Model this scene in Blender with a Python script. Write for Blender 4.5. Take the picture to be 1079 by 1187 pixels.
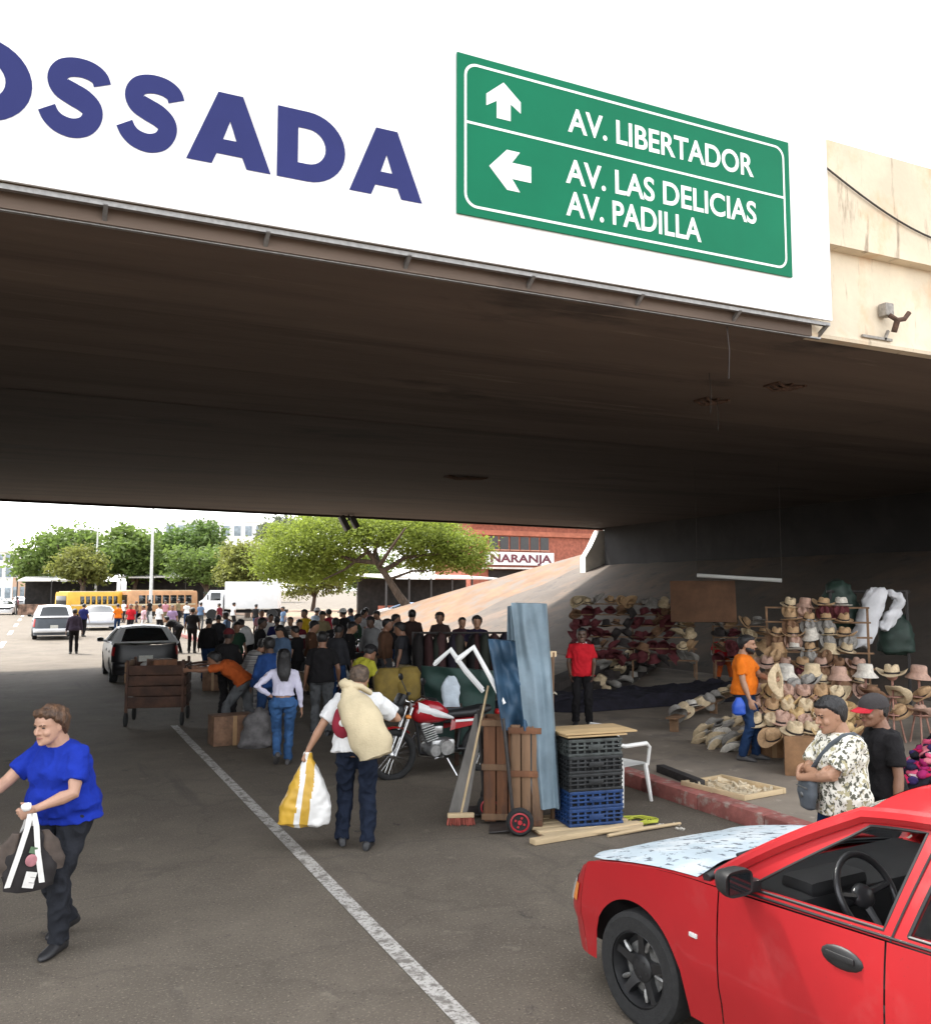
import bpy, bmesh, math, random
from math import sin, cos, pi, radians, sqrt, atan, atan2, exp
from mathutils import Vector, Matrix, noise
V = Vector
S = bpy.context.scene
for o in list(bpy.data.objects): bpy.data.objects.remove(o)
COL = S.collection

# ------------------------------------------------------------------ camera
FPX, PW, PH, CAMZ = 1050.0, 1079.0, 1187.0, 2.36
PITCH = atan(90.5 / FPX); YAW = atan(490 / FPX)
cam = bpy.data.objects.new('camera', bpy.data.cameras.new('camera'))
COL.objects.link(cam); S.camera = cam
cam.location = (0, 0, CAMZ)
cam.rotation_euler = (pi / 2 + PITCH, 0, -YAW)
cam.data.sensor_fit = 'HORIZONTAL'; cam.data.sensor_width = 36
cam.data.lens = FPX / PW * 36
cam.data.clip_end = 3000; cam.data.clip_start = 0.05

# ------------------------------------------------------------------ sky, sun, exposure
SUN_EL, SUN_AZ = radians(56), radians(-28)          # azimuth from +Y towards +X
W = bpy.data.worlds.new('World'); S.world = W; W.use_nodes = True
nt = W.node_tree; nt.nodes.clear()
sky = nt.nodes.new('ShaderNodeTexSky'); sky.sky_type = 'NISHITA'; sky.sun_disc = False
sky.sun_elevation = SUN_EL; sky.sun_rotation = SUN_AZ
sky.air_density = 1.0; sky.dust_density = 1.5; sky.ozone_density = 1.0
hs = nt.nodes.new('ShaderNodeHueSaturation'); hs.inputs['Saturation'].default_value = 0.15
bg = nt.nodes.new('ShaderNodeBackground'); bg.inputs[1].default_value = 0.15
wo = nt.nodes.new('ShaderNodeOutputWorld')
nt.links.new(sky.outputs[0], hs.inputs['Color']); nt.links.new(hs.outputs[0], bg.inputs[0]); nt.links.new(bg.outputs[0], wo.inputs[0])
sl = bpy.data.lights.new('sun', 'SUN'); sl.energy = 1.5; sl.angle = radians(6); sl.color = (1, .95, .87)
sun = bpy.data.objects.new('sun', sl); COL.objects.link(sun)
sd = V((sin(SUN_AZ) * cos(SUN_EL), cos(SUN_AZ) * cos(SUN_EL), sin(SUN_EL)))
sun.rotation_euler = (-sd).to_track_quat('-Z', 'Y').to_euler()
sun.location = sd * 60
vs = S.view_settings; vs.view_transform = 'Standard'; vs.look = 'None'; vs.gamma = 1; vs.use_curve_mapping = False
vs.exposure = 2.4
S.cycles.max_bounces = 8; S.cycles.diffuse_bounces = 5

# ------------------------------------------------------------------ measuring helpers (photo pixel -> place in the world)
def ray(px, py):
    x = (px - PW / 2) / FPX; y = (PH / 2 - py) / FPX
    f = cos(PITCH) - y * sin(PITCH); u = sin(PITCH) + y * cos(PITCH)
    return V((x * cos(YAW) + f * sin(YAW), -x * sin(YAW) + f * cos(YAW), u))
def at(px, py, z=None, Y=None, X=None):
    d = ray(px, py)
    t = (z - CAMZ) / d.z if z is not None else (Y / d.y if Y is not None else X / d.x)
    return V((d.x * t, d.y * t, CAMZ + d.z * t))
SLOPE0, SLK = 16.1, .425
def ground_z(x, y):
    if y > 55 or x < 6.5: return 0
    if x < SLOPE0: return .15
    return .15 + SLK * (min(x, 24.2) - SLOPE0)
def on_slope(px, py):
    d = ray(px, py); t = (.15 - CAMZ - SLK * SLOPE0) / (d.z - SLK * d.x)
    return V((d.x * t, d.y * t, CAMZ + d.z * t))

# ------------------------------------------------------------------ materials
_m = {}
def M(name, col, rough=.75, var=.18, scale=6, bump=0, metal=0, col2=None, bscale=None, stretch=None, detail=5, trans=0, alpha=1, coat=0, spec=None, lo=.38, hi=.68):
    if name in _m: return _m[name]
    m = bpy.data.materials.new(name); m.use_nodes = True
    n = m.node_tree; b = n.nodes['Principled BSDF']; L = n.links.new
    b.inputs['Roughness'].default_value = rough; b.inputs['Metallic'].default_value = metal
    if spec is not None: b.inputs['Specular IOR Level'].default_value = spec
    if trans: b.inputs['Transmission Weight'].default_value = trans
    if alpha < 1: b.inputs['Alpha'].default_value = alpha
    if coat: b.inputs['Coat Weight'].default_value = coat
    c1 = tuple(col) + (1,)
    c2 = tuple(col2 if col2 else [c * (1 - var * 2) for c in col]) + (1,)
    tc = n.nodes.new('ShaderNodeTexCoord'); mp = n.nodes.new('ShaderNodeMapping')
    L(tc.outputs['Object'], mp.inputs[0])
    if stretch: mp.inputs['Scale'].default_value = stretch
    nz = n.nodes.new('ShaderNodeTexNoise'); nz.inputs['Scale'].default_value = scale; nz.inputs['Detail'].default_value = detail
    nz.inputs['Roughness'].default_value = .6
    L(mp.outputs[0], nz.inputs['Vector'])
    cr = n.nodes.new('ShaderNodeValToRGB'); cr.color_ramp.elements[0].position = lo; cr.color_ramp.elements[1].position = hi
    cr.color_ramp.elements[0].color = c2; cr.color_ramp.elements[1].color = c1
    L(nz.outputs[0], cr.inputs[0]); L(cr.outputs[0], b.inputs['Base Color'])
    if bump:
        n2 = n.nodes.new('ShaderNodeTexNoise'); n2.inputs['Scale'].default_value = bscale or scale * 4; n2.inputs['Detail'].default_value = 6
        L(mp.outputs[0], n2.inputs['Vector'])
        bp = n.nodes.new('ShaderNodeBump'); bp.inputs['Strength'].default_value = bump; bp.inputs['Distance'].default_value = .02
        L(n2.outputs[0], bp.inputs['Height']); L(bp.outputs[0], b.inputs['Normal'])
    m['nodes'] = 1
    _m[name] = m
    return m
def mix_over(m, col, scale, lo, hi, stretch=None, detail=6, rough=None, coord='Object', loc=(0, 0, 0)):
    """lays a second, patchy colour (wear, stain, dirt) over a material"""
    n = m.node_tree; b = n.nodes['Principled BSDF']; L = n.links.new
    src = b.inputs['Base Color'].links[0].from_socket
    tc = n.nodes.new('ShaderNodeTexCoord'); mp = n.nodes.new('ShaderNodeMapping'); L(tc.outputs[coord], mp.inputs[0])
    mp.inputs['Location'].default_value = loc
    if stretch: mp.inputs['Scale'].default_value = stretch
    nz = n.nodes.new('ShaderNodeTexNoise'); nz.inputs['Scale'].default_value = scale; nz.inputs['Detail'].default_value = detail; nz.inputs['Roughness'].default_value = .62
    L(mp.outputs[0], nz.inputs['Vector'])
    cr = n.nodes.new('ShaderNodeMapRange'); cr.inputs[1].default_value = lo; cr.inputs[2].default_value = hi
    L(nz.outputs[0], cr.inputs[0])
    mx = n.nodes.new('ShaderNodeMix'); mx.data_type = 'RGBA'
    L(cr.outputs[0], mx.inputs[0]); L(src, mx.inputs[6]); mx.inputs[7].default_value = tuple(col) + (1,)
    L(mx.outputs[2], b.inputs['Base Color'])
    if rough is not None:
        mr = n.nodes.new('ShaderNodeMix'); mr.data_type = 'FLOAT'
        L(cr.outputs[0], mr.inputs[0]); mr.inputs[2].default_value = b.inputs['Roughness'].default_value; mr.inputs[3].default_value = rough
        L(mr.outputs[0], b.inputs['Roughness'])
    return m

# ------------------------------------------------------------------ mesh helpers
class MB:
    def __init__(s): s.v = []; s.f = []; s.mi = []; s.cur = 0
    def mat(s, i): s.cur = i; return s
    def add(s, vs, fs):
        b = len(s.v); s.v += [tuple(p) for p in vs]
        for f in fs: s.f.append(tuple(i + b for i in f)); s.mi.append(s.cur)
        return s
    def box(s, c, d, rot=None):
        x, y, z = d[0] / 2, d[1] / 2, d[2] / 2
        vs = [V((a, b, e)) for a in (-x, x) for b in (-y, y) for e in (-z, z)]
        if rot is not None:
            R = rot if isinstance(rot, Matrix) else Matrix.Rotation(rot, 3, 'Z')
            vs = [R @ p for p in vs]
        c = V(c)
        return s.add([p + c for p in vs], [(0, 1, 3, 2), (4, 6, 7, 5), (0, 4, 5, 1), (2, 3, 7, 6), (0, 2, 6, 4), (1, 5, 7, 3)])
    def bbox(s, c, d, r=.01, rot=None):
        """box with chamfered edges"""
        x, y, z = d[0] / 2, d[1] / 2, d[2] / 2; r = min(r, x * .9, y * .9, z * .9)
        bm = bmesh.new(); bmesh.ops.create_cube(bm, size=1)
        for p in bm.verts: p.co = V((p.co.x * 2 * x, p.co.y * 2 * y, p.co.z * 2 * z))
        bmesh.ops.bevel(bm, geom=bm.edges[:], offset=r, segments=2, affect='EDGES', profile=.6)
        R = None
        if rot is not None: R = rot if isinstance(rot, Matrix) else Matrix.Rotation(rot, 3, 'Z')
        bm.verts.index_update()
        s.add([((R @ p.co) if R else p.co) + V(c) for p in bm.verts], [[q.index for q in f.verts] for f in bm.faces])
        bm.free(); return s
    def loft(s, rings, caps=True, closed=True):
        n = len(rings[0]); vs = [p for r in rings for p in r]; fs = []
        for i in range(len(rings) - 1):
            for j in range(n if closed else n - 1):
                k = (j + 1) % n
                fs.append((i * n + j, i * n + k, (i + 1) * n + k, (i + 1) * n + j))
        if caps and closed:
            fs.append(tuple(reversed(range(n)))); fs.append(tuple((len(rings) - 1) * n + j for j in range(n)))
        return s.add(vs, fs)
    def tube(s, pts, r, n=8, caps=True, flat=None):
        pts = [V(p) for p in pts]
        rs = r if isinstance(r, (list, tuple)) else [r] * len(pts)
        rings = []; prev = None
        for i, p in enumerate(pts):
            t = (pts[min(i + 1, len(pts) - 1)] - pts[max(i - 1, 0)])
            t = t.normalized() if t.length > 1e-9 else V((0, 0, 1))
            if prev is None:
                a = V((0, 0, 1)) if abs(t.z) < .9 else V((0, 1, 0))
                u = t.cross(a).normalized()
            else:
                u = (prev - t * prev.dot(t)).normalized()
            prev = u; w = t.cross(u)
            fa = flat or 1
            rings.append([p + (u * cos(2 * pi * j / n) + w * sin(2 * pi * j / n) * fa) * rs[i] for j in range(n)])
        return s.loft(rings, caps)
    def lathe(s, prof, c=(0, 0, 0), n=24, axis='z', caps=True):
        c = V(c); rings = []
        for r, h in prof:
            ring = []
            for j in range(n):
                a = 2 * pi * j / n
                p = V((r * cos(a), r * sin(a), h))
                if axis == 'x': p = V((p.z, p.x, p.y))
                if axis == 'y': p = V((p.y, p.z, p.x))
                ring.append(p + c)
            rings.append(ring)
        return s.loft(rings, caps)
    def ell(s, c, r, n=14, m=8, rot=None):
        c = V(c); rings = []
        for i in range(m + 1):
            a = -pi / 2 + pi * (i + .02 if i == 0 else (i - .02 if i == m else i)) / m
            ring = [V((r[0] * cos(a) * cos(2 * pi * j / n), r[1] * cos(a) * sin(2 * pi * j / n), r[2] * sin(a))) for j in range(n)]
            if rot is not None: ring = [rot @ p for p in ring]
            rings.append([p + c for p in ring])
        return s.loft(rings)
    def prism(s, poly, d, c=(0, 0, 0), f=None):
        """poly: list of 2-D points; d: depth; f maps (u, v, w) to 3-D"""
        n = len(poly); f = f or (lambda u, v, w: V((u, v, w)))
        vs = [f(p[0], p[1], 0) + V(c) for p in poly] + [f(p[0], p[1], d) + V(c) for p in poly]
        fs = [tuple(reversed(range(n))), tuple(range(n, 2 * n))] + [(i, (i + 1) % n, n + (i + 1) % n, n + i) for i in range(n)]
        return s.add(vs, fs)
    def grid(s, P, nu, nv, wrap=False):
        vs = [P(i / nu, j / nv) for j in range(nv + 1) for i in range(nu + 1)]
        return s.add(vs, [(j * (nu + 1) + i, j * (nu + 1) + i + 1, (j + 1) * (nu + 1) + i + 1, (j + 1) * (nu + 1) + i) for j in range(nv) for i in range(nu)])
    def mesh(s, name, mats, smooth=35, recalc=True):
        me = bpy.data.meshes.new(name); me.from_pydata(s.v, [], s.f)
        for m in (mats if isinstance(mats, (list, tuple)) else [mats]): me.materials.append(m)
        if len(me.materials) > 1: me.polygons.foreach_set('material_index', s.mi)
        if recalc:
            bm = bmesh.new(); bm.from_mesh(me); bmesh.ops.recalc_face_normals(bm, faces=bm.faces[:]); bm.to_mesh(me); bm.free()
        if smooth: shade(me, smooth)
        return me
    def build(s, name, mats, parent=None, smooth=35, loc=None, rz=0, recalc=True):
        o = bpy.data.objects.new(name, s.mesh(name, mats, smooth, recalc)); COL.objects.link(o)
        if parent: o.parent = parent
        if loc is not None: o.location = loc
        if rz: o.rotation_euler = (0, 0, rz)
        return o
def shade(me, deg=35):
    me.polygons.foreach_set('use_smooth', [True] * len(me.polygons))
    try: me.set_sharp_from_angle(angle=radians(deg))
    except Exception: pass
def tag(o, label=None, cat=None, group=None, kind=None):
    if label: o['label'] = label
    if cat: o['category'] = cat
    if group: o['group'] = group
    if kind: o['kind'] = kind
    return o
def empty(name, loc=(0, 0, 0), rz=0, label=None, cat=None, group=None):
    o = bpy.data.objects.new(name, None); COL.objects.link(o); o.empty_display_size = .2
    o.location = loc; o.rotation_euler = (0, 0, rz)
    return tag(o, label, cat, group)
def copy_tree(o, parent=None, loc=None, rz=None, label=None, group=None, scale=None):
    c = o.copy(); COL.objects.link(c)
    if parent: c.parent = parent
    if loc is not None: c.location = loc
    if rz is not None: c.rotation_euler = (0, 0, rz)
    if label: c['label'] = label
    if group: c['group'] = group
    if scale: c.scale = (scale,) * 3
    for ch in list(o.children): copy_tree(ch, c)
    return c
def remeshed(mb, name, mats, vox, parent=None, smooth_it=4, wr=0, wrs=9, seed=0, asp=(1, 1, 1), keep=None):
    """one continuous surface from overlapping closed lofts"""
    me0 = mb.mesh(name, mats, 0)
    t = bpy.data.objects.new('t', me0); COL.objects.link(t)
    r = t.modifiers.new('r', 'REMESH'); r.mode = 'VOXEL'; r.voxel_size = vox
    if smooth_it:
        q = t.modifiers.new('s', 'SMOOTH'); q.factor = .5; q.iterations = smooth_it
    dg = bpy.context.evaluated_depsgraph_get(); dg.update()
    me = bpy.data.meshes.new_from_object(t.evaluated_get(dg), depsgraph=dg)
    bpy.data.objects.remove(t); bpy.data.meshes.remove(me0)
    me.name = name
    if wr: ripple(me, wr, wrs, seed, asp, .4, 3.2)
    me.polygons.foreach_set('use_smooth', [True] * len(me.polygons))
    o = bpy.data.objects.new(name, me); COL.objects.link(o)
    if parent: o.parent = parent
    return o
def ripple(me, amp, sc, seed=0, asp=(1, 1, 1), second=.5, fold=0):
    """pushes a surface in and out along its normals (cloth folds, strands, dents)"""
    n = len(me.vertices); co = [0.0] * (3 * n); no = [0.0] * (3 * n)
    me.vertices.foreach_get('co', co); me.vertex_normals.foreach_get('vector', no)
    ox, oy, oz = seed * 3.7, seed * 1.3, seed * 2.1; nn = noise.noise
    for i in range(0, 3 * n, 3):
        p = V((co[i] * asp[0] * sc + ox, co[i + 1] * asp[1] * sc + oy, co[i + 2] * asp[2] * sc + oz))
        k = amp * (nn(p) + second * nn(p * 2.3) + fold * (.22 - abs(nn(p * 1.6 + V((7, 3, 1))))) )
        co[i] += no[i] * k; co[i + 1] += no[i + 1] * k; co[i + 2] += no[i + 2] * k
    me.vertices.foreach_set('co', co); me.update()
def text_mesh(body, name, m, size, loc, rot, parent=None, fat=0, sx=1, depth=.004, align='LEFT', spacing=1):
    cu = bpy.data.curves.new(name, 'FONT'); cu.body = body; cu.size = size; cu.extrude = depth; cu.offset = fat
    cu.align_x = align; cu.space_character = spacing; cu.resolution_u = 6
    t = bpy.data.objects.new('t', cu); COL.objects.link(t)
    dg = bpy.context.evaluated_depsgraph_get(); dg.update()
    me = bpy.data.meshes.new_from_object(t.evaluated_get(dg), depsgraph=dg)
    bpy.data.objects.remove(t)
    for v in me.vertices: v.co.x *= sx
    me.materials.clear(); me.materials.append(m); me.name = name
    o = bpy.data.objects.new(name, me); COL.objects.link(o); o.location = loc; o.rotation_euler = rot
    if parent: o.parent = parent
    return o
# ------------------------------------------------------------------ the setting
asphalt = M('asphalt', (.155, .131, .103), .9, .12, 1.3, .5, bscale=90, detail=8, spec=.2)
mix_over(asphalt, (.105, .088, .070), .55, .48, .66, detail=8)
mix_over(asphalt, (.21, .18, .145), 3.5, .62, .74, detail=9)
mix_over(asphalt, (.045, .042, .04), 2.2, .66, .72, stretch=(1, .5, 1))
mix_over(asphalt, (.24, .205, .165), 55, .56, .70, detail=3)
mix_over(asphalt, (.05, .045, .04), 42, .60, .72, detail=3)
mix_over(asphalt, (.075, .066, .056), 1.4, .60, .72, stretch=(1, .09, 1), detail=7)
mix_over(asphalt, (.03, .027, .025), 1.1, .685, .70, detail=12)
n_ = asphalt.node_tree; tc_ = n_.nodes.new('ShaderNodeTexCoord'); vz = n_.nodes.new('ShaderNodeTexVoronoi'); vz.feature = 'DISTANCE_TO_EDGE'; vz.inputs['Scale'].default_value = .42
nd = n_.nodes.new('ShaderNodeTexNoise'); nd.inputs['Scale'].default_value = 2.2; nd.inputs['Detail'].default_value = 8; ad = n_.nodes.new('ShaderNodeVectorMath'); ad.operation = 'MULTIPLY_ADD'; ad.inputs[1].default_value = (.9, .9, 0)
n_.links.new(tc_.outputs['Object'], nd.inputs['Vector']); n_.links.new(nd.outputs['Color'], ad.inputs[0]); n_.links.new(tc_.outputs['Object'], ad.inputs[2]); n_.links.new(ad.outputs[0], vz.inputs['Vector'])
mr_ = n_.nodes.new('ShaderNodeMapRange'); mr_.inputs[1].default_value = .004; mr_.inputs[2].default_value = .016; mr_.inputs[3].default_value = .16; mr_.inputs[4].default_value = 0; n_.links.new(vz.outputs['Distance'], mr_.inputs[0])
mx_ = n_.nodes.new('ShaderNodeMix'); mx_.data_type = 'RGBA'; b_ = n_.nodes['Principled BSDF']; n_.links.new(mr_.outputs[0], mx_.inputs[0]); n_.links.new(b_.inputs['Base Color'].links[0].from_socket, mx_.inputs[6]); mx_.inputs[7].default_value = (.035, .032, .03, 1); n_.links.new(mx_.outputs[2], b_.inputs['Base Color'])
MB().grid(lambda u, v: V((-2500 + 5000 * u, -300 + 3200 * v, 0)), 4, 4).build('ground', asphalt).__setitem__('kind', 'structure')
# broken edge line painted on the road
paint = M('road_paint', (.62, .60, .55), .8, .25, 9, 0, col2=(.42, .40, .37))
mix_over(paint, (.17, .155, .135), 9, .46, .60, detail=10)
mix_over(paint, (.15, .135, .12), 40, .52, .62, detail=4)
mb = MB()
random.seed(3)
for a in range(26):
    y0, y1 = -2 + a * .72, -2 + (a + 1) * .72
    e = lambda y, s: 2.19 + s * (.06 + .006 * noise.noise(V((y * 2.3, s, 0))))
    mb.add([(e(y0, -1), y0, .004), (e(y0, 1), y0, .004), (e(y1, 1), y1, .004), (e(y1, -1), y1, .004)], [(0, 1, 2, 3)])
tag(mb.build('road_line', paint, smooth=0), kind='structure')
lane = M('lane_paint', (.75, .74, .7), .8, .1)
mb = MB()
for i in range(14):
    y = 30 + i * 12
    if i % 1 == 0: mb.add([(-1.55, y, .004), (-1.35, y, .004), (-1.35, y + 5, .004), (-1.55, y + 5, .004)], [(0, 1, 2, 3)])
    mb.add([(-5.4, y, .004), (-5.2, y, .004), (-5.2, y + 5, .004), (-5.4, y + 5, .004)], [(0, 1, 2, 3)])
tag(mb.build('lane_line', lane, smooth=0), kind='structure')
# pavement with red kerb
pave = M('pavement_concrete', (.27, .225, .175), .9, .15, 1.1, .35, bscale=40, detail=8)
mix_over(pave, (.16, .135, .11), 1.7, .52, .66, detail=8)
mix_over(pave, (.36, .31, .25), 5, .62, .72)
mb = MB(); mb.box(((6.72 + SLOPE0 + 9) / 2, 21, .075), (SLOPE0 + 9 - 6.72, 62, .15))
tag(mb.build('pavement', pave), kind='structure')
kerbm = M('red_kerb', (.36, .12, .10), .85, .2, 5, .3, bscale=30)
mix_over(kerbm, (.33, .26, .22), 7, .53, .66, detail=8)
mb = MB()
for i in range(60):
    y = -9 + i * 1.0
    mb.bbox((6.6 + .004 * sin(i * 5.1), y + .5, .08 + .003 * sin(i * 3.3)), (.24, .992, .17), .02)
tag(mb.build('kerb', kerbm), kind='structure')
# paved embankment under and beyond the bridge
slo = M('embankment_concrete', (.11, .088, .071), .92, .15, .8, .5, bscale=14, detail=8)
mix_over(slo, (.15, .10, .07), .35, .5, .66, loc=(3, 1, 0))
mix_over(slo, (.06, .052, .046), 1.6, .55, .68)
def slope_pt(u, v):
    x = SLOPE0 + (26.5 - SLOPE0) * u
    yend = 52.5 - 13.5 * u ** 1.2
    y = -12 + (yend + 12) * v
    z = .15 + SLK * (x - SLOPE0) + .035 * noise.noise(V((x * .8, y * .8, 0)))
    return V((x, y, z + .004))
def cutv(u): return (37.2 + 2.6 * (1 - u) + .25 * sin(u * 19) + 12) / (52.5 - 13.5 * u ** 1.2 + 12)
mb = MB(); mb.grid(lambda u, v: slope_pt(u, v * cutv(u)), 24, 80)
tag(mb.build('embankment', slo), kind='structure')
bank = M('dirt_bank', (.20, .118, .068), .95, .15, 1.2, .5, bscale=12)
mix_over(bank, (.13, .105, .085), .9, .48, .62)
mb = MB(); mb.grid(lambda u, v: slope_pt(u, cutv(u) + (1 - cutv(u)) * v) + V((0, 0, .03 * min(1, v * 6))), 24, 16)
# far end face of the embankment
mb.grid(lambda u, v: (lambda p: V((p.x + (1 - v) * 0, p.y + (1 - v) * 1.2, -.05 + (p.z + .05) * v)))(slope_pt(u, 1)), 24, 2)
tag(mb.build('dirt_bank', bank), kind='structure')
dirt = M('red_dirt', (.30, .19, .12), .95, .2, .7, .4)
mb = MB(); mb.grid(lambda u, v: V((17 + 34 * u, 48 + 60 * v, .02 + .012 * noise.noise(V((u * 9, v * 9, 0))))), 20, 20)
tag(mb.build('dirt_lot', dirt), kind='structure')

# ------------------------------------------------------------------ overpass
br = empty('overpass', (0, 7.6, 0), 0, 'long cream and brown concrete road overpass crossing above the street', 'bridge')
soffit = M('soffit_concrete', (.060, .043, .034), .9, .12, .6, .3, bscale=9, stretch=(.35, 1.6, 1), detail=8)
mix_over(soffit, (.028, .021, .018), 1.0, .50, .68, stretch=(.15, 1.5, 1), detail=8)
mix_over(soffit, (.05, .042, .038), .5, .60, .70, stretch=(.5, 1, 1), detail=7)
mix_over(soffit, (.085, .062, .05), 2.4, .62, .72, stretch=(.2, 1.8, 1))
def falloff_panel_mat(n_, k):  # k steps the tone down panel by panel, light falloff put into the colour
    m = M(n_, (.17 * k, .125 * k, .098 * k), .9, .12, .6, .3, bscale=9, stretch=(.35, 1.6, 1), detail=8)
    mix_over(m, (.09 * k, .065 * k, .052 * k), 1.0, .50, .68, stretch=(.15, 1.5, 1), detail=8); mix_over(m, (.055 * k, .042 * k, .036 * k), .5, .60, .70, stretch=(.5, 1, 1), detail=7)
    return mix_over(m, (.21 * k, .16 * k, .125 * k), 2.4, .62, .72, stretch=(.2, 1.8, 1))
soff2 = falloff_panel_mat('first_falloff_panel', 1.0); panels = [soff2, falloff_panel_mat('second_falloff_panel', .80), falloff_panel_mat('third_falloff_panel', .60), falloff_panel_mat('fourth_falloff_panel', .46)]
fas = M('cream_painted_concrete', (.74, .63, .47), .85, .1, 1.2, .2, bscale=18, detail=8)
mix_over(fas, (.62, .43, .26), 1.5, .52, .68, stretch=(1, 1, .7), detail=7)
mix_over(fas, (.26, .20, .14), 3, .60, .72, stretch=(2.6, 1, .35), detail=8)
def yfar(x): return 25.3 + .1437 * (x + 1.3)      # far edge, measured from the near one
X0, X1 = -16, 46
ZS = 5.3
# soffit slab with formwork joints; panel colours darken inward to imitate light falloff
mb = MB()
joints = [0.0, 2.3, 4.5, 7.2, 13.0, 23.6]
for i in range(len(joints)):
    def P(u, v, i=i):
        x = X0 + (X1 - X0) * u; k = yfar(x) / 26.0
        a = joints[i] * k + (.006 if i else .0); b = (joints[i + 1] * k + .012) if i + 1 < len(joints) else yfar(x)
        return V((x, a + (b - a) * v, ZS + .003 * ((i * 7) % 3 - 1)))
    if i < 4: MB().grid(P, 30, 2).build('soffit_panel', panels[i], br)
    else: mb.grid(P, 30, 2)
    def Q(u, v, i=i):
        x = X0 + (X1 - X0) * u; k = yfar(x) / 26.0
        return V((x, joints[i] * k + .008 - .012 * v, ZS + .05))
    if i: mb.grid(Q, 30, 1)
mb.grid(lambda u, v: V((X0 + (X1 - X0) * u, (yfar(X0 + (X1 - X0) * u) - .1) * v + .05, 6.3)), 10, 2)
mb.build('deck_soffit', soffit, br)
# near edge beam and parapet (one profile swept along the bridge)
def sweep(prof, name, m, far=False):
    mb = MB(); rings = []
    for i in range(32):
        x = X0 + (X1 - X0) * i / 31
        rings.append([V((x, (yfar(x) - y if far else y), z)) for y, z in prof])
    mb.loft(rings); return mb.build(name, m, br)
sweep([(0.05, ZS + .06), (0.10, ZS - .03), (-.04, ZS - .03), (-.05, ZS + .01), (0.0, ZS + .11), (0.0, 6.42), (.6, 6.42), (.6, ZS + .06)], 'edge_beam', fas)
sweep([(-.16, 6.36), (-.16, 7.62), (-.10, 7.66), (.10, 7.66), (.12, 6.44), (.12, 6.36)], 'parapet', fas)
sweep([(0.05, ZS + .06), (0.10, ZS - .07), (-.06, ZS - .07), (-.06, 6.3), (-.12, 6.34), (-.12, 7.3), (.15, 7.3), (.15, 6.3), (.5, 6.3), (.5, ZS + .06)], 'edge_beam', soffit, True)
mb = MB(); rings = [[V((X0 + (7.9 - X0) * i / 24, y, z)) for y, z in ((-.062, ZS - .036), (-.062, ZS + .10), (.4, ZS + .10), (.4, ZS - .036))] for i in range(25)]
mb.loft(rings); mb.build('shade_toned_drip_edge', soff2, br)  # lip below the banner, its shade put into the brown colour
# abutment at the head of the embankment; unseen left one added to hold back light
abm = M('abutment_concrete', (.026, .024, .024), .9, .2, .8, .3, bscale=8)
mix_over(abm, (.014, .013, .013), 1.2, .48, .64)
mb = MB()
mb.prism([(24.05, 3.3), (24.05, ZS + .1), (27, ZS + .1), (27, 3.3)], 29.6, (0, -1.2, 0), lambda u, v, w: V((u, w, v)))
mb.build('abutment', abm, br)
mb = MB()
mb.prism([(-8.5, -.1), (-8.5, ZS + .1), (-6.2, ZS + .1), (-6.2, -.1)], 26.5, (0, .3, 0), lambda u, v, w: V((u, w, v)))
mb.build('abutment', abm, br)  # added unseen left abutment, there to hold back light
# white painted wing wall where the far edge meets the embankment
wing = M('whitewashed_concrete', (.72, .70, .64), .9, .1, 2, .2)
mb = MB()
mb.loft([[V((23.2, 28.75, 3.0)), V((24.6, 28.75, 3.0)), V((24.6, 29.2, 3.0)), V((23.2, 29.2, 3.0))],
         [V((23.2, 28.75, 3.9)), V((24.6, 28.75, 3.9)), V((24.6, 29.2, 3.9)), V((23.2, 29.2, 3.9))],
         [V((23.55, 28.75, 4.4)), V((24.6, 28.75, 4.4)), V((24.6, 29.2, 4.4)), V((23.55, 29.2, 4.4))],
         [V((24.0, 28.75, 5.2)), V((24.6, 28.75, 5.2)), V((24.6, 29.2, 5.2)), V((24.0, 29.2, 5.2))]])
mb.build('wing_wall', wing, br)
# cable sagging along the parapet
wire = M('black_cable', (.05, .04, .035), .6)
pts = [(8.0 + 5.0 * t, -.19, 7.28 - 1.15 * sin(pi * min(1, (t * 5 / 4.4)) * .98) * .52 - .02 * t) for t in [i / 24 for i in range(25)]]
MB().tube(pts, .012, 6).build('cable', wire, br)
for x, y, l in ((6.76, .06, .62), (8.1, 1.95, .55), (9.3, 3.2, .5)):
    MB().tube([(x, y, ZS), (x + .03, y, ZS - l * .5), (x + .01, y, ZS - l)], .006, 5).build('hanging_wire', wire, br)
# broken light bracket and vents rusted into the soffit
rust = M('rusty_steel', (.13, .07, .045), .8, .3, 14, .2)
for (px, py, w) in ((910, 450, .5), (825, 467, .42), (540, 555, 1.1)):
    p = at(px, py, z=ZS - .05); mb = MB()
    for k in range(3): mb.tube([(-w / 2, -.12 + .12 * k, .03), (-w * .2, -.1 + .12 * k, -.02), (w / 2, -.12 + .12 * k + .03, .02)], .022, 6)
    for k in range(3): mb.box((-w / 2 + .5 * w * k, 0, .03), (.04, .3, .04))
    o = mb.build('rusted_bracket', rust, br); o.location = (p.x, p.y - 7.6, ZS - .04)

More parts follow.
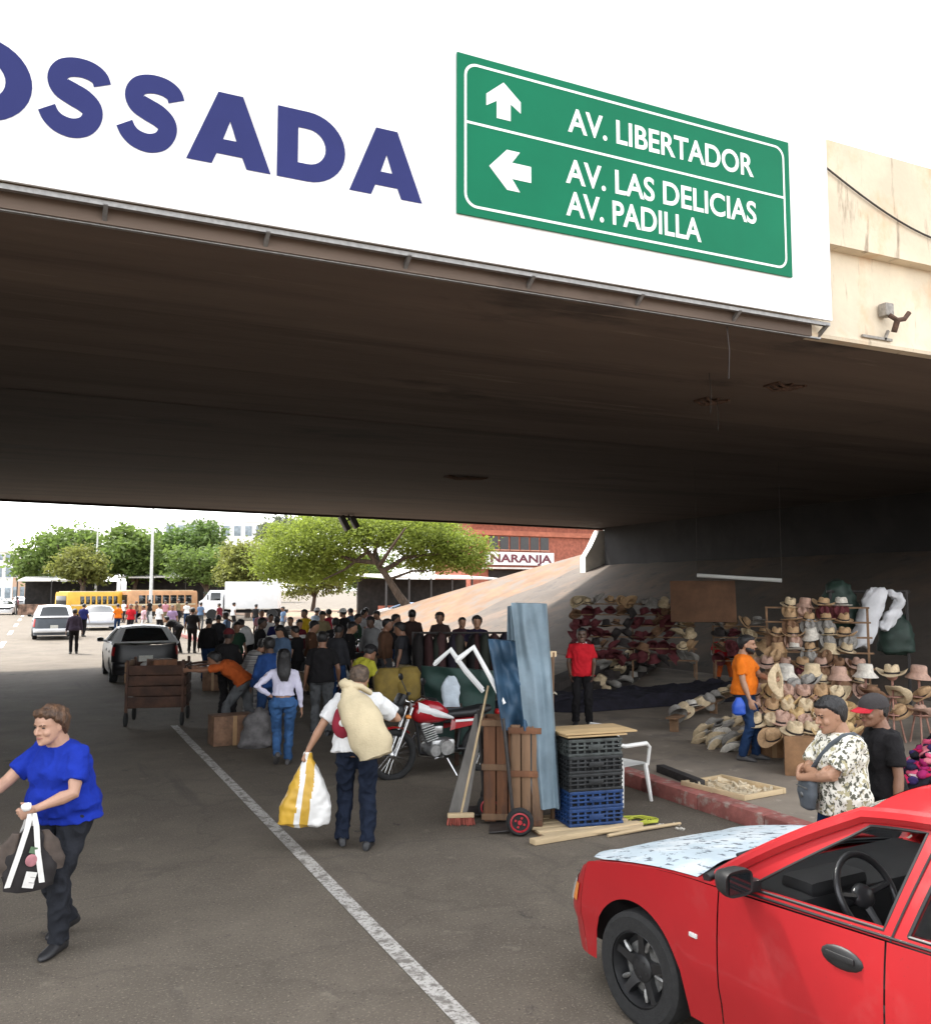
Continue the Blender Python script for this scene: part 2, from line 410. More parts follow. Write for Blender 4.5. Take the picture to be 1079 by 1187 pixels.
# floodlight stub on the fascia
fl = empty('floodlight', (9.1, 7.58, 5.62), 0, 'small weathered floodlight bracketed to the cream bridge face near its right end', 'floodlight')
gm = M('weathered_grey_metal', (.34, .31, .27), .6, .2, 20)
MB().bbox((0, -.06, .1), (.14, .12, .16), .02).build('housing', gm, fl)
MB().tube([(.0, -.1, .03), (.06, -.16, -.04), (.16, -.18, -.02), (.22, -.2, .06)], .03, 8).tube([(.06, -.16, -.05), (.07, -.1, -.17)], .035, 8).build('arm', rust, fl)
MB().box((-.14, -.03, -.25), (.5, .03, .03)).box((.02, -.03, -.2), (.03, .03, .14), Matrix.Rotation(.5, 3, 'Y')).build('wall_bar', gm, fl)
# twin lamp hanging under the far edge
p = at(404, 598, Y=33.9)
fl = empty('hanging_floodlight', (p.x, p.y, 5.2), 0, 'pair of dark floodlights hanging under the far edge of the bridge', 'floodlight')
dk = M('dark_metal', (.035, .033, .032), .5, .1)
R1 = Matrix.Rotation(.6, 3, 'Y'); R2 = Matrix.Rotation(-.5, 3, 'Y')
MB().bbox((-.2, -.1, -.25), (.2, .35, .62), .03, R1 @ Matrix.Rotation(-1.1, 3, 'Y')).build('lamp_head', dk, fl)
MB().bbox((.2, -.1, -.2), (.2, .3, .5), .03, R2).build('lamp_head', dk, fl)
MB().tube([(0, 0, .2), (0, 0, -.12), (-.2, -.08, -.2)], .03).tube([(0, 0, -.1), (.22, -.08, -.15)], .03).build('bracket', dk, fl)

# ------------------------------------------------------------------ banner with the big letters
bn = empty('banner', (0, 7.42, 5.4), 0, 'long white banner with huge blue capital letters hung on the bridge face', 'banner')
vinyl = M('white_vinyl', (.86, .86, .85), .55, .02, .5)
BX0, BX1 = -9.0, 8.06
mix_over(vinyl, (.60, .58, .54), 1.1, .60, .78, stretch=(1, 1, .25), detail=8)
MB().box(((BX0 + BX1) / 2, -.02, 1.2), (BX1 - BX0, .03, 2.36)).build('sheet', vinyl, bn)
stl = M('galvanised_steel', (.33, .32, .31), .45, .15, 20, metal=.6)
mb = MB()
mb.box(((BX0 + BX1) / 2, .03, -.01), (BX1 - BX0 + .02, .05, .04)).box(((BX0 + BX1) / 2, .16, -.125), (BX1 - BX0, .04, .045))
x = BX1 - .03
while x > BX0:
    mb.box((x, .09, -.07), (.035, .20, .04), Matrix.Rotation(-.6, 3, 'X')); mb.box((x, .06, 1.15), (.035, .04, 2.2)); x -= 1.28
mb.build('frame', stl, bn)
blue = M('banner_blue', (.028, .034, .14), .6, .06, 1, spec=.15)
def bold_letter(ch):
    """heavy geometric capitals, unit height, as outlines (outer, holes) sampled into strips"""
    if ch == 'A':
        return 1.02, [[(0, 0), (.30, 0), (.355, .15), (.665, .15), (.72, 0), (1.02, 0), (.66, 1), (.36, 1)]], [[(.43, .36), (.59, .36), (.51, .62)]]
    if ch == 'D':
        o = [(0, 0)] + [(.40 + .50 * sin(a), .5 - .5 * cos(a)) for a in [pi * i / 20 for i in range(21)]] + [(0, 1)]
        h = [(.27, .25)] + [(.40 + .235 * sin(a), .5 - .25 * cos(a)) for a in [pi * i / 14 for i in range(15)]] + [(.27, .75)]
        return .9, [o], [h]
    if ch == 'O':
        o = [(.53 + .53 * cos(a), .5 + .525 * sin(a)) for a in [2 * pi * i / 36 for i in range(36)]]
        h = [(.53 + .25 * cos(a), .5 + .25 * sin(a)) for a in [2 * pi * i / 28 for i in range(28)]]
        return 1.06, [o], [h]
def s_strip():
    """centre line and half widths of the S"""
    pts = []
    c = [(.80, .735), (.755, .83), (.62, .895), (.43, .905), (.26, .85), (.185, .73), (.235, .615), (.40, .545), (.55, .49), (.665, .40), (.67, .28), (.58, .16), (.41, .105), (.23, .135), (.115, .215), (.055, .315)]
    return c
lw = .135
letters = MB()
def put_poly(outer, holes, ox, oz, h, y0=-.045):
    bm = bmesh.new(); edges = []
    for loop in outer + holes:
        vs_ = [bm.verts.new((ox + p[0] * h, y0, oz + p[1] * h)) for p in loop]
        for i in range(len(vs_)): edges.append(bm.edges.new((vs_[i], vs_[(i + 1) % len(vs_)])))
    bmesh.ops.triangle_fill(bm, use_beauty=True, use_dissolve=False, edges=edges, normal=(0, -1, 0))
    bm.verts.index_update()
    mb = MB(); mb.add([v.co.copy() for v in bm.verts], [[v.index for v in f.verts] for f in bm.faces]); bm.free(); return mb
def put_s(ox, oz, h, y0=-.045):
    c = [V((p[0], p[1], 0)) for p in s_strip()]
    # smooth the centre line
    q = []
    for i in range(len(c) - 1):
        p0, p1, p2, p3 = c[max(i - 1, 0)], c[i], c[i + 1], c[min(i + 2, len(c) - 1)]
        for k in range(5):
            t = k / 5
            q.append(.5 * ((2 * p1) + (p2 - p0) * t + (2 * p0 - 5 * p1 + 4 * p2 - p3) * t * t + (3 * p1 - p0 - 3 * p2 + p3) * t ** 3))
    q.append(c[-1]); mb = MB(); a = []; b = []
    for i, p in enumerate(q):
        t = (q[min(i + 1, len(q) - 1)] - q[max(i - 1, 0)]).normalized(); nn = V((-t.y, t.x, 0))
        u = i / (len(q) - 1); w = .125 + .03 * exp(-((u - .5) / .16) ** 2)
        a.append(p + nn * w); b.append(p - nn * w)
    for L_ in (a, b):
        for i in range(1, len(L_)):
            t = q[min(i + 1, len(q) - 1)] - q[i - 1]
            if (L_[i] - L_[i - 1]).dot(t) < 0: L_[i] = L_[i - 1].copy()
    vs_ = [V((ox + p.x * h, y0, oz + p.y * h)) for p in a + b]; n = len(a)
    return mb.add(vs_, [(i, i + 1, n + i + 1, n + i) for i in range(n - 1)])
# letters stand 0.62 m high; sizes and places measured on the photograph
zb, LH = 5.86, .625
for ch, x, w in (('O', -.89, .69), ('S', -.155, .51), ('S', .405, .51), ('A', .94, .69), ('D', 1.68, .60), ('A', 2.32, .69)):
    if ch == 'S':
        mb = put_s(x, zb, LH); sw = [v[0] for v in mb.v]; k = w / (max(sw) - min(sw)); mn = min(sw)
        zs = [v[2] for v in mb.v]; zm, zk = min(zs), (LH + .03) / (max(zs) - min(zs))
        mb.v = [(x + (v[0] - mn) * k, v[1], zb - .015 + (v[2] - zm) * zk) for v in mb.v]
    else:
        wd, o, h = bold_letter(ch); k = w / (wd * LH)
        mb = put_poly(o, h, 0, zb, LH); mb.v = [(x + v[0] * k, v[1], v[2]) for v in mb.v]
    mb.v = [(v[0], v[1] + .005, v[2] - 5.4) for v in mb.v]
    mb.build('letter', blue, bn, 0)

# ------------------------------------------------------------------ green road sign on the banner
sg = empty('road_sign', (3.35, 7.368, 5.83), 0, 'green road sign with white arrows and avenue names on the white banner', 'road sign')
SWd, SHt = 4.10, 1.56
green = M('sign_green', (.003, .165, .080), .6, .06, .8, spec=.15); wh = M('sign_white', (.85, .86, .84), .5, .03, 2)
MB().box((SWd / 2, 0, SHt / 2), (SWd, .02, SHt)).build('panel', green, sg)
def rrect(x0, z0, x1, z1, r, n=8):
    o = []
    for cx, cz, a0 in ((x1 - r, z0 + r, -pi / 2), (x1 - r, z1 - r, 0), (x0 + r, z1 - r, pi / 2), (x0 + r, z0 + r, pi)):
        o += [(cx + r * cos(a0 + pi / 2 * i / n), cz + r * sin(a0 + pi / 2 * i / n)) for i in range(n + 1)]
    return o
o1 = rrect(.07, .075, SWd - .075, SHt - .075, .13); o2 = rrect(.095, .10, SWd - .10, SHt - .10, .11)
mb = MB(); n = len(o1)
mb.add([(p[0], -.013, p[1]) for p in o1 + o2], [(i, (i + 1) % n, n + (i + 1) % n, n + i) for i in range(n)])
mb.add([(.095, -.013, .885), (SWd - .10, -.013, .885), (SWd - .10, -.013, .91), (.095, -.013, .91)], [(0, 1, 2, 3)])
mb.build('border', wh, sg, 0)
arrow = [(-.075, 0), (.075, 0), (.075, .17), (.185, .10), (.185, .215), (0, .37), (-.185, .215), (-.185, .10), (-.075, .17)]
put_poly([[(p[0] + .485, p[1] + 1.005) for p in arrow]], [], 0, 0, 1, -.013).build('arrow', wh, sg, 0)
put_poly([[(.78 - p[1] * 1.22, .515 + p[0] * 1.07) for p in arrow]], [], 0, 0, 1, -.013).build('arrow', wh, sg, 0)
for body, x0, x1, z in (('AV. LIBERTADOR', 1.20, 3.575, 1.055), ('AV. LAS DELICIAS', 1.17, 3.595, .525), ('AV. PADILLA', 1.17, 2.83, .195)):
    t = text_mesh(body, 'lettering', wh, .36, (x0, -.012, z), (pi / 2, 0, 0), sg, fat=.007, depth=.001)
    xs = [v.co.x for v in t.data.vertices]; zs = [v.co.y for v in t.data.vertices]
    k = (x1 - x0) / (max(xs) - min(xs)); kz = .245 / max(zs)
    for v in t.data.vertices: v.co.x = (v.co.x - min(xs)) * k; v.co.y *= kz
# ------------------------------------------------------------------ people: builder
SKIN = {'light': M('skin_light', (.50, .29, .20), .55, .08, 7), 'tan': M('skin_tan', (.40, .215, .13), .5, .1, 7), 'brown': M('skin_brown', (.25, .125, .075), .5, .1, 7), 'dark': M('skin_dark', (.10, .055, .035), .5, .1, 7)}
def cloth(name, col, var=.12, **k):
    k.setdefault('bump', .25); k.setdefault('bscale', 55)
    return M(name, col, .9, var, k.pop('scale', 5), spec=.2, **k)
HAIR = {'black': M('hair_black', (.012, .010, .010), .5, .3, 40, .6, bscale=90, stretch=(1, 1, .3)), 'brown': M('hair_brown', (.15, .075, .035), .5, .3, 30, .8, bscale=90, stretch=(1, 1, .3), col2=(.055, .03, .018)), 'grey': M('hair_grey', (.13, .085, .055), .6, .3, 30, .6, bscale=90)}
eye_m = M('eye_dark', (.02, .014, .012), .2, .05); lip_m = M('lips', (.33, .13, .105), .5, .08); white_eye = M('eye_white', (.6, .57, .53), .35, .05)
shoe_black = M('shoe_black', (.02, .02, .022), .5, .1); shoe_white = M('shoe_white', (.6, .59, .57), .6, .1); shoe_grey = M('shoe_grey', (.09, .085, .085), .7, .15)
def ik(a, b, l1, l2, pole):
    d = b - a; L = d.length
    if L > (l1 + l2) * .995: d = d * ((l1 + l2) * .995 / L); L = d.length
    b = a + d; n = d.normalized(); x = (L * L + l1 * l1 - l2 * l2) / (2 * L); h = sqrt(max(0, l1 * l1 - x * x))
    p = pole - n * pole.dot(n); p = p.normalized() if p.length > 1e-6 else V((0, 1, 0))
    return a + n * x + p * h, b
HEADP = [(-.02, .10, .36, .14), (.03, .20, .41, .05), (.10, .255, .425, -.08), (.20, .295, .42, -.27), (.32, .325, .42, -.385), (.43, .34, .415, -.44), (.52, .345, .405, -.47), (.60, .35, .44, -.485), (.72, .35, .43, -.48), (.83, .315, .37, -.42), (.92, .235, .26, -.31), (.975, .13, .13, -.19), (1.0, .04, .02, -.07)]
def head_ring(z, w, f, b, hh, n=24, inf=0, msk=None, T=None):
    out = []
    cy = (f + b) / 2; dy = (f - b) / 2
    for j in range(n):
        a = 2 * pi * j / n; ca, sa = cos(a), sin(a)
        p = V((w * (abs(ca) ** .9) * (1 if ca > 0 else -1), cy + dy * (abs(sa) ** .9) * (1 if sa > 0 else -1), z))
        if inf:
            k = inf * msk(p) if msk else inf
            c = V((0, -.02, .55)); d = (p - c).normalized(); p = p + d * k
        out.append(T(p * hh))
    return out
def add_hand(mb, w, d, ts, right, k, curl=.35, spread=.3):
    d = d.normalized(); ts = (ts - d * ts.dot(d)).normalized(); pn = ts.cross(d) if right else d.cross(ts)
    def ring(t, hw, th, sh=0): return [w + d * t * k + ts * (cos(a) * hw * k + sh * k) + pn * sin(a) * th * k for a in [2 * pi * i / 10 for i in range(10)]]
    mb.loft([ring(-.015, .024, .02), ring(.02, .031, .018, .003), ring(.05, .041, .016, .003), ring(.088, .041, .013), ring(.098, .034, .009)])
    for i, (o, L) in enumerate(((.031, .068), (.0105, .077), (-.0105, .071), (-.031, .055))):
        p = w + d * .085 * k + ts * o * k; dd = (d + ts * o * 3 * spread).normalized(); pts = [p - d * .015 * k, p]; c = curl * (1 + .12 * i)
        for s in range(3):
            c2 = c * (s + .6); q = (dd * cos(c2) + pn * sin(c2)); p = p + q * (L * (.42, .32, .26)[s]) * k; pts.append(p)
        mb.tube(pts, [.0095 * k, .0098 * k, .009 * k, .0083 * k, .0068 * k], 7)
    p = w + d * .025 * k + ts * .027 * k; q = (ts * .75 + d * .65 + pn * .35 * (1 + curl)).normalized()
    q2 = (ts * .25 + d * .9 + pn * (.5 + curl * .6)).normalized()
    mb.tube([p - q * .012 * k, p + q * .032 * k, p + q * .032 * k + q2 * .028 * k, p + q * .032 * k + q2 * .054 * k], [.014 * k, .0125 * k, .0105 * k, .008 * k], 7)
PEOPLE = []
def person(label, loc, rz, H=1.7, vox=.012, skin='tan', hair='black', style='short', girth=1.0, belly=0, bust=0,
           lean=0, side=0, twist=0, pelvis=(0, 0, .90), headyaw=0, headpitch=0, rh=(.27, .06, .80), lh=(-.27, .06, .80), rpole=(.4, -1, 0), lpole=(-.4, -1, 0),
           rf=(.11, 0, 0), lf=(-.11, 0, 0), rfy=-8, lfy=8, rheel=0, lheel=0, knee=(0, 1, 0), rts=(0, 1, 0), lts=(0, 1, 0), rhd=None, lhd=None, rcurl=.35, lcurl=.35,
           top=None, sleeve=.62, hem=-.10, loose=.018, beard=False, bottom=None, waist=.10, leg=1.0, legr=1.0, shoe=None, face=False, cap=None, group=None, wr=.006, hips=1.0, collar=None, cat='person', name='person', shirt_name='shirt', shadow_seed=0):
    k = H / 1.7; root = empty(name, loc, radians(rz), label, cat, group)
    seed = len(PEOPLE) + 1
    pel = V(pelvis) * k; up0 = V((0, 0, 1))
    def frame(t):
        a = radians(lean) * (.45 + .55 * max(0, min(1, t * 1.2))); s = radians(side) * (.3 + .7 * max(0, t)); tw = radians(twist) * max(0, min(1, t))
        R = Matrix.Rotation(tw, 3, 'Z'); R = Matrix.Rotation(-a, 3, 'X') @ Matrix.Rotation(s, 3, 'Y') @ R
        return R
    SL = .50 * k; sp = {}; p = pel.copy(); N = 20; tab = [(0, p.copy())]
    for i in range(1, N + 3):
        p = p + frame((i - .5) / N) @ V((0, 0, SL / N)); tab.append((i / N, p.copy()))
    def spine(t):
        if t < 0: return pel + frame(0) @ V((0, 0, t * SL))
        i = min(int(t * N), N + 1); f = t * N - i
        return tab[i][1].lerp(tab[min(i + 1, N + 2)][1], f)
    def tr(t, hw, hd, yo=0, n=20, sq=.88):
        R = frame(t); c = spine(t); out = []
        for j in range(n):
            a = 2 * pi * j / n; ca, sa = cos(a), sin(a)
            out.append(c + R @ V((hw * k * abs(ca) ** sq * (1 if ca > 0 else -1), (yo + hd * abs(sa) ** sq * (1 if sa > 0 else -1)) * k, 0)))
        return out
    g = girth
    TP = [(-.17, .105, .085, -.015), (-.10, .155 * hips, .112 * hips, -.015), (.0, .166 * hips, .118 * hips, -.012), (.12, .156 * g, .108 * g, -.004), (.30, .138 * g, .098 * g, .0), (.50, .150 * (g * .6 + .4), .112 * (g * .7 + .3), .006), (.68, .165 * (g * .5 + .5), .120 * (g * .6 + .4), .006), (.82, .172, .105, -.004), (.93, .125, .078, -.012), (1.0, .07, .06, -.012)]
    shR, shL = [spine(.86) + frame(.86) @ V((s * .172 * k, -.008 * k, 0)) for s in (1, -1)]
    T3 = lambda q: V(q) * k
    AU, AF = .285 * k, .245 * k; LT, LS = .415 * k, .405 * k
    elR, haR = ik(shR, T3(rh), AU, AF, V(rpole)); elL, haL = ik(shL, T3(lh), AU, AF, V(lpole))
    hpR, hpL = [pel + V((s * .09 * k * hips, 0, -.02 * k)) for s in (1, -1)]
    def ankle(f, heel, yaw):
        # heel raised: the foot turns about its ball
        return V(f) * k + V((0, 0, .085 * k + heel * .16 * k)) + Matrix.Rotation(radians(yaw), 3, 'Z') @ V((0, -.0 * k, 0))
    knR, anR = ik(hpR, ankle(rf, rheel, rfy), LT, LS, V(knee)); knL, anL = ik(hpL, ankle(lf, lheel, lfy), LT, LS, V(knee))
    lerp = lambda a, b, t: a.lerp(b, t)
    # --- skin: one continuous body
    mb = MB(); sh = .86
    mb.loft([tr(t, hw * (sh if top or t > .9 else .96) * (.93 if t < .1 and bottom else 1), hd * (sh if top or t > .9 else .96) * (.93 if t < .1 and bottom else 1), yo) for t, hw, hd, yo in TP])
    for s, e, h in ((shR, elR, haR), (shL, elL, haL)):
        ag = .7 + .3 * g
        mb.tube([s, lerp(s, e, .35), lerp(s, e, .75), e, lerp(e, h, .3), lerp(e, h, .7), h], [(.033 if top else .050) * k * ag, .044 * k * ag, .040 * k * ag, .037 * k * ag, .039 * k * ag, .030 * k, .0245 * k], 12)
    for hp, kn, an in ((hpR, knR, anR), (hpL, knL, anL)):
        mb.tube([hp, lerp(hp, kn, .5), kn, lerp(kn, an, .3), lerp(kn, an, .75), an], [r_ * k * (.80 if bottom else 1) for r_ in (.078, .066, .05, .052, .037, .036)], 12)
    hd_r = (haR - elR).normalized() if rhd is None else V(rhd); hd_l = (haL - elL).normalized() if lhd is None else V(lhd)
    add_hand(mb, haR, hd_r, V(rts), True, k, rcurl); add_hand(mb, haL, hd_l, V(lts), False, k, lcurl)
    # neck and head
    hh = .232 * k
    Rh = Matrix.Rotation(radians(headyaw), 3, 'Z') @ Matrix.Rotation(-radians(headpitch), 3, 'X')
    nb = spine(1.0); ntop = nb + frame(1.0) @ V((0, .022 * k, .062 * k)) 
    if lean > 35: ntop = nb + (frame(1.0) @ V((0, 0, .06 * k)) + V((0, .02 * k, .02 * k)))
    o = ntop - Rh @ V((0, -.10 * hh, .22 * hh)); HT = lambda q: o + Rh @ q
    nr = .056 * (.55 + .45 * g)
    mb.tube([spine(.90), nb, ntop, HT(V((0, -.06, .42)) * hh)], [.075 * k, nr * 1.12 * k, nr * k, nr * k], 14)
    mb.loft([head_ring(z, w, f, b, hh, T=HT) for z, w, f, b in HEADP])
    mb.tube([HT(V(q) * hh) for q in ((0, .40, .56), (0, .445, .50), (0, .485, .42), (0, .50, .375), (0, .44, .345))], [.035 * hh, .045 * hh, .055 * hh, .068 * hh, .05 * hh], 8)
    if face:
        for s in (1, -1):
            mb.ell(HT(V((s * .20, .30, .36)) * hh), [.11 * hh] * 3, 10, 6)          # cheekbones
            mb.ell(HT(V((s * .05, .43, .355)) * hh), [.045 * hh] * 3, 8, 6)
        mb.ell(HT(V((0, .375, .035)) * hh), [.10 * hh, .07 * hh, .06 * hh], 10, 6)     # chin
        mb.ell(HT(V((0, .405, .20)) * hh), [.10 * hh, .045 * hh, .05 * hh], 10, 6)
        mb.tube([HT(V((s, .40, .60)) * hh) for s in (-.2, 0, .2)], [.035 * hh, .045 * hh, .035 * hh], 8)
    for s in (1, -1):
        mb.ell(HT(V((s * .355, -.03, .45)) * hh), (.035 * hh, .075 * hh, .135 * hh), 10, 8, Rh @ Matrix.Rotation(s * .35, 3, 'Z') @ Matrix.Rotation(.15, 3, 'X'))
    body = remeshed(mb, 'body', SKIN[skin], vox * (.5 if face else 1), root, 2 if face else 3)
    if face:
        for s in (1, -1):
            e = MB(); e.ell(HT(V((s * .155, .375, .515)) * hh), (.062 * hh, .035 * hh, .022 * hh), 10, 6, Rh); e.build('eye', eye_m, root)
            e = MB(); e.tube([HT(V((s * x, y, z)) * hh) for x, y, z in ((.06, .435, .585), (.15, .43, .612), (.25, .365, .59))], [.016 * hh, .02 * hh, .01 * hh], 6); e.build('eyebrow', HAIR[hair], root)
        e = MB(); e.tube([HT(V((x, y, z)) * hh) for x, y, z in ((-.12, .405, .215), (-.05, .452, .222), (0, .458, .218), (.05, .452, .222), (.12, .405, .215))], [.008 * hh, .022 * hh, .026 * hh, .022 * hh, .008 * hh], 8); e.build('lips', lip_m, root)
    # --- hair
    if style != 'bald':
        lift = {'short': .055, 'buzz': .022, 'full': .10, 'long': .08, 'cap': .03}[style]
        def msk(q):
            x, y, z = q
            line = .80 - .02 * abs(x) / .3 if y > .22 else (.80 - (.22 - y) / .24 * .30 if y > -.02 else (.50 - min(1, (-.02 - y) / .2) * (.32 if style != 'buzz' else .22)))
            if style in ('long',): line -= .1
            t = (z - line) / .05
            m = max(-1, min(1, t))
            return m if m > 0 else m * .8 - .2
        prof = []
        for i in range(len(HEADP) - 1):
            a, b = HEADP[i], HEADP[i + 1]
            for q in range(5): prof.append(tuple(a[m] + (b[m] - a[m]) * q / 5 for m in range(4)))
        prof.append(HEADP[-1]); prof = [q for q in prof if q[0] > .08]
        mb = MB(); mb.loft([head_ring(z, w, f, b, hh, 64, lift + .012, msk, HT) for z, w, f, b in prof])
        if style == 'full':
            mb.ell(HT(V((0, .22, .95)) * hh), (.30 * hh, .22 * hh, .12 * hh), 14, 8, Rh)
        ho = mb.build('hair', HAIR[hair], root, 60)
        amp = {'full': .035, 'long': .02}.get(style, .014) * hh
        ripple(ho.data, amp * 1.6, 24 / k, seed, (1, 1, .5), .9)
        if style == 'long':
            mb = MB(); R = frame(.8)
            pts = [HT(V((0, -.22, .72)) * hh), HT(V((0, -.40, .35)) * hh), spine(1.0) + R @ V((0, -.095 * k, .02 * k)), spine(.82) + R @ V((0, -.14 * k, 0)), spine(.62) + R @ V((0, -.145 * k, 0))]
            mb.tube(pts, [.08 * k, .10 * k, .105 * k, .095 * k, .05 * k], 14, True, .55)
            h2 = mb.build('hair', HAIR[hair], root, 60)
            ripple(h2.data, .014, 20, seed, (1, 1, .3))
    if cap:
        mb = MB()
        rows = [(z, w, f, b) for z, w, f, b in HEADP if z >= .58]
        mb.loft([head_ring(z + (.03 if z > .8 else 0), w, f, b, hh, 24, .05, None, HT) for z, w, f, b in rows])
        if len(cap) > 2 and cap[2] == 'hood': pass
        mb.mat(1)
        br_ = []
        for i in range(9):
            a = pi * (.12 + .76 * i / 8); q0 = V((cos(a) * .36, .0 + sin(a) * .44, .66)); q1 = V((cos(a) * .34, .05 + sin(a) * .80, .60 - .10 * abs(cos(a))))
            br_.append((q0, q1))
        vs_ = [HT(q * hh) for pr in br_ for q in pr] + [HT((q - V((0, 0, .03))) * hh) for pr in br_ for q in pr]
        n2 = len(br_) * 2
        fs_ = [(2 * i, 2 * i + 1, 2 * i + 3, 2 * i + 2) for i in range(8)] + [(n2 + 2 * i, n2 + 2 * i + 2, n2 + 2 * i + 3, n2 + 2 * i + 1) for i in range(8)] + [(2 * i + 1, n2 + 2 * i + 1, n2 + 2 * i + 3, 2 * i + 3) for i in range(8)]
        mb.add(vs_, fs_)
        mb.build('cap', [cap[0], cap[1]], root, 50)
    if beard:
        def bm_(q):
            x, y, z = q
            t_ = min((.33 - z - .10 * max(0, .30 - abs(x)) / .3) / .05, (y + .02) / .06) ; return max(-1, min(1, t_)) if t_ > 0 else max(-1, t_) * .8 - .2
        pr = []
        for i in range(7):
            a, b = HEADP[i], HEADP[i + 1]
            for q in range(3): pr.append(tuple(a[m] + (b[m] - a[m]) * q / 3 for m in range(4)))
        mb = MB(); mb.loft([head_ring(z, w, f, b, hh, 36, .035, bm_, HT) for z, w, f, b in pr]); ho = mb.build('beard', HAIR[hair], root, 60); ripple(ho.data, .006 * k, 40 / k, seed)
    # --- shirt
    if top:
        mb = MB(); q = loose
        rows = [r for r in TP if r[0] > hem + .03 and r[0] < .97]
        def at_t(t):
            for i in range(len(TP) - 1):
                if TP[i][0] <= t <= TP[i + 1][0]:
                    f = (t - TP[i][0]) / (TP[i + 1][0] - TP[i][0]); return tuple(TP[i][m] + (TP[i + 1][m] - TP[i][m]) * f for m in range(4))
            return TP[0]
        rows = [(t, hw * (1.06 if t < .1 else 1) , hd * (1.10 if t < .1 else 1), yo) for t, hw, hd, yo in rows]; h0 = at_t(hem); wmin = max(h0[1] * 1.1, .14 * g, .178 * hips * legr if hem < 0 else 0)
        rr = [(hem, wmin, max(h0[2] * 1.12, .10 * g, .112 * hips * legr if hem < 0 else 0), h0[3])] + rows
        mb.loft([tr(t, hw + q * (1.25 if t < .4 else 1) + (.008 if t < .15 else 0), hd + q * (1.3 if t < .4 else 1) + (.010 if t < .15 else 0), yo) for t, hw, hd, yo in rr] + [tr(.985, .072, .066, -.008)])
        if belly: mb.ell(spine(.22) + frame(.2) @ V((0, (.06 + .05 * belly) * k, 0)), (.15 * k * g, (.075 + .05 * belly) * k, .14 * k), 18, 12)
        if bust:
            for s in (1, -1): mb.ell(spine(.60) + frame(.6) @ V((s * .075 * k, .095 * k, 0)), (.085 * k * bust, .075 * k * bust, .085 * k * bust), 14, 10)
        for s, e, h in ((shR, elR, haR), (shL, elL, haL)):
            inn = spine(.84) + (s - spine(.84)) * .40; s = s - frame(.86) @ V((0, 0, .012 * k)) + (inn - s) * .06
            if sleeve <= 1:
                pts = [inn, s, lerp(s, e, sleeve * .55), lerp(s, e, sleeve)]; rs = [.062 * k, .058 * k + q * k * .3, .058 * k + q * k * .5, .057 * k + q * k * .5]
            else:
                pts = [inn, s, lerp(s, e, .55), e, lerp(e, h, .5), lerp(e, h, min(1, sleeve - 1))]; rs = [.06 * k, .057 * k, .054 * k, .05 * k, .044 * k, .037 * k]
            ag = .75 + .25 * g
            mb.tube(pts, [r * ag for r in rs], 14)
        remeshed(mb, shirt_name, top, vox * .8, root, 9, wr * 1.25 * k, 7 / k, seed, (1, 1, .75))
    if collar:
        mb = MB(); R = frame(.98)
        ring = []
        mb.tube([spine(.955) + R @ V((cos(a) * .078 * k, sin(a) * .072 * k - .012 * k + .015 * k * sin(a), .015 * k - .022 * k * max(0, sin(a)))) for a in [pi * .5 + .25 + (2 * pi - .5) * i / 20 for i in range(21)]], .014 * k, 6)
        mb.build('collar', collar, root, 50)
    # --- trousers
    if bottom:
        mb = MB(); q = .012
        rows = [r for r in TP if r[0] < waist]
        hw = [r for r in TP if r[0] <= waist][-1]
        mb.loft([tr(t, w + q, d + q, yo) for t, w, d, yo in rows] + [tr(waist, hw[1] + q * .8, hw[2] + q * .8, hw[3])])
        for hp, kn, an in ((hpR, knR, anR), (hpL, knL, anL)):
            end = lerp(kn, an, leg) if leg <= 1 else an; top_ = hp + V((0, 0, .05 * k))
            mb.tube([top_, hp, lerp(hp, kn, .45), kn, lerp(kn, end, .4), lerp(kn, end, .85), end + V((0, 0, -.02 * k))], [r * k * legr for r in (.09 * hips, .094 * hips, .083, .066, .065, .058, .060)], 14)
        remeshed(mb, 'trousers', bottom, vox * .8, root, 3, wr * 1.5 * k, 8 / k, seed + 50, (1, 1, .8))
    # --- shoes
    for an, f, heel, yaw, kn in ((anR, rf, rheel, rfy, knR), (anL, lf, lheel, lfy, knL)):
        mb = MB(); R = Matrix.Rotation(radians(yaw), 3, 'Z') @ Matrix.Rotation(-radians(heel * 48), 3, 'X')
        b = an - R @ V((0, 0, .085 * k)) if not heel else an - R @ V((0, 0, .085 * k))
        rings = []
        for y, hw, z0, z1 in ((-.075, .026, .006, .06), (-.06, .036, 0, .085), (-.01, .038, 0, .10), (.04, .040, 0, .085), (.10, .046, 0, .062), (.155, .043, .0, .048), (.185, .028, .004, .036), (.195, .012, .01, .026)):
            rings.append([b + R @ (V((hw * cos(a), y, (z0 + z1) / 2 + (z1 - z0) / 2 * (abs(sin(a)) ** .7) * (1 if sin(a) > 0 else -1))) * k) for a in [2 * pi * j / 12 for j in range(12)]])
        mb.loft(rings); mb.build('shoe', shoe or shoe_black, root, 50)
    PEOPLE.append(root)
    Mw = Matrix.Translation(V(loc)) @ Matrix.Rotation(radians(rz), 4, 'Z')
    return {'root': root, 'w': lambda q: Mw @ V(q), 'haR': Mw @ haR, 'haL': Mw @ haL, 'head': Mw @ HT(V((0, 0, .6)) * hh), 'spine': lambda t, off=(0, 0, 0): Mw @ (spine(t) + frame(t) @ (V(off) * k)), 'shR': Mw @ shR, 'shL': Mw @ shL, 'elL': Mw @ elL, 'elR': Mw @ elR, 'k': k}
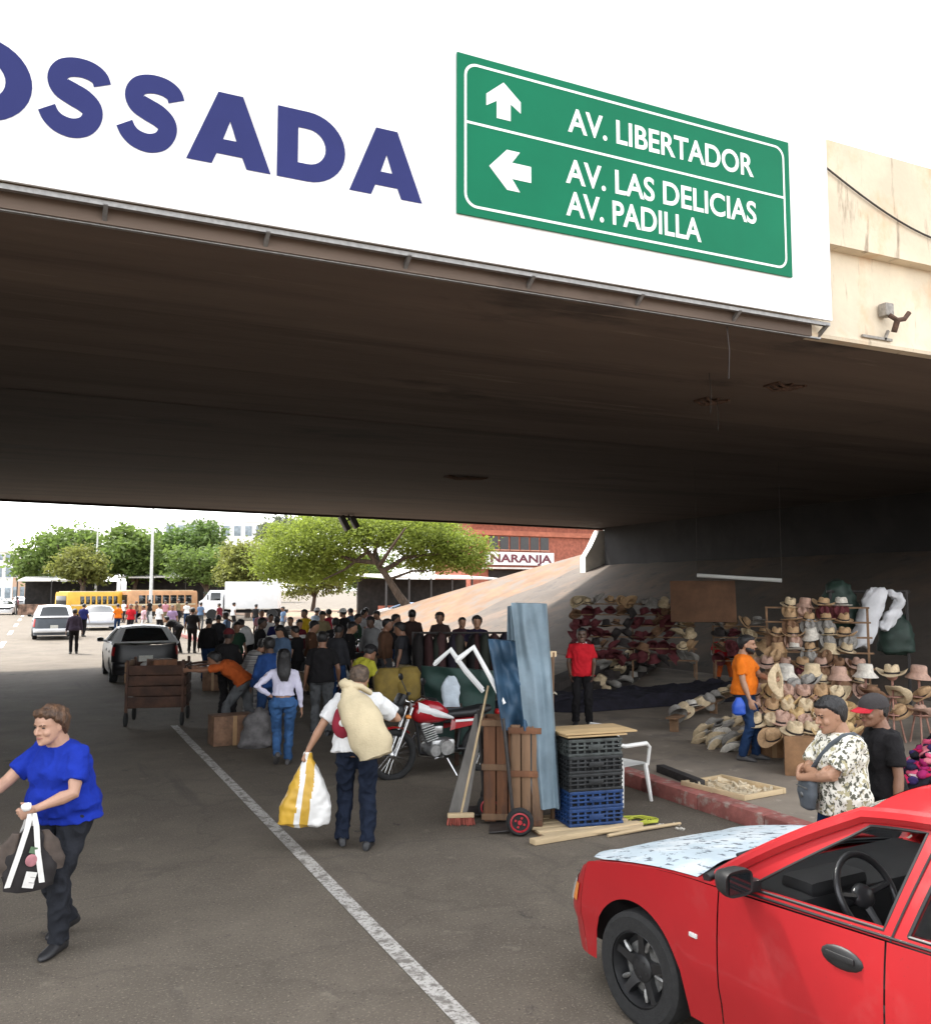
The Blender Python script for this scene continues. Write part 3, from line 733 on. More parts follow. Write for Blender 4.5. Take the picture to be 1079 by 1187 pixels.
# ------------------------------------------------------------------ people near the camera
def spot(px, py, z=0): p = at(px, py, z=z); return (p.x, p.y, z)
blue_tee = cloth('royal_blue_jersey', (.010, .032, .34)); dark_leg = cloth('charcoal_leggings', (.022, .024, .030)); navy = cloth('navy_trousers', (.012, .018, .035))
jeans = cloth('blue_denim', (.055, .14, .32), .25, scale=3); jeans_d = cloth('dark_denim', (.02, .05, .13), .25, scale=3); grey_tr = cloth('grey_trousers', (.11, .115, .12), .2)
white_c = cloth('white_cotton', (.72, .72, .71), .05); lilac = cloth('lilac_knit', (.60, .58, .70), .05); black_c = cloth('black_cotton', (.014, .013, .014), .15); orange_c = cloth('orange_cotton', (.72, .17, .012), .08)
rust_c = cloth('rust_orange_cotton', (.42, .085, .018), .15); red_c = cloth('red_pique', (.55, .015, .025), .1); yg_c = cloth('yellow_green_cotton', (.42, .40, .04), .12)
pat = cloth('leaf_print_shirt', (.74, .71, .62), .05)
mix_over(pat, (.10, .10, .075), 34, .535, .56, detail=2); mix_over(pat, (.40, .36, .22), 22, .58, .61, detail=2, loc=(4, 2, 7))
stripe_c = cloth('grey_stripe_cotton', (.42, .40, .38), .3, scale=3, stretch=(.2, .2, 14), col2=(.06, .06, .065))

woman = person('smiling woman in bright blue t-shirt carrying a black tote bag on the road', (.20, 6.85, 0), 136, 1.65, .010, 'light', 'brown', 'full', girth=1.52, belly=.8, bust=1.2, lean=14, headyaw=-6, headpitch=8,
    rh=(.30, .46, 1.02), lh=(-.06, .335, .985), lpole=(-1.3, -.9, .05), rpole=(.6, -.6, -.5), rf=(.08, -.16, 0), lf=(-.10, .12, 0), rheel=.25, knee=(0, 1, 0), lts=(.5, .6, .5), rts=(-.3, 0, 1), lcurl=1.25, rcurl=.5,
    top=blue_tee, sleeve=.72, hem=-.10, bottom=dark_leg, legr=1.12, hips=1.16, shoe=shoe_black, face=True, wr=.007)
packman = person('man seen from behind in white shirt hauling a beige sack on his back', (2.68, 8.1, 0), -22, 1.74, .010, 'tan', 'grey', 'buzz', girth=1.14, lean=17, headpitch=14, headyaw=-8,
    lh=(-.44, -.02, .865), lpole=(-.3, -1, 0), rh=(.18, .34, 1.12), rpole=(1, -.5, -.3), rf=(.10, .02, 0), lf=(-.13, .10, 0), lheel=.1, lcurl=1.3, rcurl=1.0, lts=(.3, 1, 0),
    top=white_c, sleeve=.78, hem=-.08, loose=.026, bottom=navy, legr=1.1, shoe=shoe_black, face=False, wr=.008)
whitetop = person('woman from behind in lilac long-sleeved crop top and blue jeans with hand on hip', (3.02, 12.3, 0), -14, 1.60, .011, 'tan', 'black', 'long', girth=.93, hips=1.14, lh=(-.19, .0, 1.0), lpole=(-1, -.45, 0), rh=(.26, .02, .80),
    lf=(-.07, -.12, 0), rf=(.08, .14, 0), lheel=.7, lcurl=.8, top=lilac, sleeve=1.95, hem=.20, loose=.010, bottom=jeans, waist=.16, legr=1.0, shoe=shoe_grey, twist=4)
blackman = person('broad man in black t-shirt and grey trousers beside the lilac top woman', spot(372, 853), -20, 1.74, .011, 'brown', 'black', 'buzz', girth=1.12, rh=(.26, .12, .86), lh=(-.27, .08, .82), top=black_c, sleeve=.75, bottom=grey_tr, legr=1.08, shoe=shoe_black)
cartman = person('man in rust orange t-shirt bending far forward to push the wooden cart', (2.98, 15.15, 0), 58, 1.72, .012, 'brown', 'black', 'short', lean=72, pelvis=(0, -.10, .84), headpitch=18, rh=(.20, .98, 1.02), lh=(-.20, .98, 1.02), rpole=(.6, 0, -1), lpole=(-.6, 0, -1),
    rf=(.12, -.42, 0), lf=(-.12, .18, 0), rheel=.2, rcurl=1.0, lcurl=1.0, rts=(0, 0, 1), lts=(0, 0, 1), top=rust_c, sleeve=.7, hem=-.04, bottom=grey_tr, legr=1.1, shoe=shoe_white)
redman = person('man in red polo shirt and dark trousers standing in shade under the bridge', spot(675, 841, .15), 150, 1.64, .012, 'dark', 'black', 'buzz', rh=(.20, .16, .86), lh=(-.18, .18, .86), top=red_c, sleeve=.72, bottom=black_c, shoe=shoe_black, face=True, collar=white_c, hem=-.14, loose=.028, legr=1.05)
orangeman = person('bearded man in bright orange t-shirt and blue jeans holding a straw hat', (8.42, 9.38, .15), -146, 1.67, .010, 'tan', 'black', 'short', girth=1.2, belly=.45, headyaw=4, headpitch=4, rh=(.24, .13, .80), lh=(-.10, .34, 1.06), lpole=(-1, -.4, -.6),
    rf=(.10, -.02, 0), lf=(-.10, .10, 0), beard=True, top=orange_c, sleeve=.72, hem=-.06, bottom=jeans_d, shoe=shoe_grey, face=True, loose=.02, lcurl=.9)
patman = person('man in leaf print shirt with arms crossed standing beside the red car', (5.12, 4.76, 0), 76, 1.67, .010, 'tan', 'black', 'short', girth=1.22, belly=.5, headyaw=-4, headpitch=16, rh=(-.10, .235, 1.11), lh=(.06, .29, 1.07), rpole=(1, .1, -.5), lpole=(-1, .1, -.5), rts=(0, .3, 1), lts=(0, .3, 1), rhd=(-.8, -.6, .1), lhd=(.8, -.5, .3), rcurl=.5, lcurl=.5,
    top=pat, sleeve=.80, hem=-.16, loose=.030, bottom=jeans_d, face=True, wr=.008)
capman = person('man in black t-shirt and red-peaked cap standing behind the leaf print shirt', (5.74, 4.94, 0), 66, 1.63, .010, 'brown', 'black', 'buzz', girth=1.02, headyaw=8, headpitch=6, rh=(.20, .26, 1.0), lh=(-.27, .03, .80), top=black_c, sleeve=.72, hem=-.13, loose=.026, bottom=black_c, face=True,
    cap=[cloth('charcoal_cap', (.05, .045, .045)), cloth('red_cap_peak', (.55, .03, .045))])
# beard of the man in orange is close-cropped hair on the jaw
seller = person('seated hat seller in red shirt and cap behind the man in orange', (15.6, 18.2, .15), 152, 1.65, .014, 'dark', 'black', 'buzz', pelvis=(0, 0, .46), rf=(.16, .42, 0), lf=(-.16, .42, 0), rh=(.16, .34, .58), lh=(-.16, .34, .58), lean=12, headpitch=15, top=red_c, bottom=rust_c, cap=[cloth('pale_cap', (.55, .52, .46))] * 2)
hoodman = person('person in black jacket and dark red cap behind the bending man', spot(262, 838), -35, 1.72, .013, 'dark', 'black', 'buzz', girth=1.1, rh=(.15, .26, 1.05), lh=(-.18, .26, 1.02), top=black_c, sleeve=1.95, bottom=black_c, loose=.03, cap=[cloth('maroon_cap', (.10, .015, .018))] * 2)
stripeman = person('person in grey striped shirt leaning over the goods by the road', spot(285, 842), -70, 1.62, .013, 'brown', 'black', 'short', lean=38, headpitch=25, rh=(.2, .42, .80), lh=(-.16, .40, .82), top=stripe_c, sleeve=1.6, bottom=stripe_c, loose=.025)
denim_j = cloth('blue_denim_jacket', (.02, .06, .20), .25, scale=3)
denimman = person('person in dark blue denim jacket left of the lilac top woman', spot(311, 858), 12, 1.66, .013, 'dark', 'black', 'short', girth=1.1, rh=(.22, .2, .9), lh=(-.24, .15, .85), top=denim_j, sleeve=1.95, bottom=jeans_d, loose=.024, headpitch=10)
yellowman = person('person in yellow-green shirt and dark cap bending beyond the beige sack', spot(413, 866), -65, 1.64, .013, 'brown', 'black', 'buzz', lean=30, headpitch=22, rh=(.18, .38, .85), lh=(-.15, .38, .85), top=yg_c, sleeve=.7, bottom=black_c, cap=[black_c, black_c])
# ------------------------------------------------------------------ cars
rubber = M('tyre_rubber', (.018, .018, .018), .85, .2, 30, .2); blackpl = M('black_plastic', (.015, .015, .016), .5, .15, 12); chrome = M('bright_metal', (.6, .6, .6), .25, .1, 8, metal=1); wornm = M('worn_metal', (.35, .35, .34), .45, .25, 25, metal=.8)
glass_dark = M('tinted_glass', (.012, .015, .017), .06, .02, 1, spec=.6); interior = M('car_interior', (.011, .011, .012), .8, .2, 8); seatm = M('grey_seat_fabric', (.10, .10, .11), .9, .2, 30)
clear = M('window_glass', (.75, .8, .8), .02, .0, 1, trans=1); amber = M('amber_lens', (.75, .25, .05), .3, .1); redlens = M('red_lens', (.45, .015, .015), .3, .1); lens = M('headlight_lens', (.62, .62, .6), .15, .1); plate = M('number_plate', (.65, .64, .58), .5, .1, 20)
def car(spec):
    g = dict(L=4.4, w=.85, wb=2.6, fo=.84, r=.30, hf=.66, hc=.93, hbr=.98, roof=1.37, sc=1.28, sr0=2.18, sr1=3.25, sg=4.0, hd=1.0, wr=.56, sill=.2, seams=(1.42, 2.50, 3.45), res=1, open_left=False, detail=False, bumper=None, roofm=None, lowm=None, glass=glass_dark)
    g.update(spec); L, w = g['L'], g['w']; paintm = g['paint']; root = empty(g['name'], g['loc'], g['rz'], g['label'], 'car', g.get('group'))
    lowm = g['lowm'] or paintm; roofm = g['roofm'] or paintm; bump_m = g['bumper'] or lowm
    Y = lambda s: L / 2 - s
    CF = .42
    def ztop(s):
        sc, sg = g['sc'], g['sg']
        if s < sc:
            t = max(0, s) / sc; return g['hf'] + (g['hc'] - g['hf']) * (1 - (1 - t) ** 1.7) - .11 * exp(-max(0, s) / .09)
        if s < sg: return g['hc'] + (g['hbr'] - g['hc']) * (s - sc) / (sg - sc)
        t = (s - sg) / max(.01, L - sg); return g['hbr'] + (g['hd'] - g['hbr']) * t
    ws = (g['fo'], g['fo'] + g['wb']); ra = g['r'] + .065
    def zbot(s):
        z = g['sill'] + .02 * (1 if s < .6 or s > L - .6 else 0)
        for c in ws:
            d = abs(s - c)
            if d < ra: z = max(z, g['r'] + sqrt(ra * ra - d * d) * .98)
        return z
    def plan(q):
        """q in [0,1] from the middle of the nose, down the left side, to the middle of the tail -> (x, s)"""
        if q < .14:
            a = pi / 2 * (1 - q / .14); return -w * (cos(a) ** .62) * .985, CF * (1 - sin(a) ** .85) * .98
        if q > .86:
            a = pi / 2 * ((q - .86) / .14); return -w * (cos(a) ** .5) * .985, L - CF * .75 * (1 - sin(a) ** .8) * .98
        t = (q - .14) / .72; s = CF + (L - CF * 1.75) * t
        return -w * (.985 + .015 * sin(pi * t)), s
    def inset(z):
        d = (z - .56) / .42; k = .035 * d * d if d > 0 else .045 * d * d
        return k + (.012 if z < .44 else 0) * min(1, (.44 - z) / .05)
    def skin_pt(q, t, out=0):
        x, s = plan(q); z0, z1 = zbot(s), ztop(s); z = z0 + (z1 - z0) * t
        k = (abs(x) - inset(z) + out) / max(abs(x), .05) if abs(x) > .25 else 1
        sh = 0
        if q < .14: sh = (inset(z) * 1.6 + .15 * max(0, (z - .46) / .2) ** 1.5) * (1 - q / .14) ** .6
        if q > .86: sh = -inset(z) * 1.6 * ((q - .86) / .14)
        so = (-out if q < .1 else (out if q > .9 else 0))
        return V((x * max(k, .5), Y(s + sh + so), z))
    def q_of(s): return .14 + .72 * (s - CF) / (L - CF * 1.75)
    def panel(name, q0, q1, m, mirror=True, both=True, nv=9):
        n = max(3, int((q1 - q0) / .72 * L / (.045 if g['res'] else .12)))
        for sgn in ((-1, 1) if mirror else (-1,)):
            mb = MB(); mb.grid(lambda u, v: (lambda p: V((-p.x * sgn, p.y, p.z)))(skin_pt(q0 + (q1 - q0) * u, v)), n, nv)
            o = mb.build(name, m, root, 40)
            if sgn == 1: continue
    e = .0009; s1, s2, s3 = g['seams']
    mb = MB(); nn_ = 24
    mb.grid(lambda u, v: (lambda qq: (lambda p: V((p.x if u <= .5 else -p.x, p.y, p.z)))(skin_pt(qq, v)))(abs(u - .5) * 2 * .13), nn_, 9); mb.build('front_bumper', bump_m, root, 40)
    mb = MB(); mb.grid(lambda u, v: (lambda qq: (lambda p: V((p.x if u <= .5 else -p.x, p.y, p.z)))(skin_pt(qq, v)))(1 - abs(u - .5) * 2 * .12), nn_, 9); mb.build('tail_panel', lowm, root, 40)
    panel('front_fender', .13 + e, q_of(s1) - e, lowm); panel('door', q_of(s1) + e, q_of(s2) - e, lowm); panel('rear_door', q_of(s2) + e, q_of(s3) - e, lowm); panel('rear_fender', q_of(s3) + e, .88, lowm)
    # hood
    def wtop(s):
        # half width of the body at the top edge
        if s < CF:
            lo, hi = 0.0, .14
            for _ in range(18):
                m_ = (lo + hi) / 2
                if plan(m_)[1] < s: lo = m_
                else: hi = m_
            return max(.02, abs(plan(lo)[0]) - inset(ztop(s)))
        return w * .985 - inset(ztop(s))
    def hoodf(u, v):
        a = (u - .5) * 2; sf = CF * (1 - sqrt(max(0, 1 - abs(a) ** 2.6))) * .9 + .13; s = sf + (g['sc'] - .03 - g.get('cowl', .02) - .10 * (1 - a * a) - sf) * v
        x = a * (w * .985 - .055); x = max(-wtop(s) + .01, min(wtop(s) - .01, x))
        return V((x, Y(s), ztop(s) + g.get('hoff', .012) + .05 * (1 - a * a) * (.4 + .6 * v) + .012 * exp(-((abs(a) - .72) / .10) ** 2)))
    mb = MB(); mb.grid(hoodf, 26, 18); mb.build('hood', g.get('hoodm', lowm), root, 60)
    mb = MB(); mb.grid(lambda u, v: (lambda s, a: V((a * (wtop(s) + .0), Y(s), ztop(s) - .004 + .006 * v)))(.44 + (g['sc'] + .12 - .44) * v, (u - .5) * 2), 8, 16); mb.build('fender_ledge', lowm, root, 60)
    # greenhouse
    wr, zr = g['wr'], g['roof']; xb = w * .985 - inset(g['hc']) - .012
    sc, sr0, sr1, sg = g['sc'], g['sr0'], g['sr1'], g['sg']; tail = g.get('kind') in ('hatch', 'wagon')
    def drop(s): return g.get('rdrop', .045) * max(0, min(1, (sr0 + .55 - s) / .55)) ** 2
    def side(s, t, inn=0):
        zb = ztop(min(s, sg)) ; x = xb + (wr - xb) * (t ** 1.12) - inn; z = zb + (zr - .055 - drop(s) - zb) * t
        return V((-x, Y(s), z))
    def fr(t): return sc + (sr0 - sc) * (.8 * t + .2 * t * t)
    def re(t): return sg + (sr1 - sg) * t ** .9
    outer = [(fr(i / 8), i / 8) for i in range(9)] + [(fr(1) + (re(1) - fr(1)) * i / 10, 1) for i in range(1, 10)] + [(re(1 - i / 8), 1 - i / 8) for i in range(9)] + [(re(0) + (fr(0) - re(0)) * i / 14, 0) for i in range(1, 14)]
    bp = s2 + .02                                             # door post
    def win(a_lo, a_hi, b_lo, b_hi, t0=.07, t1=.90):
        k = 6
        return [(a_lo + (a_hi - a_lo) * i / k, t0 + (t1 - t0) * i / k) for i in range(k + 1)] + [(a_hi + (b_hi - a_hi) * i / k, t1) for i in range(1, k)] + [(b_hi + (b_lo - b_hi) * i / k, t1 + (t0 - t1) * i / k) for i in range(k + 1)] + [(b_lo + (a_lo - b_lo) * i / k, t0) for i in range(1, k)]
    w1 = win(fr(.07) + .20, fr(.90) + .13, bp - .06 + .01 * g.get('slant', 0), bp - .09 + .13 * g.get('slant', 0)); w2 = win(bp + .09 - .03 * g.get('slant', 0), bp + .07 + .09 * g.get('slant', 0), min(s3 + .02, re(.1) - .14), min(s3 - .22, re(.9) - .12))
    wins = [w1, w2]
    if tail: wins.append(win(s3 + .10, s3 - .12, re(.1) - .16, re(.9) - .12))
    if g.get('cab'): wins = [w1]
    for sgn in (1, -1):
        mp = lambda s, t, inn=0: (lambda p: V((p.x * sgn, p.y, p.z)))(side(s, t, inn))
        bm = bmesh.new(); ed = []
        for loop in [outer] + wins:
            vv = [bm.verts.new((a, b, 0)) for a, b in loop]
            for i in range(len(vv)): ed.append(bm.edges.new((vv[i], vv[(i + 1) % len(vv)])))
        bmesh.ops.triangle_fill(bm, use_beauty=True, edges=ed, normal=(0, 0, 1)); bm.verts.index_update()
        mb = MB(); mb.add([mp(v_.co.x, v_.co.y) for v_ in bm.verts], [[v_.index for v_ in f.verts] for f in bm.faces]); bm.free()
        for lp in wins:
            n = len(lp); mb.add([mp(a, b) for a, b in lp] + [mp(a, b, .045) for a, b in lp], [(i, (i + 1) % n, n + (i + 1) % n, n + i) for i in range(n)])
        mb.tube([mp(fr(i / 10), i / 10, -.004) for i in range(1, 11)] + [mp(fr(1) + (re(1) - fr(1)) * i / 10, 1, -.004) for i in range(1, 11)] + [mp(re(1 - i / 10), 1 - i / 10, -.004) for i in range(1, 11)], .036, 8)
        mb.build('window_frame', roofm, root, 30)
        mb = MB()
        for lp in wins: mb.tube([mp(a, b, .004) for a, b in lp + lp[:1]], .008, 6)
        mb.tube([mp(s_, .03, -.006) for s_ in [fr(.05) + .15 + (re(.05) - fr(.05) - .3) * i / 12 for i in range(13)]], .006, 6)
        mb.tube([mp(bp - .015, t_, -.003) for t_ in [i / 8 for i in range(9)]], .005, 5) if not g.get('slant') else mb.tube([mp(bp - .01 + .12 * t_, t_, -.003) for t_ in [i / 8 for i in range(9)]], .005, 5)
        mb.build('window_seal', blackpl, root, 40)
        for i, lp in enumerate(wins):
            if g['open_left'] and i == 0 and sgn == 1: continue
            mb = MB(); mb.add([mp(a, b, .03) for a, b in lp], [tuple(range(len(lp)))]); mb.build('window', clear if g['detail'] else g['glass'], root, 0)
    def front(u, v, o=0):
        a = (u - .5) * 2; t = v; hw = (xb + (wr - xb) * t ** 1.12) - .02
        return V((a * hw, Y(fr(t)) + .10 * (1 - a * a) * (1 - .4 * t) + o, ztop(sc) + .01 + (zr - .05 - drop(sr0) - ztop(sc)) * t + (.05 * (1 - a * a)) * t + .03 * (1 - a * a) * (1 - t)))
    MB().grid(front, 14, 8).build('windscreen', clear if g['detail'] else g['glass'], root, 60)
    mb = MB(); mb.tube([front(i / 14, 0, .035) + V((0, 0, .004)) for i in range(15)], [.022] * 15, 8, True); mb.grid(lambda u, v: front(u, 0, .0) + V((0, (.16 + g.get('cowl', .02)) * v, -.014 - .012 * v)), 14, 2); 
    mb.tube([front(.2, .0, .06) + V((0, 0, .03)), front(.5, .035, .05) + V((0, 0, .03)), front(.8, .045, .04) + V((0, 0, .02))], .010, 6); mb.build('cowl', blackpl, root, 50)
    def back(u, v):
        a = (u - .5) * 2; t = v; hw = (xb + (wr - xb) * t ** 1.12) - .02
        return V((a * hw, Y(re(t)) - .08 * (1 - a * a) * (1 - .3 * t), ztop(sg) + .01 + (zr - .05 - ztop(sg)) * t + .05 * (1 - a * a) * t))
    MB().grid(back, 14, 8).build('rear_window', clear if g['detail'] else g['glass'], root, 60)
    if tail or g.get('rearframe'):
        fm = MB(); c = .13
        for a0, a1, b0, b1 in ((0, 1, 0, .10), (0, 1, .88, 1), (0, .11, .10, .88), (.89, 1, .10, .88)):
            fm.grid(lambda u, v: back(a0 + (a1 - a0) * u, b0 + (b1 - b0) * v) + V((0, -.012, .002)), 8, 4)
        fm.build('rear_window_frame', roofm, root, 50)
    def rooff(u, v):
        a = (u - .5) * 2; s = sr0 + (sr1 - sr0) * v; y = Y(s) + (.10 * .6 * (1 - a * a) * (1 - v)) - .056 * (1 - a * a) * v
        return V((a * wr * 1.0, y, zr - .05 + .05 * (1 - a * a) + .02 * sin(pi * v) + .006 - drop(s)))
    MB().grid(rooff, 14, 10).build('roof', roofm, root, 60)
    # deck behind the rear window
    if L - sg > .12:
        mb = MB(); mb.grid(lambda u, v: (lambda s, a: V((a * (w * .985 - inset(ztop(s)) - .0 if s < L - CF * .75 else abs(plan(min(1, .86 + .14 * max(0, (s - L + CF * .75) / (CF * .75)) ** .6))[0])), Y(s), ztop(s) + .03 * (1 - a * a))))(sg - .10 + (L - .03 - sg + .10) * v, (u - .5) * 2), 12, 8)
        mb.build('boot_lid', g.get('deckm', lowm), root, 60)
    # dark inside of the body
    mb = MB(); mb.box((0, 0, (g['sill'] + .62) / 2 + .02), (2 * (w - .26), L - .35, .62 - g['sill'])); 
    mb.box((0, Y((sc + sg) / 2), .40), (2 * (w - .06), g['wb'] - 2 * ra - .02, .34))
    mb.box((0, Y(.62), .56), (2 * (w - .26), .8, .14)); mb.box((0, Y(sc * .5 + .15), .66), (2 * w - .5, sc - .5, .12)); mb.build('underbody', interior, root, 0)
    # cabin
    if g['detail']:
        mb = MB(); mb.bbox((0, Y(sc + .20), .76), (2 * xb - .1, .5, .32), .06); mb.bbox((-.36, Y(sc + .34), .93), (.42, .2, .10), .05); mb.bbox((0, Y(sc + .95), .50), (.22, .7, .25), .04); mb.build('dashboard', interior, root, 50)
        for sgn in (-1, 1):
            ang = Matrix.Rotation(.28, 3, 'X'); c = V((sgn * .36, Y(sc + 1.30), .0))
            mb = MB(); mb.bbox(c + V((0, 0, .50)), (.48, .5, .16), .05); mb.bbox(c + V((0, -.30, .80)), (.46, .14, .62), .06, ang); mb.bbox(c + V((0, -.40, 1.14)), (.26, .09, .19), .04, ang)
            mb.tube([c + V((-.06, -.37, 1.0)), c + V((-.06, -.40, 1.1))], .008).tube([c + V((.06, -.37, 1.0)), c + V((.06, -.40, 1.1))], .008); mb.build('seat', seatm, root, 40)
        mb = MB(); mb.bbox((0, Y(sg - .55), .52), (1.25, .5, .2), .06); mb.bbox((0, Y(sg - .30), .78), (1.25, .16, .55), .06, Matrix.Rotation(.3, 3, 'X')); mb.build('rear_seat', seatm, root, 40)
        R = Matrix.Rotation(radians(62), 3, 'X'); c = V((-.36, Y(sc + .58), .93)); mb = MB()
        mb.tube([c + R @ V((.185 * cos(a), .185 * sin(a), 0)) for a in [2 * pi * i / 32 for i in range(33)]], .0165, 8)
        mb.ell(c + R @ V((0, 0, -.03)), (.07, .06, .035), 14, 8, R)
        for a in (.15, pi - .15, -pi / 2): mb.tube([c + R @ V((.05 * cos(a), .05 * sin(a), -.03)), c + R @ V((.18 * cos(a), .18 * sin(a), 0))], [.02, .014], 6)
        mb.tube([c + R @ V((0, 0, -.04)), c + R @ V((0, 0, -.35))], .03, 8); mb.build('steering_wheel', M('steering_wheel_vinyl', (.03, .03, .032), .35, .1), root, 50)
        mb = MB(); mb.bbox((w - .13, Y(sc + 1.0), .72), (.05, 1.1, .42), .02); mb.bbox((w - .17, Y(sc + 1.05), .80), (.07, .5, .05), .02); mb.build('door_trim', M('door_card', (.05, .05, .052), .7, .2, 10), root, 40)
        mb = MB(); mb.ell((0, Y(sr0 + .13), zr - .13), (.11, .02, .035)); mb.build('rear_view_mirror', blackpl, root, 50)
    # mirrors
    for sgn in (-1, 1):
        mb = MB(); c = V((sgn * (w + .085), Y(sc + .30), g['hc'] + .075 + g.get('mdz', 0)))
        rings = []
        for y_, k_ in ((-.055, .82), (-.06, 1), (-.03, 1.03), (.02, .92), (.06, .62), (.075, .2)):
            rings.append([c + V((sgn * (.02 - y_ * .15) + .088 * k_ * abs(cos(a)) ** .6 * (1 if cos(a) > 0 else -1), y_, .060 * k_ * abs(sin(a)) ** .6 * (1 if sin(a) > 0 else -1))) for a in [2 * pi * j / 20 for j in range(20)]])
        mb.loft(rings); mb.bbox((sgn * (w - .02), Y(sc + .27), g['hc'] + .04 + g.get('mdz', 0) * .7), (.12, .10, .06), .02)
        mo = mb.build('wing_mirror', g.get('mirrorm', blackpl), root, 40)
        MB().grid(lambda u, v: c + V((sgn * .028 + (u - .5) * .135, -.0625, (v - .5) * .082)), 4, 4).build('mirror_glass', glass_dark, mo)
    # wheels
    for sw in ws:
        for sgn in (-1, 1):
            c = V((sgn * (w - .115), Y(sw), g['r'])); r = g['r']; st = g.get('steer', 0) if sw == ws[0] else 0
            mb = MB(); mb.lathe([(r * .66, -.095), (r * .90, -.10), (r * .985, -.085), (r, -.06), (r, .06), (r * .985, .085), (r * .90, .10), (r * .66, .095), (r * .62, .0)], n=40, axis='x', caps=False)
            wo = mb.build('wheel', rubber, root, 30, loc=c); wo.rotation_euler = (0, 0, st)
            mb = MB(); f = sgn
            mb.lathe([(r * .67, f * .088), (r * .63, f * .092), (r * .60, f * .06), (r * .57, f * .01), (.02, f * .0)], n=40, axis='x', caps=False)
            for i in range(5):
                a = 2 * pi * i / 5 + .35; d = V((0, cos(a), sin(a))); tt = V((0, -sin(a), cos(a)))
                pr = []
                for rr_, hw, xo in ((.14, .30, .045), (.30, .17, .062), (.52, .13, .070), (.64, .17, .075)):
                    pr.append([V((f * xo, 0, 0)) + d * r * rr_ + tt * r * hw * .5, V((f * xo, 0, 0)) + d * r * rr_ - tt * r * hw * .5, V((f * (xo - .05), 0, 0)) + d * r * rr_ - tt * r * hw * .55, V((f * (xo - .05), 0, 0)) + d * r * rr_ + tt * r * hw * .55])
                mb.loft(pr)
            mb.lathe([(r * .24, f * .02), (r * .24, f * .058), (r * .17, f * .068), (.001, f * .07)], n=20, axis='x')
            for i in range(5):
                a = 2 * pi * i / 5 + .98; mb.lathe([(.009, f * .04), (.009, f * .07), (.001, f * .072)], (0, r * .15 * cos(a), r * .15 * sin(a)), 6, 'x')
            ro = mb.build('rim', g.get('rimm', wornm), wo, 30)
            if g['detail']:
                mb = MB()
                for i in range(5):
                    a = 2 * pi * i / 5 + .35 + .33; pts = [V((f * .06, r * q_ * cos(a + (q_ - .3) * .1), r * q_ * sin(a + (q_ - .3) * .1))) for q_ in (.34, .45, .56)]
                    mb.tube(pts, [.008, .015, .01], 6)
                mb.lathe([(r * .46, f * .02), (r * .46, f * .03), (.02, f * .032)], n=24, axis='x'); mb.build('brake_disc', wornm, wo, 40)
    # lights, handles, plate
    def patch(name, q0, q1, z0, z1, m, out=.006, mir=True):
        for sgn in ((1, -1) if mir else (1,)):
            def P(u, v):
                q = q0 + (q1 - q0) * u; x, s = plan(q); t = (z0 + (z1 - z0) * v - zbot(s)) / (ztop(s) - zbot(s)); p = skin_pt(q, t, out); return V((p.x * sgn, p.y, p.z))
            MB().grid(P, 8, 4).build(name, m, root, 50)
    patch('headlight', .045, .108, g['hf'] - .17, g['hf'] - .035, lens); patch('indicator', .1085, .122, g['hf'] - .15, g['hf'] - .045, amber)
    tz = g.get('tailz', (g['hd'] - .30, g['hd'] - .12)); patch('tail_light', .868, .915, tz[0], tz[1], redlens)
    patch('grille', -.0 + .001, .04, g['hf'] - .15, g['hf'] - .05, blackpl)
    py = Y(L) - .012
    MB().bbox((0, py, g.get('platez', .62)), (.34, .012, .16), .004).build('number_plate', plate, root)
    rb = MB(); n_ = 20
    rb.loft([[(lambda p: V((p.x if u_ <= .5 else -p.x, p.y - .05 * 1, z_ + 0 * p.z)))(skin_pt(1 - abs(u_ - .5) * 2 * .125, .2)) + V((0, dy_, 0)) for z_, dy_ in ((.36, .05), (.36, -.02), (.40, -.05), (.50, -.05), (.54, -.02), (.54, .05))] for u_ in [i / n_ for i in range(n_ + 1)]])
    rb.build('rear_bumper', g.get('rbm', bump_m), root, 40)
    for sgn in (-1, 1):
        for sh_, nm in ((s2 - .20, 'door_handle'), (s3 - .16 if not g.get('cab') else None, 'door_handle')):
            if sh_ is None: continue
            p = skin_pt(q_of(sh_), (g['hc'] - .155 + g.get('hdz', 0) * .7 - zbot(sh_)) / (ztop(sh_) - zbot(sh_)), .0); mb = MB()
            mb.ell((-sgn * p.x * 1.0, p.y, p.z), (.016, .105, .048), 20, 8); mb.bbox((-sgn * (p.x - .014), p.y, p.z + .006), (.012, .14, .026), .005)
            mb.build(nm, blackpl, root, 40)
    if g['detail']:
        p = skin_pt(q_of(1.30), .62, .003); MB().bbox(p + V((0, 0, 0)), (.012, .055, .022), .004).build('side_repeater', lens, root)
        mb = MB(); mb.grid(lambda u, v: skin_pt(q_of(1.20 + 2.3 * u), 0, .002) + V((0, 0, .02 + .03 * v)), 20, 1)
    return root
red_paint = M('faded_red_paint', (.37, .014, .018), .36, .06, 1.5, .04, bscale=3, coat=.3, spec=.4)
mix_over(red_paint, (.34, .045, .045), 2.0, .55, .8, rough=.6)
mix_over(red_paint, (.22, .02, .02), 60, .70, .76, detail=2)
peel = M('peeling_pale_hood_paint', (.46, .54, .58), .5, .06, 3)
mix_over(peel, (.58, .62, .63), 3.5, .46, .6, detail=8, rough=.7)
mix_over(peel, (.10, .12, .14), 22, .57, .60, stretch=(1, .5, 1), detail=8, rough=.85)
black_rim = M('black_rim', (.02, .02, .021), .4, .2, 20)
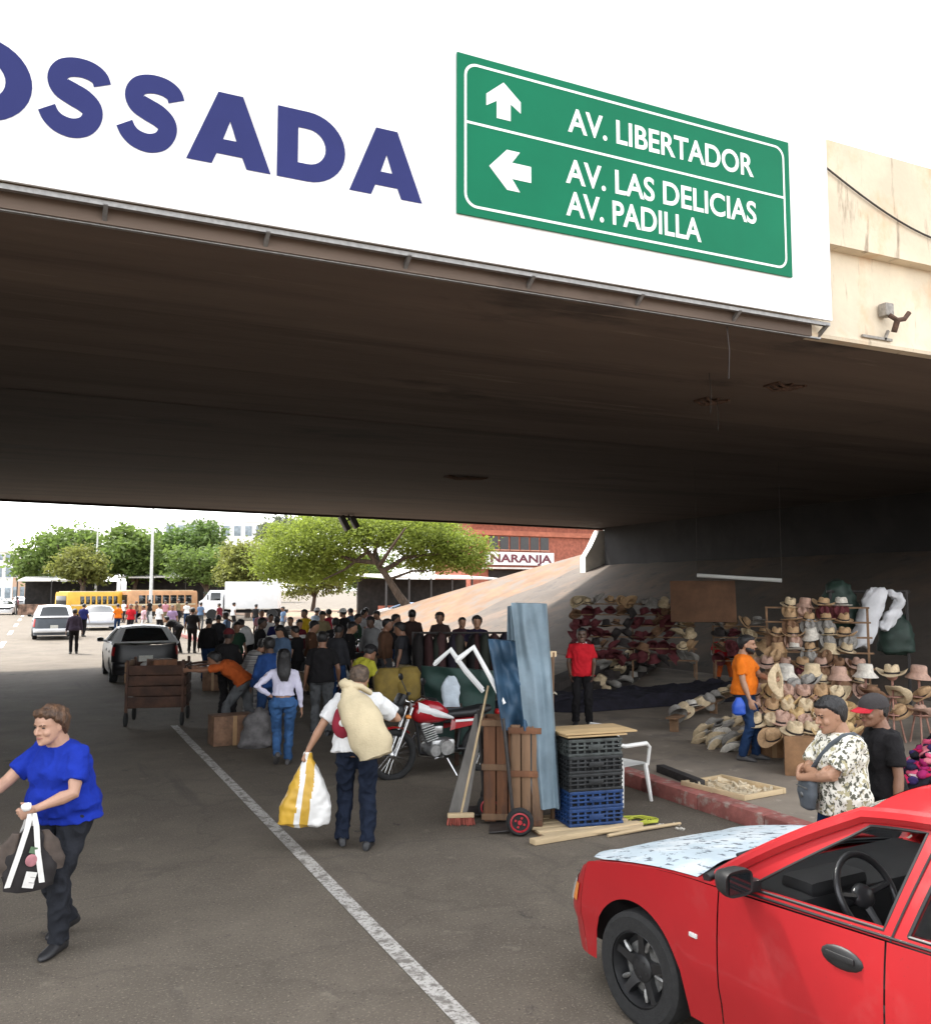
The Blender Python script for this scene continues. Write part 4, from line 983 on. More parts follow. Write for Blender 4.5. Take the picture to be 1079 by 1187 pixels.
redcar = car(dict(name='parked_car', paint=red_paint, hoodm=peel, hc=.895, hbr=1.01, roof=1.46, wr=.58, sr0=2.12, sc=1.37, cowl=.07, hf=.665, seams=(1.46, 2.37, 3.40), hoff=.004, hdz=.10, mdz=.045, slant=1, loc=(3.955, 2.97, 0), rz=radians(5), open_left=True, detail=True, rimm=black_rim, steer=.06, label='faded red car with peeling pale hood parked in the foreground'))
# worn patches where the red paint has chipped to white along the fender
chip = M('chipped_white', (.62, .60, .57), .8, .1)
# ------------------------------------------------------------------ traffic farther down the road
white_p = M('white_car_paint', (.78, .79, .80), .35, .05, 2); grey_p = M('grey_car_paint', (.10, .115, .135), .4, .1, 2); black_p = M('black_car_paint', (.014, .014, .016), .35, .1, 2); silver_p = M('silver_car_paint', (.42, .44, .47), .35, .06, 2, metal=.4); blue_p = M('pale_blue_car_paint', (.30, .42, .62), .4, .08, 2); dred_p = M('dark_red_car_paint', (.22, .03, .03), .4, .08, 2)
yel = M('bus_yellow', (.75, .42, .04), .5, .08, 2); ora = M('bus_orange', (.62, .33, .16), .6, .12, 2); crm = M('bus_cream', (.72, .62, .42), .6, .1, 2)
def dep_(px, d):
    r = ray(px, 690); return r * (d / (r.x * sin(YAW) + r.y * cos(YAW)))
def gp(px, py): p = at(px, py, z=0); return (p.x, p.y, 0)
x, y, _ = gp(168, 792)
car(dict(name='parked_car', res=0, paint=white_p, lowm=black_p, roofm=white_p, kind='hatch', L=4.1, w=.84, sr1=3.3, sg=3.92, hbr=1.0, hd=.96, roof=1.42, hoodm=white_p, rbm=black_p, tailz=(.70, .92), loc=(x, y + 2.0, 0), rz=.0, rearframe=True, mirrorm=white_p, label='white-roofed hatchback with black tail stopped behind the wooden cart'))
x, y, _ = gp(61, 742)
car(dict(name='parked_car', res=0, paint=white_p, lowm=grey_p, roofm=white_p, kind='wagon', L=4.5, w=.93, wr=.66, sr1=3.95, sg=4.42, seams=(1.42, 2.5, 3.45), roof=1.62, hbr=1.06, hc=1.02, hf=.82, hd=1.02, r=.34, bumper=wornm, rbm=white_p, tailz=(.62, .98), loc=(x, y + 2.2, 0), rz=.02, label='old grey car with white roof driving away in the left lane'))
x, y, _ = gp(116, 731)
car(dict(name='parked_car', res=0, paint=white_p, L=4.6, w=.92, wr=.62, sg=3.7, sr1=2.95, hbr=.98, hd=.94, roof=1.40, bumper=silver_p, rbm=silver_p, tailz=(.72, .86), platez=.5, loc=(x, y + 2.2, 0), rz=.0, label='white saloon car just right of the old grey car'))
for i, (px, py, m, rz, lb) in enumerate(((5, 713, white_p, pi, 'white oncoming car at the left edge of the photo'), (22, 702, silver_p, pi, 'silver oncoming car right of the white one in the far lane'), (38, 697, dred_p, pi, 'small dark red car far off among the parked traffic'), (50, 694, grey_p, 0, 'small grey car far off left of the tree trunks'), (-2, 704, grey_p, pi, 'dark grey oncoming car cut by the left edge of the photo'), (30, 693, blue_p, pi, 'tiny pale blue car far off above the dark red one'), (62, 699, silver_p, 0, 'silver car half hidden behind the old grey car roof'), (14, 693, black_p, pi, 'tiny black oncoming car far off at the left'), (84, 700, yel, 0, 'small yellow taxi right of the old grey car'))):
    x, y, _ = gp(px, py)
    car(dict(name='parked_car', res=0, paint=m, loc=(x, y + 2, 0), rz=rz, label=lb, group='cars far down the avenue'))
p = at(455, 712, z=0)
car(dict(name='parked_car', res=0, paint=white_p, roofm=blue_p, lowm=white_p, loc=(25.6, 66.5, 0), rz=radians(62), label='white and blue car parked beyond the far end of the embankment'))
# yellow bus and orange bus
def bus(name, loc, rz, m, m2, label, L=9.0, h=2.75, w=2.35):
    root = empty(name, loc, rz, label, 'bus', 'buses far down the avenue')
    mb = MB(); rings = []
    for y_, k_ in ((-L / 2, .94), (-L / 2 + .15, 1), (L / 2 - .2, 1), (L / 2, .93)):
        rings.append([V((w / 2 * k_ * sx_, y_, z_)) for sx_, z_ in ((-.92, .45), (-1, .6), (-1, 1.35), (-.96, h - .2), (-.85, h), (.85, h), (.96, h - .2), (1, 1.35), (1, .6), (.92, .45))])
    mb.loft(rings); mb.build('body', m, root, 30)
    mb = MB(); mb.box((0, 0, h + .03), (w * .8, L * .9, .06)); mb.build('roof', m2, root)
    for sx_ in (-1, 1):
        for i in range(7):
            y_ = -L / 2 + .7 + i * (L - 1.4) / 7 + .5
            MB().bbox((sx_ * (w / 2 - .022), y_, h * .68), (.05, (L - 1.4) / 7 - .14, .72), .02, Matrix.Rotation(-sx_ * .03, 3, 'Y')).build('window', glass_dark, root)
        MB().box((sx_ * (w / 2 + .004), 0, 1.15), (.02, L - .5, .12)).build('stripe', m2, root)
    MB().bbox((0, -L / 2 - .01, h * .68), (w * .74, .06, .8), .03).build('rear_window', glass_dark, root); MB().bbox((0, L / 2 + .01, h * .66), (w * .8, .06, .95), .03).build('windscreen', glass_dark, root)
    MB().bbox((0, -L / 2 - .04, .55), (w * .96, .14, .22), .03).build('bumper', wornm, root)
    for sx_ in (-1, 1):
        MB().bbox((sx_ * .95, -L / 2 - .02, 1.0), (.16, .06, .26), .02).build('tail_light', redlens, root)
        for y_ in (-L / 2 + 2, L / 2 - 1.8):
            MB().lathe([(.25, -.12), (.44, -.13), (.46, -.08), (.46, .08), (.44, .13), (.25, .12)], (sx_ * (w / 2 - .14), y_, .46), 24, 'x').build('wheel', rubber, root)
    return root
p = gp(128, 712); q = dep_(104, 74); bus('bus', (q.x, q.y, 0), radians(-62), yel, crm, 'yellow bus with pale roof behind the white saloon car', 4.8, 2.2, 2.0)
p = gp(205, 712); q = dep_(182, 78); bus('bus', (q.x, q.y, 0), radians(-64), ora, crm, 'faded orange bus left of the white box truck', 6.6, 2.3)
# white box truck
q = dep_(279, 72); t = empty('box_truck', (q.x, q.y, 0), radians(70), 'white box truck parked side-on beneath the trees', 'truck')
MB().bbox((0, -1.0, 1.95), (2.2, 4.1, 2.1), .04).build('cargo_box', white_p, t)
mb = MB(); mb.loft([[V((sx_, y_, z_)) for sx_, z_ in ((-1.05, .6), (-1.08, 1.5), (-.95, zt_), (.95, zt_), (1.08, 1.5), (1.05, .6))] for y_, zt_ in ((1.2, 2.35), (2.2, 2.35), (2.75, 1.6), (3.0, 1.45))]); mb.build('cab', white_p, t, 30)
for sx_ in (-1, 1):
    MB().bbox((sx_ * 1.02, 1.75, 1.85), (.06, .75, .6), .03, Matrix.Rotation(-sx_ * .15, 3, 'Y')).build('window', glass_dark, t)
    MB().bbox((sx_ * 1.25, 2.3, 1.8), (.1, .08, .4), .02).build('wing_mirror', blackpl, t)
    for y_ in (-2.6, 2.0): MB().lathe([(.2, -.12), (.42, -.13), (.45, -.08), (.45, .08), (.42, .13), (.2, .12)], (sx_ * .95, y_, .45), 24, 'x').build('wheel', rubber, t)
    MB().bbox((sx_ * .75, 3.02, .85), (.3, .06, .2), .03).build('headlight', lens, t)
MB().bbox((0, 2.52, 1.92), (1.75, .06, .72), .03, Matrix.Rotation(-.62, 3, 'X')).build('windscreen', glass_dark, t)
mb = MB(); mb.box((0, -.5, .7), (.9, 6.4, .25)); mb.bbox((0, 3.05, .55), (2.1, .15, .25), .03); mb.build('chassis', interior, t)
# ------------------------------------------------------------------ handcarts, crates and boards by the kerb
def dep(px, py, d):
    r = ray(px, py); return V((0, 0, CAMZ)) + r * (d / (r.x * sin(YAW) + r.y * cos(YAW)))
wood = M('weathered_plank', (.25, .145, .08), .85, .3, 4, .4, stretch=(1, 1, .12), bscale=18, detail=8)
woodr = M('reddish_plank', (.21, .09, .042), .85, .3, 4, .4, stretch=(1, 1, .12), bscale=18)
mix_over(wood, (.10, .065, .045), 5, .54, .68, stretch=(1, 1, .3)); mix_over(woodr, (.07, .04, .03), 5, .52, .66, stretch=(1, 1, .3))
pale_w = M('pale_raw_wood', (.62, .47, .28), .8, .12, 5, .25, stretch=(.3, 1, 1)); ply = M('plywood', (.58, .40, .20), .75, .15, 3, .1, stretch=(.4, 2, 1))
darkwood = M('dark_stained_wood', (.085, .038, .022), .8, .3, 5, .3); red_rim = M('red_steel_rim', (.42, .02, .03), .45, .1)
white_st = M('white_painted_steel', (.80, .80, .78), .45, .05, 10); dk_st = M('dark_steel_tube', (.04, .035, .033), .5, .2, 20); boardm = M('grey_metal_plank', (.20, .185, .165), .7, .25, 4, .2, stretch=(1, 1, .3))
def hand_truck(loc, rz, lean, label, wheels=True):
    t = empty('hand_truck', loc, rz, label, 'hand truck', 'hand trucks by the crates')
    R = Matrix.Rotation(lean, 3, 'X'); f = MB()
    q = lambda x, z, y=0: R @ V((x, y, z)) + V((0, 0, .13))
    for s in (-1, 1): f.tube([q(s * .19, -.08), q(s * .19, .98)], .017, 8)
    for z in (.02, .28, .54, .82): f.tube([q(-.19, z), q(.19, z)], .013, 6)
    f.tube([q(0, .02, -.01), q(0, .82, -.01)], .011, 6); f.build('frame', dk_st, t)
    p = MB(); p.bbox(q(0, -.09, .12), (.40, .26, .012), .004, R); p.build('toe_plate', dk_st, t)
    a = MB(); a.tube([V((-.27, -.06, .13)), V((.27, -.06, .13))], .012, 8); a.build('axle', wornm, t)
    for s in (-1, 1):
        m = MB(); m.lathe([(.075, -.035), (.11, -.045), (.13, -.025), (.134, 0), (.13, .025), (.11, .045), (.075, .035)], n=24, axis='x'); w_ = m.build('wheel', rubber, t, 40, loc=(s * .245, -.06, .134))
        m = MB(); m.lathe([(.093, -.03), (.093, .043), (.080, .046), (.074, .030), (.024, .034), (.02, .05), (.001, .051)], n=20, axis='x'); m.lathe([(.093, .02), (.093, -.043), (.080, -.046), (.074, -.030), (.024, -.034), (.02, -.05), (.001, -.051)], n=20, axis='x')
        for i in range(4):
            an = i * pi / 2 + .4; m.box((0, .045 * cos(an), .045 * sin(an)), (.08, .02, .02), Matrix.Rotation(an, 3, 'X'))
        m.build('rim', red_rim, w_, 40)
    return t, R
# two trucks, side on, their white handles kinked like an inverted V
ht1, R1 = hand_truck((4.32, 8.13, 0), radians(62), -.10, 'hand truck with red-rimmed wheels nearest the camera, leaning crates on it')
ht2, R2 = hand_truck((4.34, 8.80, 0), radians(60), -.06, 'second hand truck with red wheels just behind the nearer one')
def handle(t, pts, nm='handle'):
    mb = MB(); mw = (Matrix.Translation(t.location) @ Matrix.Rotation(t.rotation_euler.z, 4, 'Z')).inverted()
    for off in (0, .30):
        d = ray(540, 700).normalized() * off
        mb.tube([mw @ (dep(*p) + d) for p in pts], .026, 6)
    mb.tube([mw @ dep(*pts[0]), mw @ (dep(*pts[0]) + ray(540, 700).normalized() * .30)], .022, 6); mb.build(nm, white_st, t, 30)
handle(ht1, [(530, 766, 9.2), (549, 751, 9.2), (568, 785, 9.2), (584, 816, 9.2)]); handle(ht2, [(504, 770, 9.9), (522, 754, 9.9), (540, 779, 9.9), (560, 802, 9.9)])
# long tapered board and broom leaning on them
b = empty('metal_plank', (3.98, 8.86, 0), 0, 'long tapered grey plank leaning beside the broom', 'plank')
mb = MB(); p0, p1 = dep(519, 946, 9.5) - V((3.98, 8.86, 0)), dep(541, 946, 9.5) - V((3.98, 8.86, 0)); t0, t1 = dep(551, 828, 9.75) - V((3.98, 8.86, 0)), dep(562, 828, 9.75) - V((3.98, 8.86, 0)); dz = V((.01, .03, 0))
mb.loft([[p0, p1, p1 + dz, p0 + dz], [p0.lerp(t0, .5), p1.lerp(t1, .5), p1.lerp(t1, .5) + dz, p0.lerp(t0, .5) + dz], [t0, t1, t1 + dz, t0 + dz]]); mb.build('plank', boardm, b)
bro = empty('broom', tuple(at(534, 957, z=0)), 0, 'push broom with red bristles and long pale handle leaning on the hand trucks', 'broom'); o = V(bro.location)
mb = MB(); mb.tube([V((0, 0, .10)), dep(566, 795, 9.45) - o], .013, 8); mb.build('handle', pale_w, bro)
MB().bbox((0, 0, .10), (.27, .06, .045), .01, -.35).build('head', pale_w, bro)
mb = MB(); random.seed(5)
for i in range(90):
    x = -.125 + .25 * random.random(); y = -.022 + .044 * random.random(); R = Matrix.Rotation(-.35, 3, 'Z')
    mb.tube([R @ V((x, y, .09)), R @ V((x * 1.12 + random.uniform(-.006, .006), y * 2.2 - .01, .004 + .01 * random.random()))], [.006, .004], 4)
mb.build('bristles', M('red_bristles', (.40, .10, .07), .9, .2, 20), bro)
# wooden fruit crates stood on end
def stood_crate(loc, rz, w, d, h, label, m, m2):
    t = empty('wooden_crate', loc, rz, label, 'crate', 'wooden crates stood on end'); n = 3; mb = MB()
    for i in range(n): mb.bbox((-w / 2 + w / n * (i + .5), -d / 2, h / 2 + random.uniform(-.012, .012)), (w / n - .012, .016, h), .003)
    for i in range(3): mb.bbox((-w / 2, -d / 2 + d / 3 * (i + .5), h / 2), (.014, d / 3 - .014, h), .003); mb.bbox((w / 2, -d / 2 + d / 3 * (i + .5), h / 2), (.014, d / 3 - .014, h), .003)
    mb.bbox((0, d / 2, h / 2), (w, .014, h), .003); mb.build('slats', m, t)
    for z in (.04, h * .52, h - .05):
        mb = MB(); mb.bbox((-.012, -d / 2 - .014, z), (w + .03, .02, .06), .004); mb.bbox((-w / 2 - .012, -.005, z), (.02, d + .01, .06), .004); mb.build('cleat', m2, t)
random.seed(8)
stood_crate((4.37, 8.46, .04), radians(-30), .36, .30, 1.02, 'brown slatted crate stood on end in front of the blue tarpaulin', woodr, wood)
stood_crate((4.46, 8.11, .04), radians(-32), .30, .20, .98, 'orange-brown slatted crate stood on end beside the red wheel', wood, woodr)
# low platform under everything
t = empty('pallet', (4.95, 7.9, 0), radians(-6), 'low worn wooden pallet under the stacked plastic crates', 'pallet'); mb = MB()
for i in range(5): mb.bbox((0, -.28 + .16 * i, .035), (1.05, .11, .022), .004)
mb.build('deck_boards', pale_w, t); mb = MB()
for x in (-.48, 0, .48): mb.bbox((x, .04, .012), (.08, .72, .022), .004)
mb.build('bearers', wood, t)
# plastic crates
def bottle_crate(loc, rz, m, label):
    t = empty('plastic_crate', loc, rz, label, 'crate', 'plastic crates stacked on the pallet'); L, Wd, h = .58, .40, .215; mb = MB()
    mb.bbox((0, 0, .012), (L - .02, Wd - .02, .02), .004)
    for s in (-1, 1):
        for z, hh in ((.02, .035), (.085, .022), (.135, .022), (h - .02, .04)):
            mb.bbox((0, s * (Wd / 2 - .01), z), (L, .022, hh), .004); mb.bbox((s * (L / 2 - .01), 0, z), (.022, Wd - .03, hh), .004)
        for i in range(8): mb.bbox((-L / 2 + .02 + (L - .04) / 7 * i, s * (Wd / 2 - .012), h / 2), (.022, .016, h - .03), .003)
        for i in range(6): mb.bbox((s * (L / 2 - .012), -Wd / 2 + .03 + (Wd - .06) / 5 * i, h / 2), (.016, .022, h - .03), .003)
    mb.bbox((0, -Wd / 2 - .002, .11), (.16, .012, .07), .004); mb.build('basket', m, t, 30)
    fill = MB(); fill.box((0, 0, .1), (L - .06, Wd - .06, .16)); fill.build('liner', interior, t)
    return t
blk_pl = M('black_crate_plastic', (.025, .027, .028), .5, .3, 9); blu_pl = M('blue_crate_plastic', (.012, .05, .17), .5, .2, 9); gre_pl = M('grey_crate_plastic', (.07, .08, .075), .55, .3, 9)
for i, (m, lb) in enumerate(((blu_pl, 'blue plastic crate at the bottom of the stack'), (blu_pl, 'upper of two blue plastic crates in the stack'), (blk_pl, 'black plastic crate resting on the blue ones'), (blk_pl, 'black plastic crate in the middle under the grey one'), (gre_pl, 'dark grey plastic crate topmost under the plywood board'))):
    bottle_crate((5.06 + .006 * (i % 2), 7.93, .05 + .168 * i * 1.0), radians(-7 + 1.5 * ((i * 3) % 3 - 1)), m, lb)
    bpy.data.objects[-1] if False else None
for o_ in [o for o in bpy.data.objects if o.name.startswith('plastic_crate')]: o_.scale = (1, 1, .78)
o = tag(MB().build('plywood_board', ply), 'pale plywood board laid over the crate stack as a table top', 'board') if False else None
mb = MB(); mb.bbox((0, 0, 0), (.80, .50, .018), .004); mb.bbox((-.05, -.03, -.025), (.66, .46, .016), .004)
o = mb.build('plywood_board', ply, loc=(5.12, 7.97, .945), rz=radians(-5)); tag(o, 'pale plywood board laid over the crate stack as a table top', 'board')
tag(MB().bbox((0, 0, .03), (1.3, .10, .05), .008).build('timber', pale_w, loc=(4.86, 7.62, 0), rz=radians(5)), 'pale split timber lying in front of the pallet', 'timber')
# post with lashed cross pieces
t = empty('wooden_post', (4.80, 8.18, 0), 0, 'rough upright post with a lashed crosspiece beside the pale blue tarpaulin', 'post'); mb = MB()
mb.tube([(0, 0, 0), (.006, 0, .6), (-.012, .01, 1.2), (0, 0, 1.72)], [.032, .030, .033, .030], 8); mb.tube([(.055, .03, 0), (.06, .03, .9)], [.026, .024], 8); mb.build('pole', wood, t)
MB().bbox((-.03, 0, 1.70), (.17, .07, .06), .01, .4).build('crosspiece', pale_w, t)
mb = MB()
for z in (.5, .86, .92, 1.3): mb.tube([(.045 * cos(a), .045 * sin(a), z + .01 * sin(3 * a)) for a in [2 * pi * i / 12 for i in range(13)]], .007, 5)
mb.build('rope_lashing', M('pale_rope', (.5, .45, .36), .9), t)
# tall draped tarpaulin and the darker folded one before it
def drape(name, m, label, px, d, wpx, amp, seed, thick=.05, rz=-.3):
    """px: four pixel corners (top-left, top-right, bottom-right, bottom-left)"""
    c = [dep(a, b, d) for a, b in px]; o = (c[2] + c[3]) / 2; o.z = 0; mb = MB(); fw = V((sin(YAW + .2), cos(YAW + .2), 0))
    def P(u, v, back=0):
        p = c[3].lerp(c[2], u).lerp(c[0].lerp(c[1], u), v); w_ = 1.5 * amp * (sin(u * wpx + seed + 1.5 * noise.noise(V((u * 2, v * 1.5, seed)))) * (.4 + .6 * (1 - v)) + 1.2 * noise.noise(V((u * 4 + seed, v * 5, 1))))
        return p + fw * (w_ + back) - o
    mb.grid(lambda u, v: P(u, v), 40, 50); mb.grid(lambda u, v: P(u, v, thick * (1.6 + 1.4 * sin(pi * u))), 40, 50)
    for e in (0, 1): mb.grid(lambda u, v: P(e, v, thick * 1.6 * u), 3, 50); mb.grid(lambda u, v: P(u, e, thick * (1.6 + 1.4 * sin(pi * u)) * v), 40, 3)
    return tag(mb.build(name, m, loc=o, smooth=60), label, 'tarpaulin')
pale_t = M('pale_blue_tarpaulin', (.20, .275, .325), .6, .18, 2.2, .25, bscale=12); deep_t = M('deep_blue_tarpaulin', (.03, .085, .155), .6, .25, 2.5, .3, bscale=12)
drape('tarpaulin', pale_t, 'pale blue-grey tarpaulin draped upright over a tall panel', [(592, 699), (632, 700), (648, 938), (618, 938)], 9.12, 9, .022, 1.0, .10)
drape('tarpaulin', deep_t, 'deep blue folded tarpaulin hung in front of the pale one', [(566, 741), (606, 745), (626, 846), (583, 846)], 9.2, 10, .04, 4.0, .05)
drape('tarpaulin', pale_t, 'short grey-blue tarpaulin bunched behind the deep blue one', [(588, 703), (600, 700), (624, 850), (585, 860)], 9.42, 8, .03, 7.0, .06)
# plastic chair
t = empty('plastic_chair', (5.98, 8.72, 0), radians(-75), 'white plastic armchair half hidden behind the crate stack', 'chair'); wp = M('white_plastic', (.80, .79, .75), .4, .06, 5)
mb = MB(); mb.grid(lambda u, v: V(((u - .5) * .46, (v - .5) * .44, .42 - .02 * sin(pi * u) * sin(pi * v))), 8, 8); mb.bbox((0, .22, .40), (.46, .02, .05), .008); mb.bbox((0, -.22, .40), (.46, .02, .05), .008); mb.build('seat', wp, t)
for sx in (-1, 1):
    for sy in (-1, 1): MB().tube([(sx * .21, sy * .2, .42), (sx * .25, sy * .25, 0)], [.028, .02], 8).build('leg', wp, t)
    MB().tube([(sx * .23, .22, .40), (sx * .255, .23, .60), (sx * .25, .18, .645), (sx * .25, -.18, .65), (sx * .22, -.22, .66)], [.018, .02, .024, .024, .02], 8).build('armrest', wp, t)
mb = MB()
for i in range(5): mb.tube([(-.17 + .085 * i, -.21, .42), (-.18 + .09 * i, -.29, .84)], .02, 6, True, .5)
mb.tube([(-.22, -.21, .42), (-.22, -.28, .78), (-.14, -.30, .86), (.14, -.30, .86), (.22, -.28, .78), (.22, -.21, .42)], .022, 8); mb.build('backrest', wp, t)
# rope tangle, stick and rubbish on the asphalt
ropem = M('yellow_green_rope', (.50, .52, .06), .7, .1); pts = []; random.seed(4)
for i in range(90):
    a = i * .55; r = .07 + .10 * noise.noise(V((i * .13, 0, 2))) + .05; pts.append(V((r * cos(a) * 1.5 + .0016 * i, r * sin(a), .012 + .05 * abs(noise.noise(V((i * .2, 1, 0)))))))
tag(MB().tube(pts, .007, 6).build('rope', ropem, loc=(5.52, 7.86, 0)), 'tangled yellow-green rope on the asphalt beside the crates', 'rope')
tag(MB().tube([(-.46, 0, .02), (0, .012, .03), (.46, .03, .02)], [.016, .019, .014], 7).build('stick', pale_w, loc=(5.45, 7.50, 0), rz=.05), 'pale thin stick lying on the asphalt by the rope', 'stick')
paper = M('scrap_paper', (.62, .58, .5), .9, .1)
for i, (x, y, lb) in enumerate(((5.72, 7.62, 'crumpled paper scrap on the asphalt by the stick'), (5.88, 7.58, 'small pale scrap at the right end of the stick'), (5.80, 7.42, 'torn paper scrap in front of the stick'))):
    mb = MB(); mb.grid(lambda u, v: V(((u - .5) * .09, (v - .5) * .06, .008 + .03 * abs(noise.noise(V((u * 3 + i * 5, v * 3, 0)))))), 6, 5); mb.grid(lambda u, v: V(((u - .5) * .09, (v - .5) * .06, .004)), 6, 5)
    tag(mb.build('paper_scrap', paper, loc=(x, y, 0), rz=i * 1.1), lb, 'litter', 'paper scraps')
# timbers and pale tray on the pavement edge
tag(MB().bbox((0, 0, .045), (.11, .95, .09), .01).build('beam', M('charred_wood', (.035, .03, .028), .8, .3, 10, .3), loc=(6.84, 8.74, .15), rz=radians(-9)), 'short dark wooden beam lying along the kerb', 'beam')
t = empty('wooden_tray', (7.02, 8.05, .15), radians(8), 'shallow pale wooden tray of shavings lying on the pavement edge', 'tray'); mb = MB()
mb.bbox((0, 0, .012), (.62, .85, .016), .004); mb.build('base', pale_w, t); mb = MB()
for s in (-1, 1): mb.bbox((s * .32, 0, .035), (.035, .90, .06), .006); mb.bbox((0, s * .43, .033), (.60, .035, .055), .006)
mb.build('rim', pale_w, t); mb = MB(); random.seed(9)
for i in range(60):
    c = V((random.uniform(-.26, .26), random.uniform(-.36, .36), .03)); a = random.uniform(0, 3); mb.box(c, (random.uniform(.05, .16), .025, random.uniform(.01, .05)), Matrix.Rotation(a, 3, 'Z') @ Matrix.Rotation(random.uniform(-.4, .4), 3, 'Y'))
mb.build('offcuts', M('pale_offcuts', (.66, .55, .38), .9, .2, 9), t)

# ------------------------------------------------------------------ motorcycle
def motorcycle(loc, rz, label):
    t = empty('motorcycle', loc, rz, label, 'motorcycle'); mred = M('metallic_red_paint', (.36, .012, .02), .25, .05, 2, coat=.5); mwhite = M('white_tank_panel', (.75, .75, .74), .35, .04)
    alu = M('cast_aluminium', (.55, .55, .54), .38, .2, 18, metal=.85)
    for y, nm in ((.66, 'wheel'), (-.64, 'wheel')):
        r = .30; mb = MB(); mb.tube([(0, r * cos(a) * .93, r * sin(a) * .93) for a in [2 * pi * i / 40 for i in range(41)]], .042, 10, False); w_ = mb.build(nm, rubber, t, 50, loc=(0, y, r))
        mb = MB(); mb.lathe([(.245, -.022), (.255, 0), (.245, .022), (.235, 0)], n=40, axis='x', caps=False); mb.lathe([(.012, -.07), (.05, -.05), (.05, .05), (.012, .07)], n=16, axis='x')
        for i in range(28):
            a = 2 * pi * i / 28; a2 = a + (.35 if i % 2 else -.35); mb.tube([(.02 * (1 if i % 4 < 2 else -1), .05 * cos(a2), .05 * sin(a2)), (0, .24 * cos(a), .24 * sin(a))], .0028, 4, False)
        mb.build('rim', chrome, w_, 40)
    mb = MB()
    for s in (-1, 1): mb.tube([(s * .085, .66, .30), (s * .085, .50, .68), (s * .085, .42, .88)], [.024, .021, .019], 10)
    mb.build('fork', chrome, t)
    mb = MB(); mb.grid(lambda u, v: V(((u - .5) * .13, .66 + .355 * cos(.35 + 2.0 * v), .30 + .355 * sin(.35 + 2.0 * v) - .02 * abs(u - .5) * 2)), 6, 14); mb.build('front_mudguard', mred, t, 60)
    mb = MB(); mb.ell((0, .60, .84), (.11, .10, .11)); mb.build('headlamp', blackpl, t); mb = MB(); mb.lathe([(.09, .0), (.07, .03), (.01, .04)], (0, .68, .84), 20, 'y'); mb.build('lamp_lens', lens, t)
    mb = MB(); mb.bbox((0, .56, .98), (.2, .08, .16), .04, Matrix.Rotation(.5, 3, 'X')); mb.build('instruments', blackpl, t)
    mb = MB(); mb.tube([(-.38, .26, 1.0), (-.22, .36, 1.02), (-.1, .42, .94), (.1, .42, .94), (.22, .36, 1.02), (.38, .26, 1.0)], .014, 8); mb.build('handlebar', chrome, t)
    for s in (-1, 1):
        mb = MB(); mb.tube([(s * .28, .31, 1.01), (s * .40, .25, 1.0)], .022, 8); mb.build('grip', blackpl, t)
        mb = MB(); mb.tube([(s * .26, .34, 1.02), (s * .33, .40, 1.20)], .007, 6); mb.ell((s * .34, .40, 1.23), (.07, .018, .045)); mb.build('mirror', blackpl, t)
        mb = MB(); mb.ell((s * .17, .52, .78), (.05, .035, .03)); mb.build('turn_signal', amber, t)
    def tank(y, w_, z0, z1): return [V((w_ * abs(cos(a)) ** .7 * (1 if cos(a) > 0 else -1), y, (z0 + z1) / 2 + (z1 - z0) / 2 * abs(sin(a)) ** .8 * (1 if sin(a) > 0 else -1))) for a in [2 * pi * i / 20 for i in range(20)]]
    mb = MB(); mb.loft([tank(.40, .05, .74, .84), tank(.34, .13, .68, .92), tank(.20, .155, .66, .97), tank(.05, .145, .66, .94), tank(-.08, .09, .68, .84), tank(-.12, .05, .70, .78)]); mb.build('fuel_tank', mred, t, 60)
    for s in (-1, 1):
        mb = MB(); mb.grid(lambda u, v: V((s * (.146 + .022 * sin(pi * v) - .05 * (u - .5) ** 2 * 3), .36 - .5 * u, .80 + .15 * v * (1 - .75 * u) - .1 * u)), 14, 6); mb.build('tank_panel', mwhite, t, 60)
        mb = MB(); mb.loft([[V((s * .10, y_, z_)) for y_, z_ in ((-.10, .56), (-.12, .70), (-.55, .72), (-.60, .62))], [V((s * .15, y_, z_)) for y_, z_ in ((-.15, .585), (-.16, .675), (-.50, .70), (-.55, .64))]]); mb.build('side_panel', mred, t, 40)
        mb = MB(); mb.bbox((s * .155, -.33, .685), (.012, .36, .03), .004); mb.build('side_stripe', mwhite, t)
        mb = MB(); mb.tube([(s * .13, -.64, .32), (s * .13, -.50, .62)], .026, 10); mb.tube([(s * .13, -.58 + .1 * 0 - .02 * 0 + .12 * i / 9 - .04, .36 + .24 * i / 9) for i in range(10)], .036, 8); mb.build('shock_absorber', chrome, t)
    mb = MB(); mb.loft([tank(-.06, .10, .72, .80), tank(-.15, .13, .71, .82), tank(-.40, .135, .71, .83), tank(-.62, .12, .73, .86), tank(-.72, .08, .76, .85)]); mb.build('seat', blackpl, t, 60)
    mb = MB(); mb.tube([(0, .40, .86), (0, .32, .62), (0, .28, .30), (0, .0, .22), (0, -.25, .30), (0, -.30, .60)], .022, 8); mb.tube([(0, .40, .80), (0, -.1, .66), (0, -.70, .70)], .022, 8)
    for s in (-1, 1): mb.tube([(s * .09, -.20, .32), (s * .11, -.64, .30)], .02, 8)
    mb.build('frame', blackpl, t)
    mb = MB(); mb.bbox((0, .0, .36), (.24, .34, .20), .05); mb.lathe([(.09, -.18), (.10, -.15), (.10, .15), (.09, .18)], (0, -.02, .36), 24, 'x'); mb.lathe([(.07, -.165), (.08, -.15), (.08, .15), (.07, .165)], (0, .13, .33), 20, 'x')
    R = Matrix.Rotation(-.25, 3, 'X')
    for i in range(7): mb.bbox(V((0, .14 + .012 * i, .46 + .028 * i)), (.19, .17, .014), .004, R)
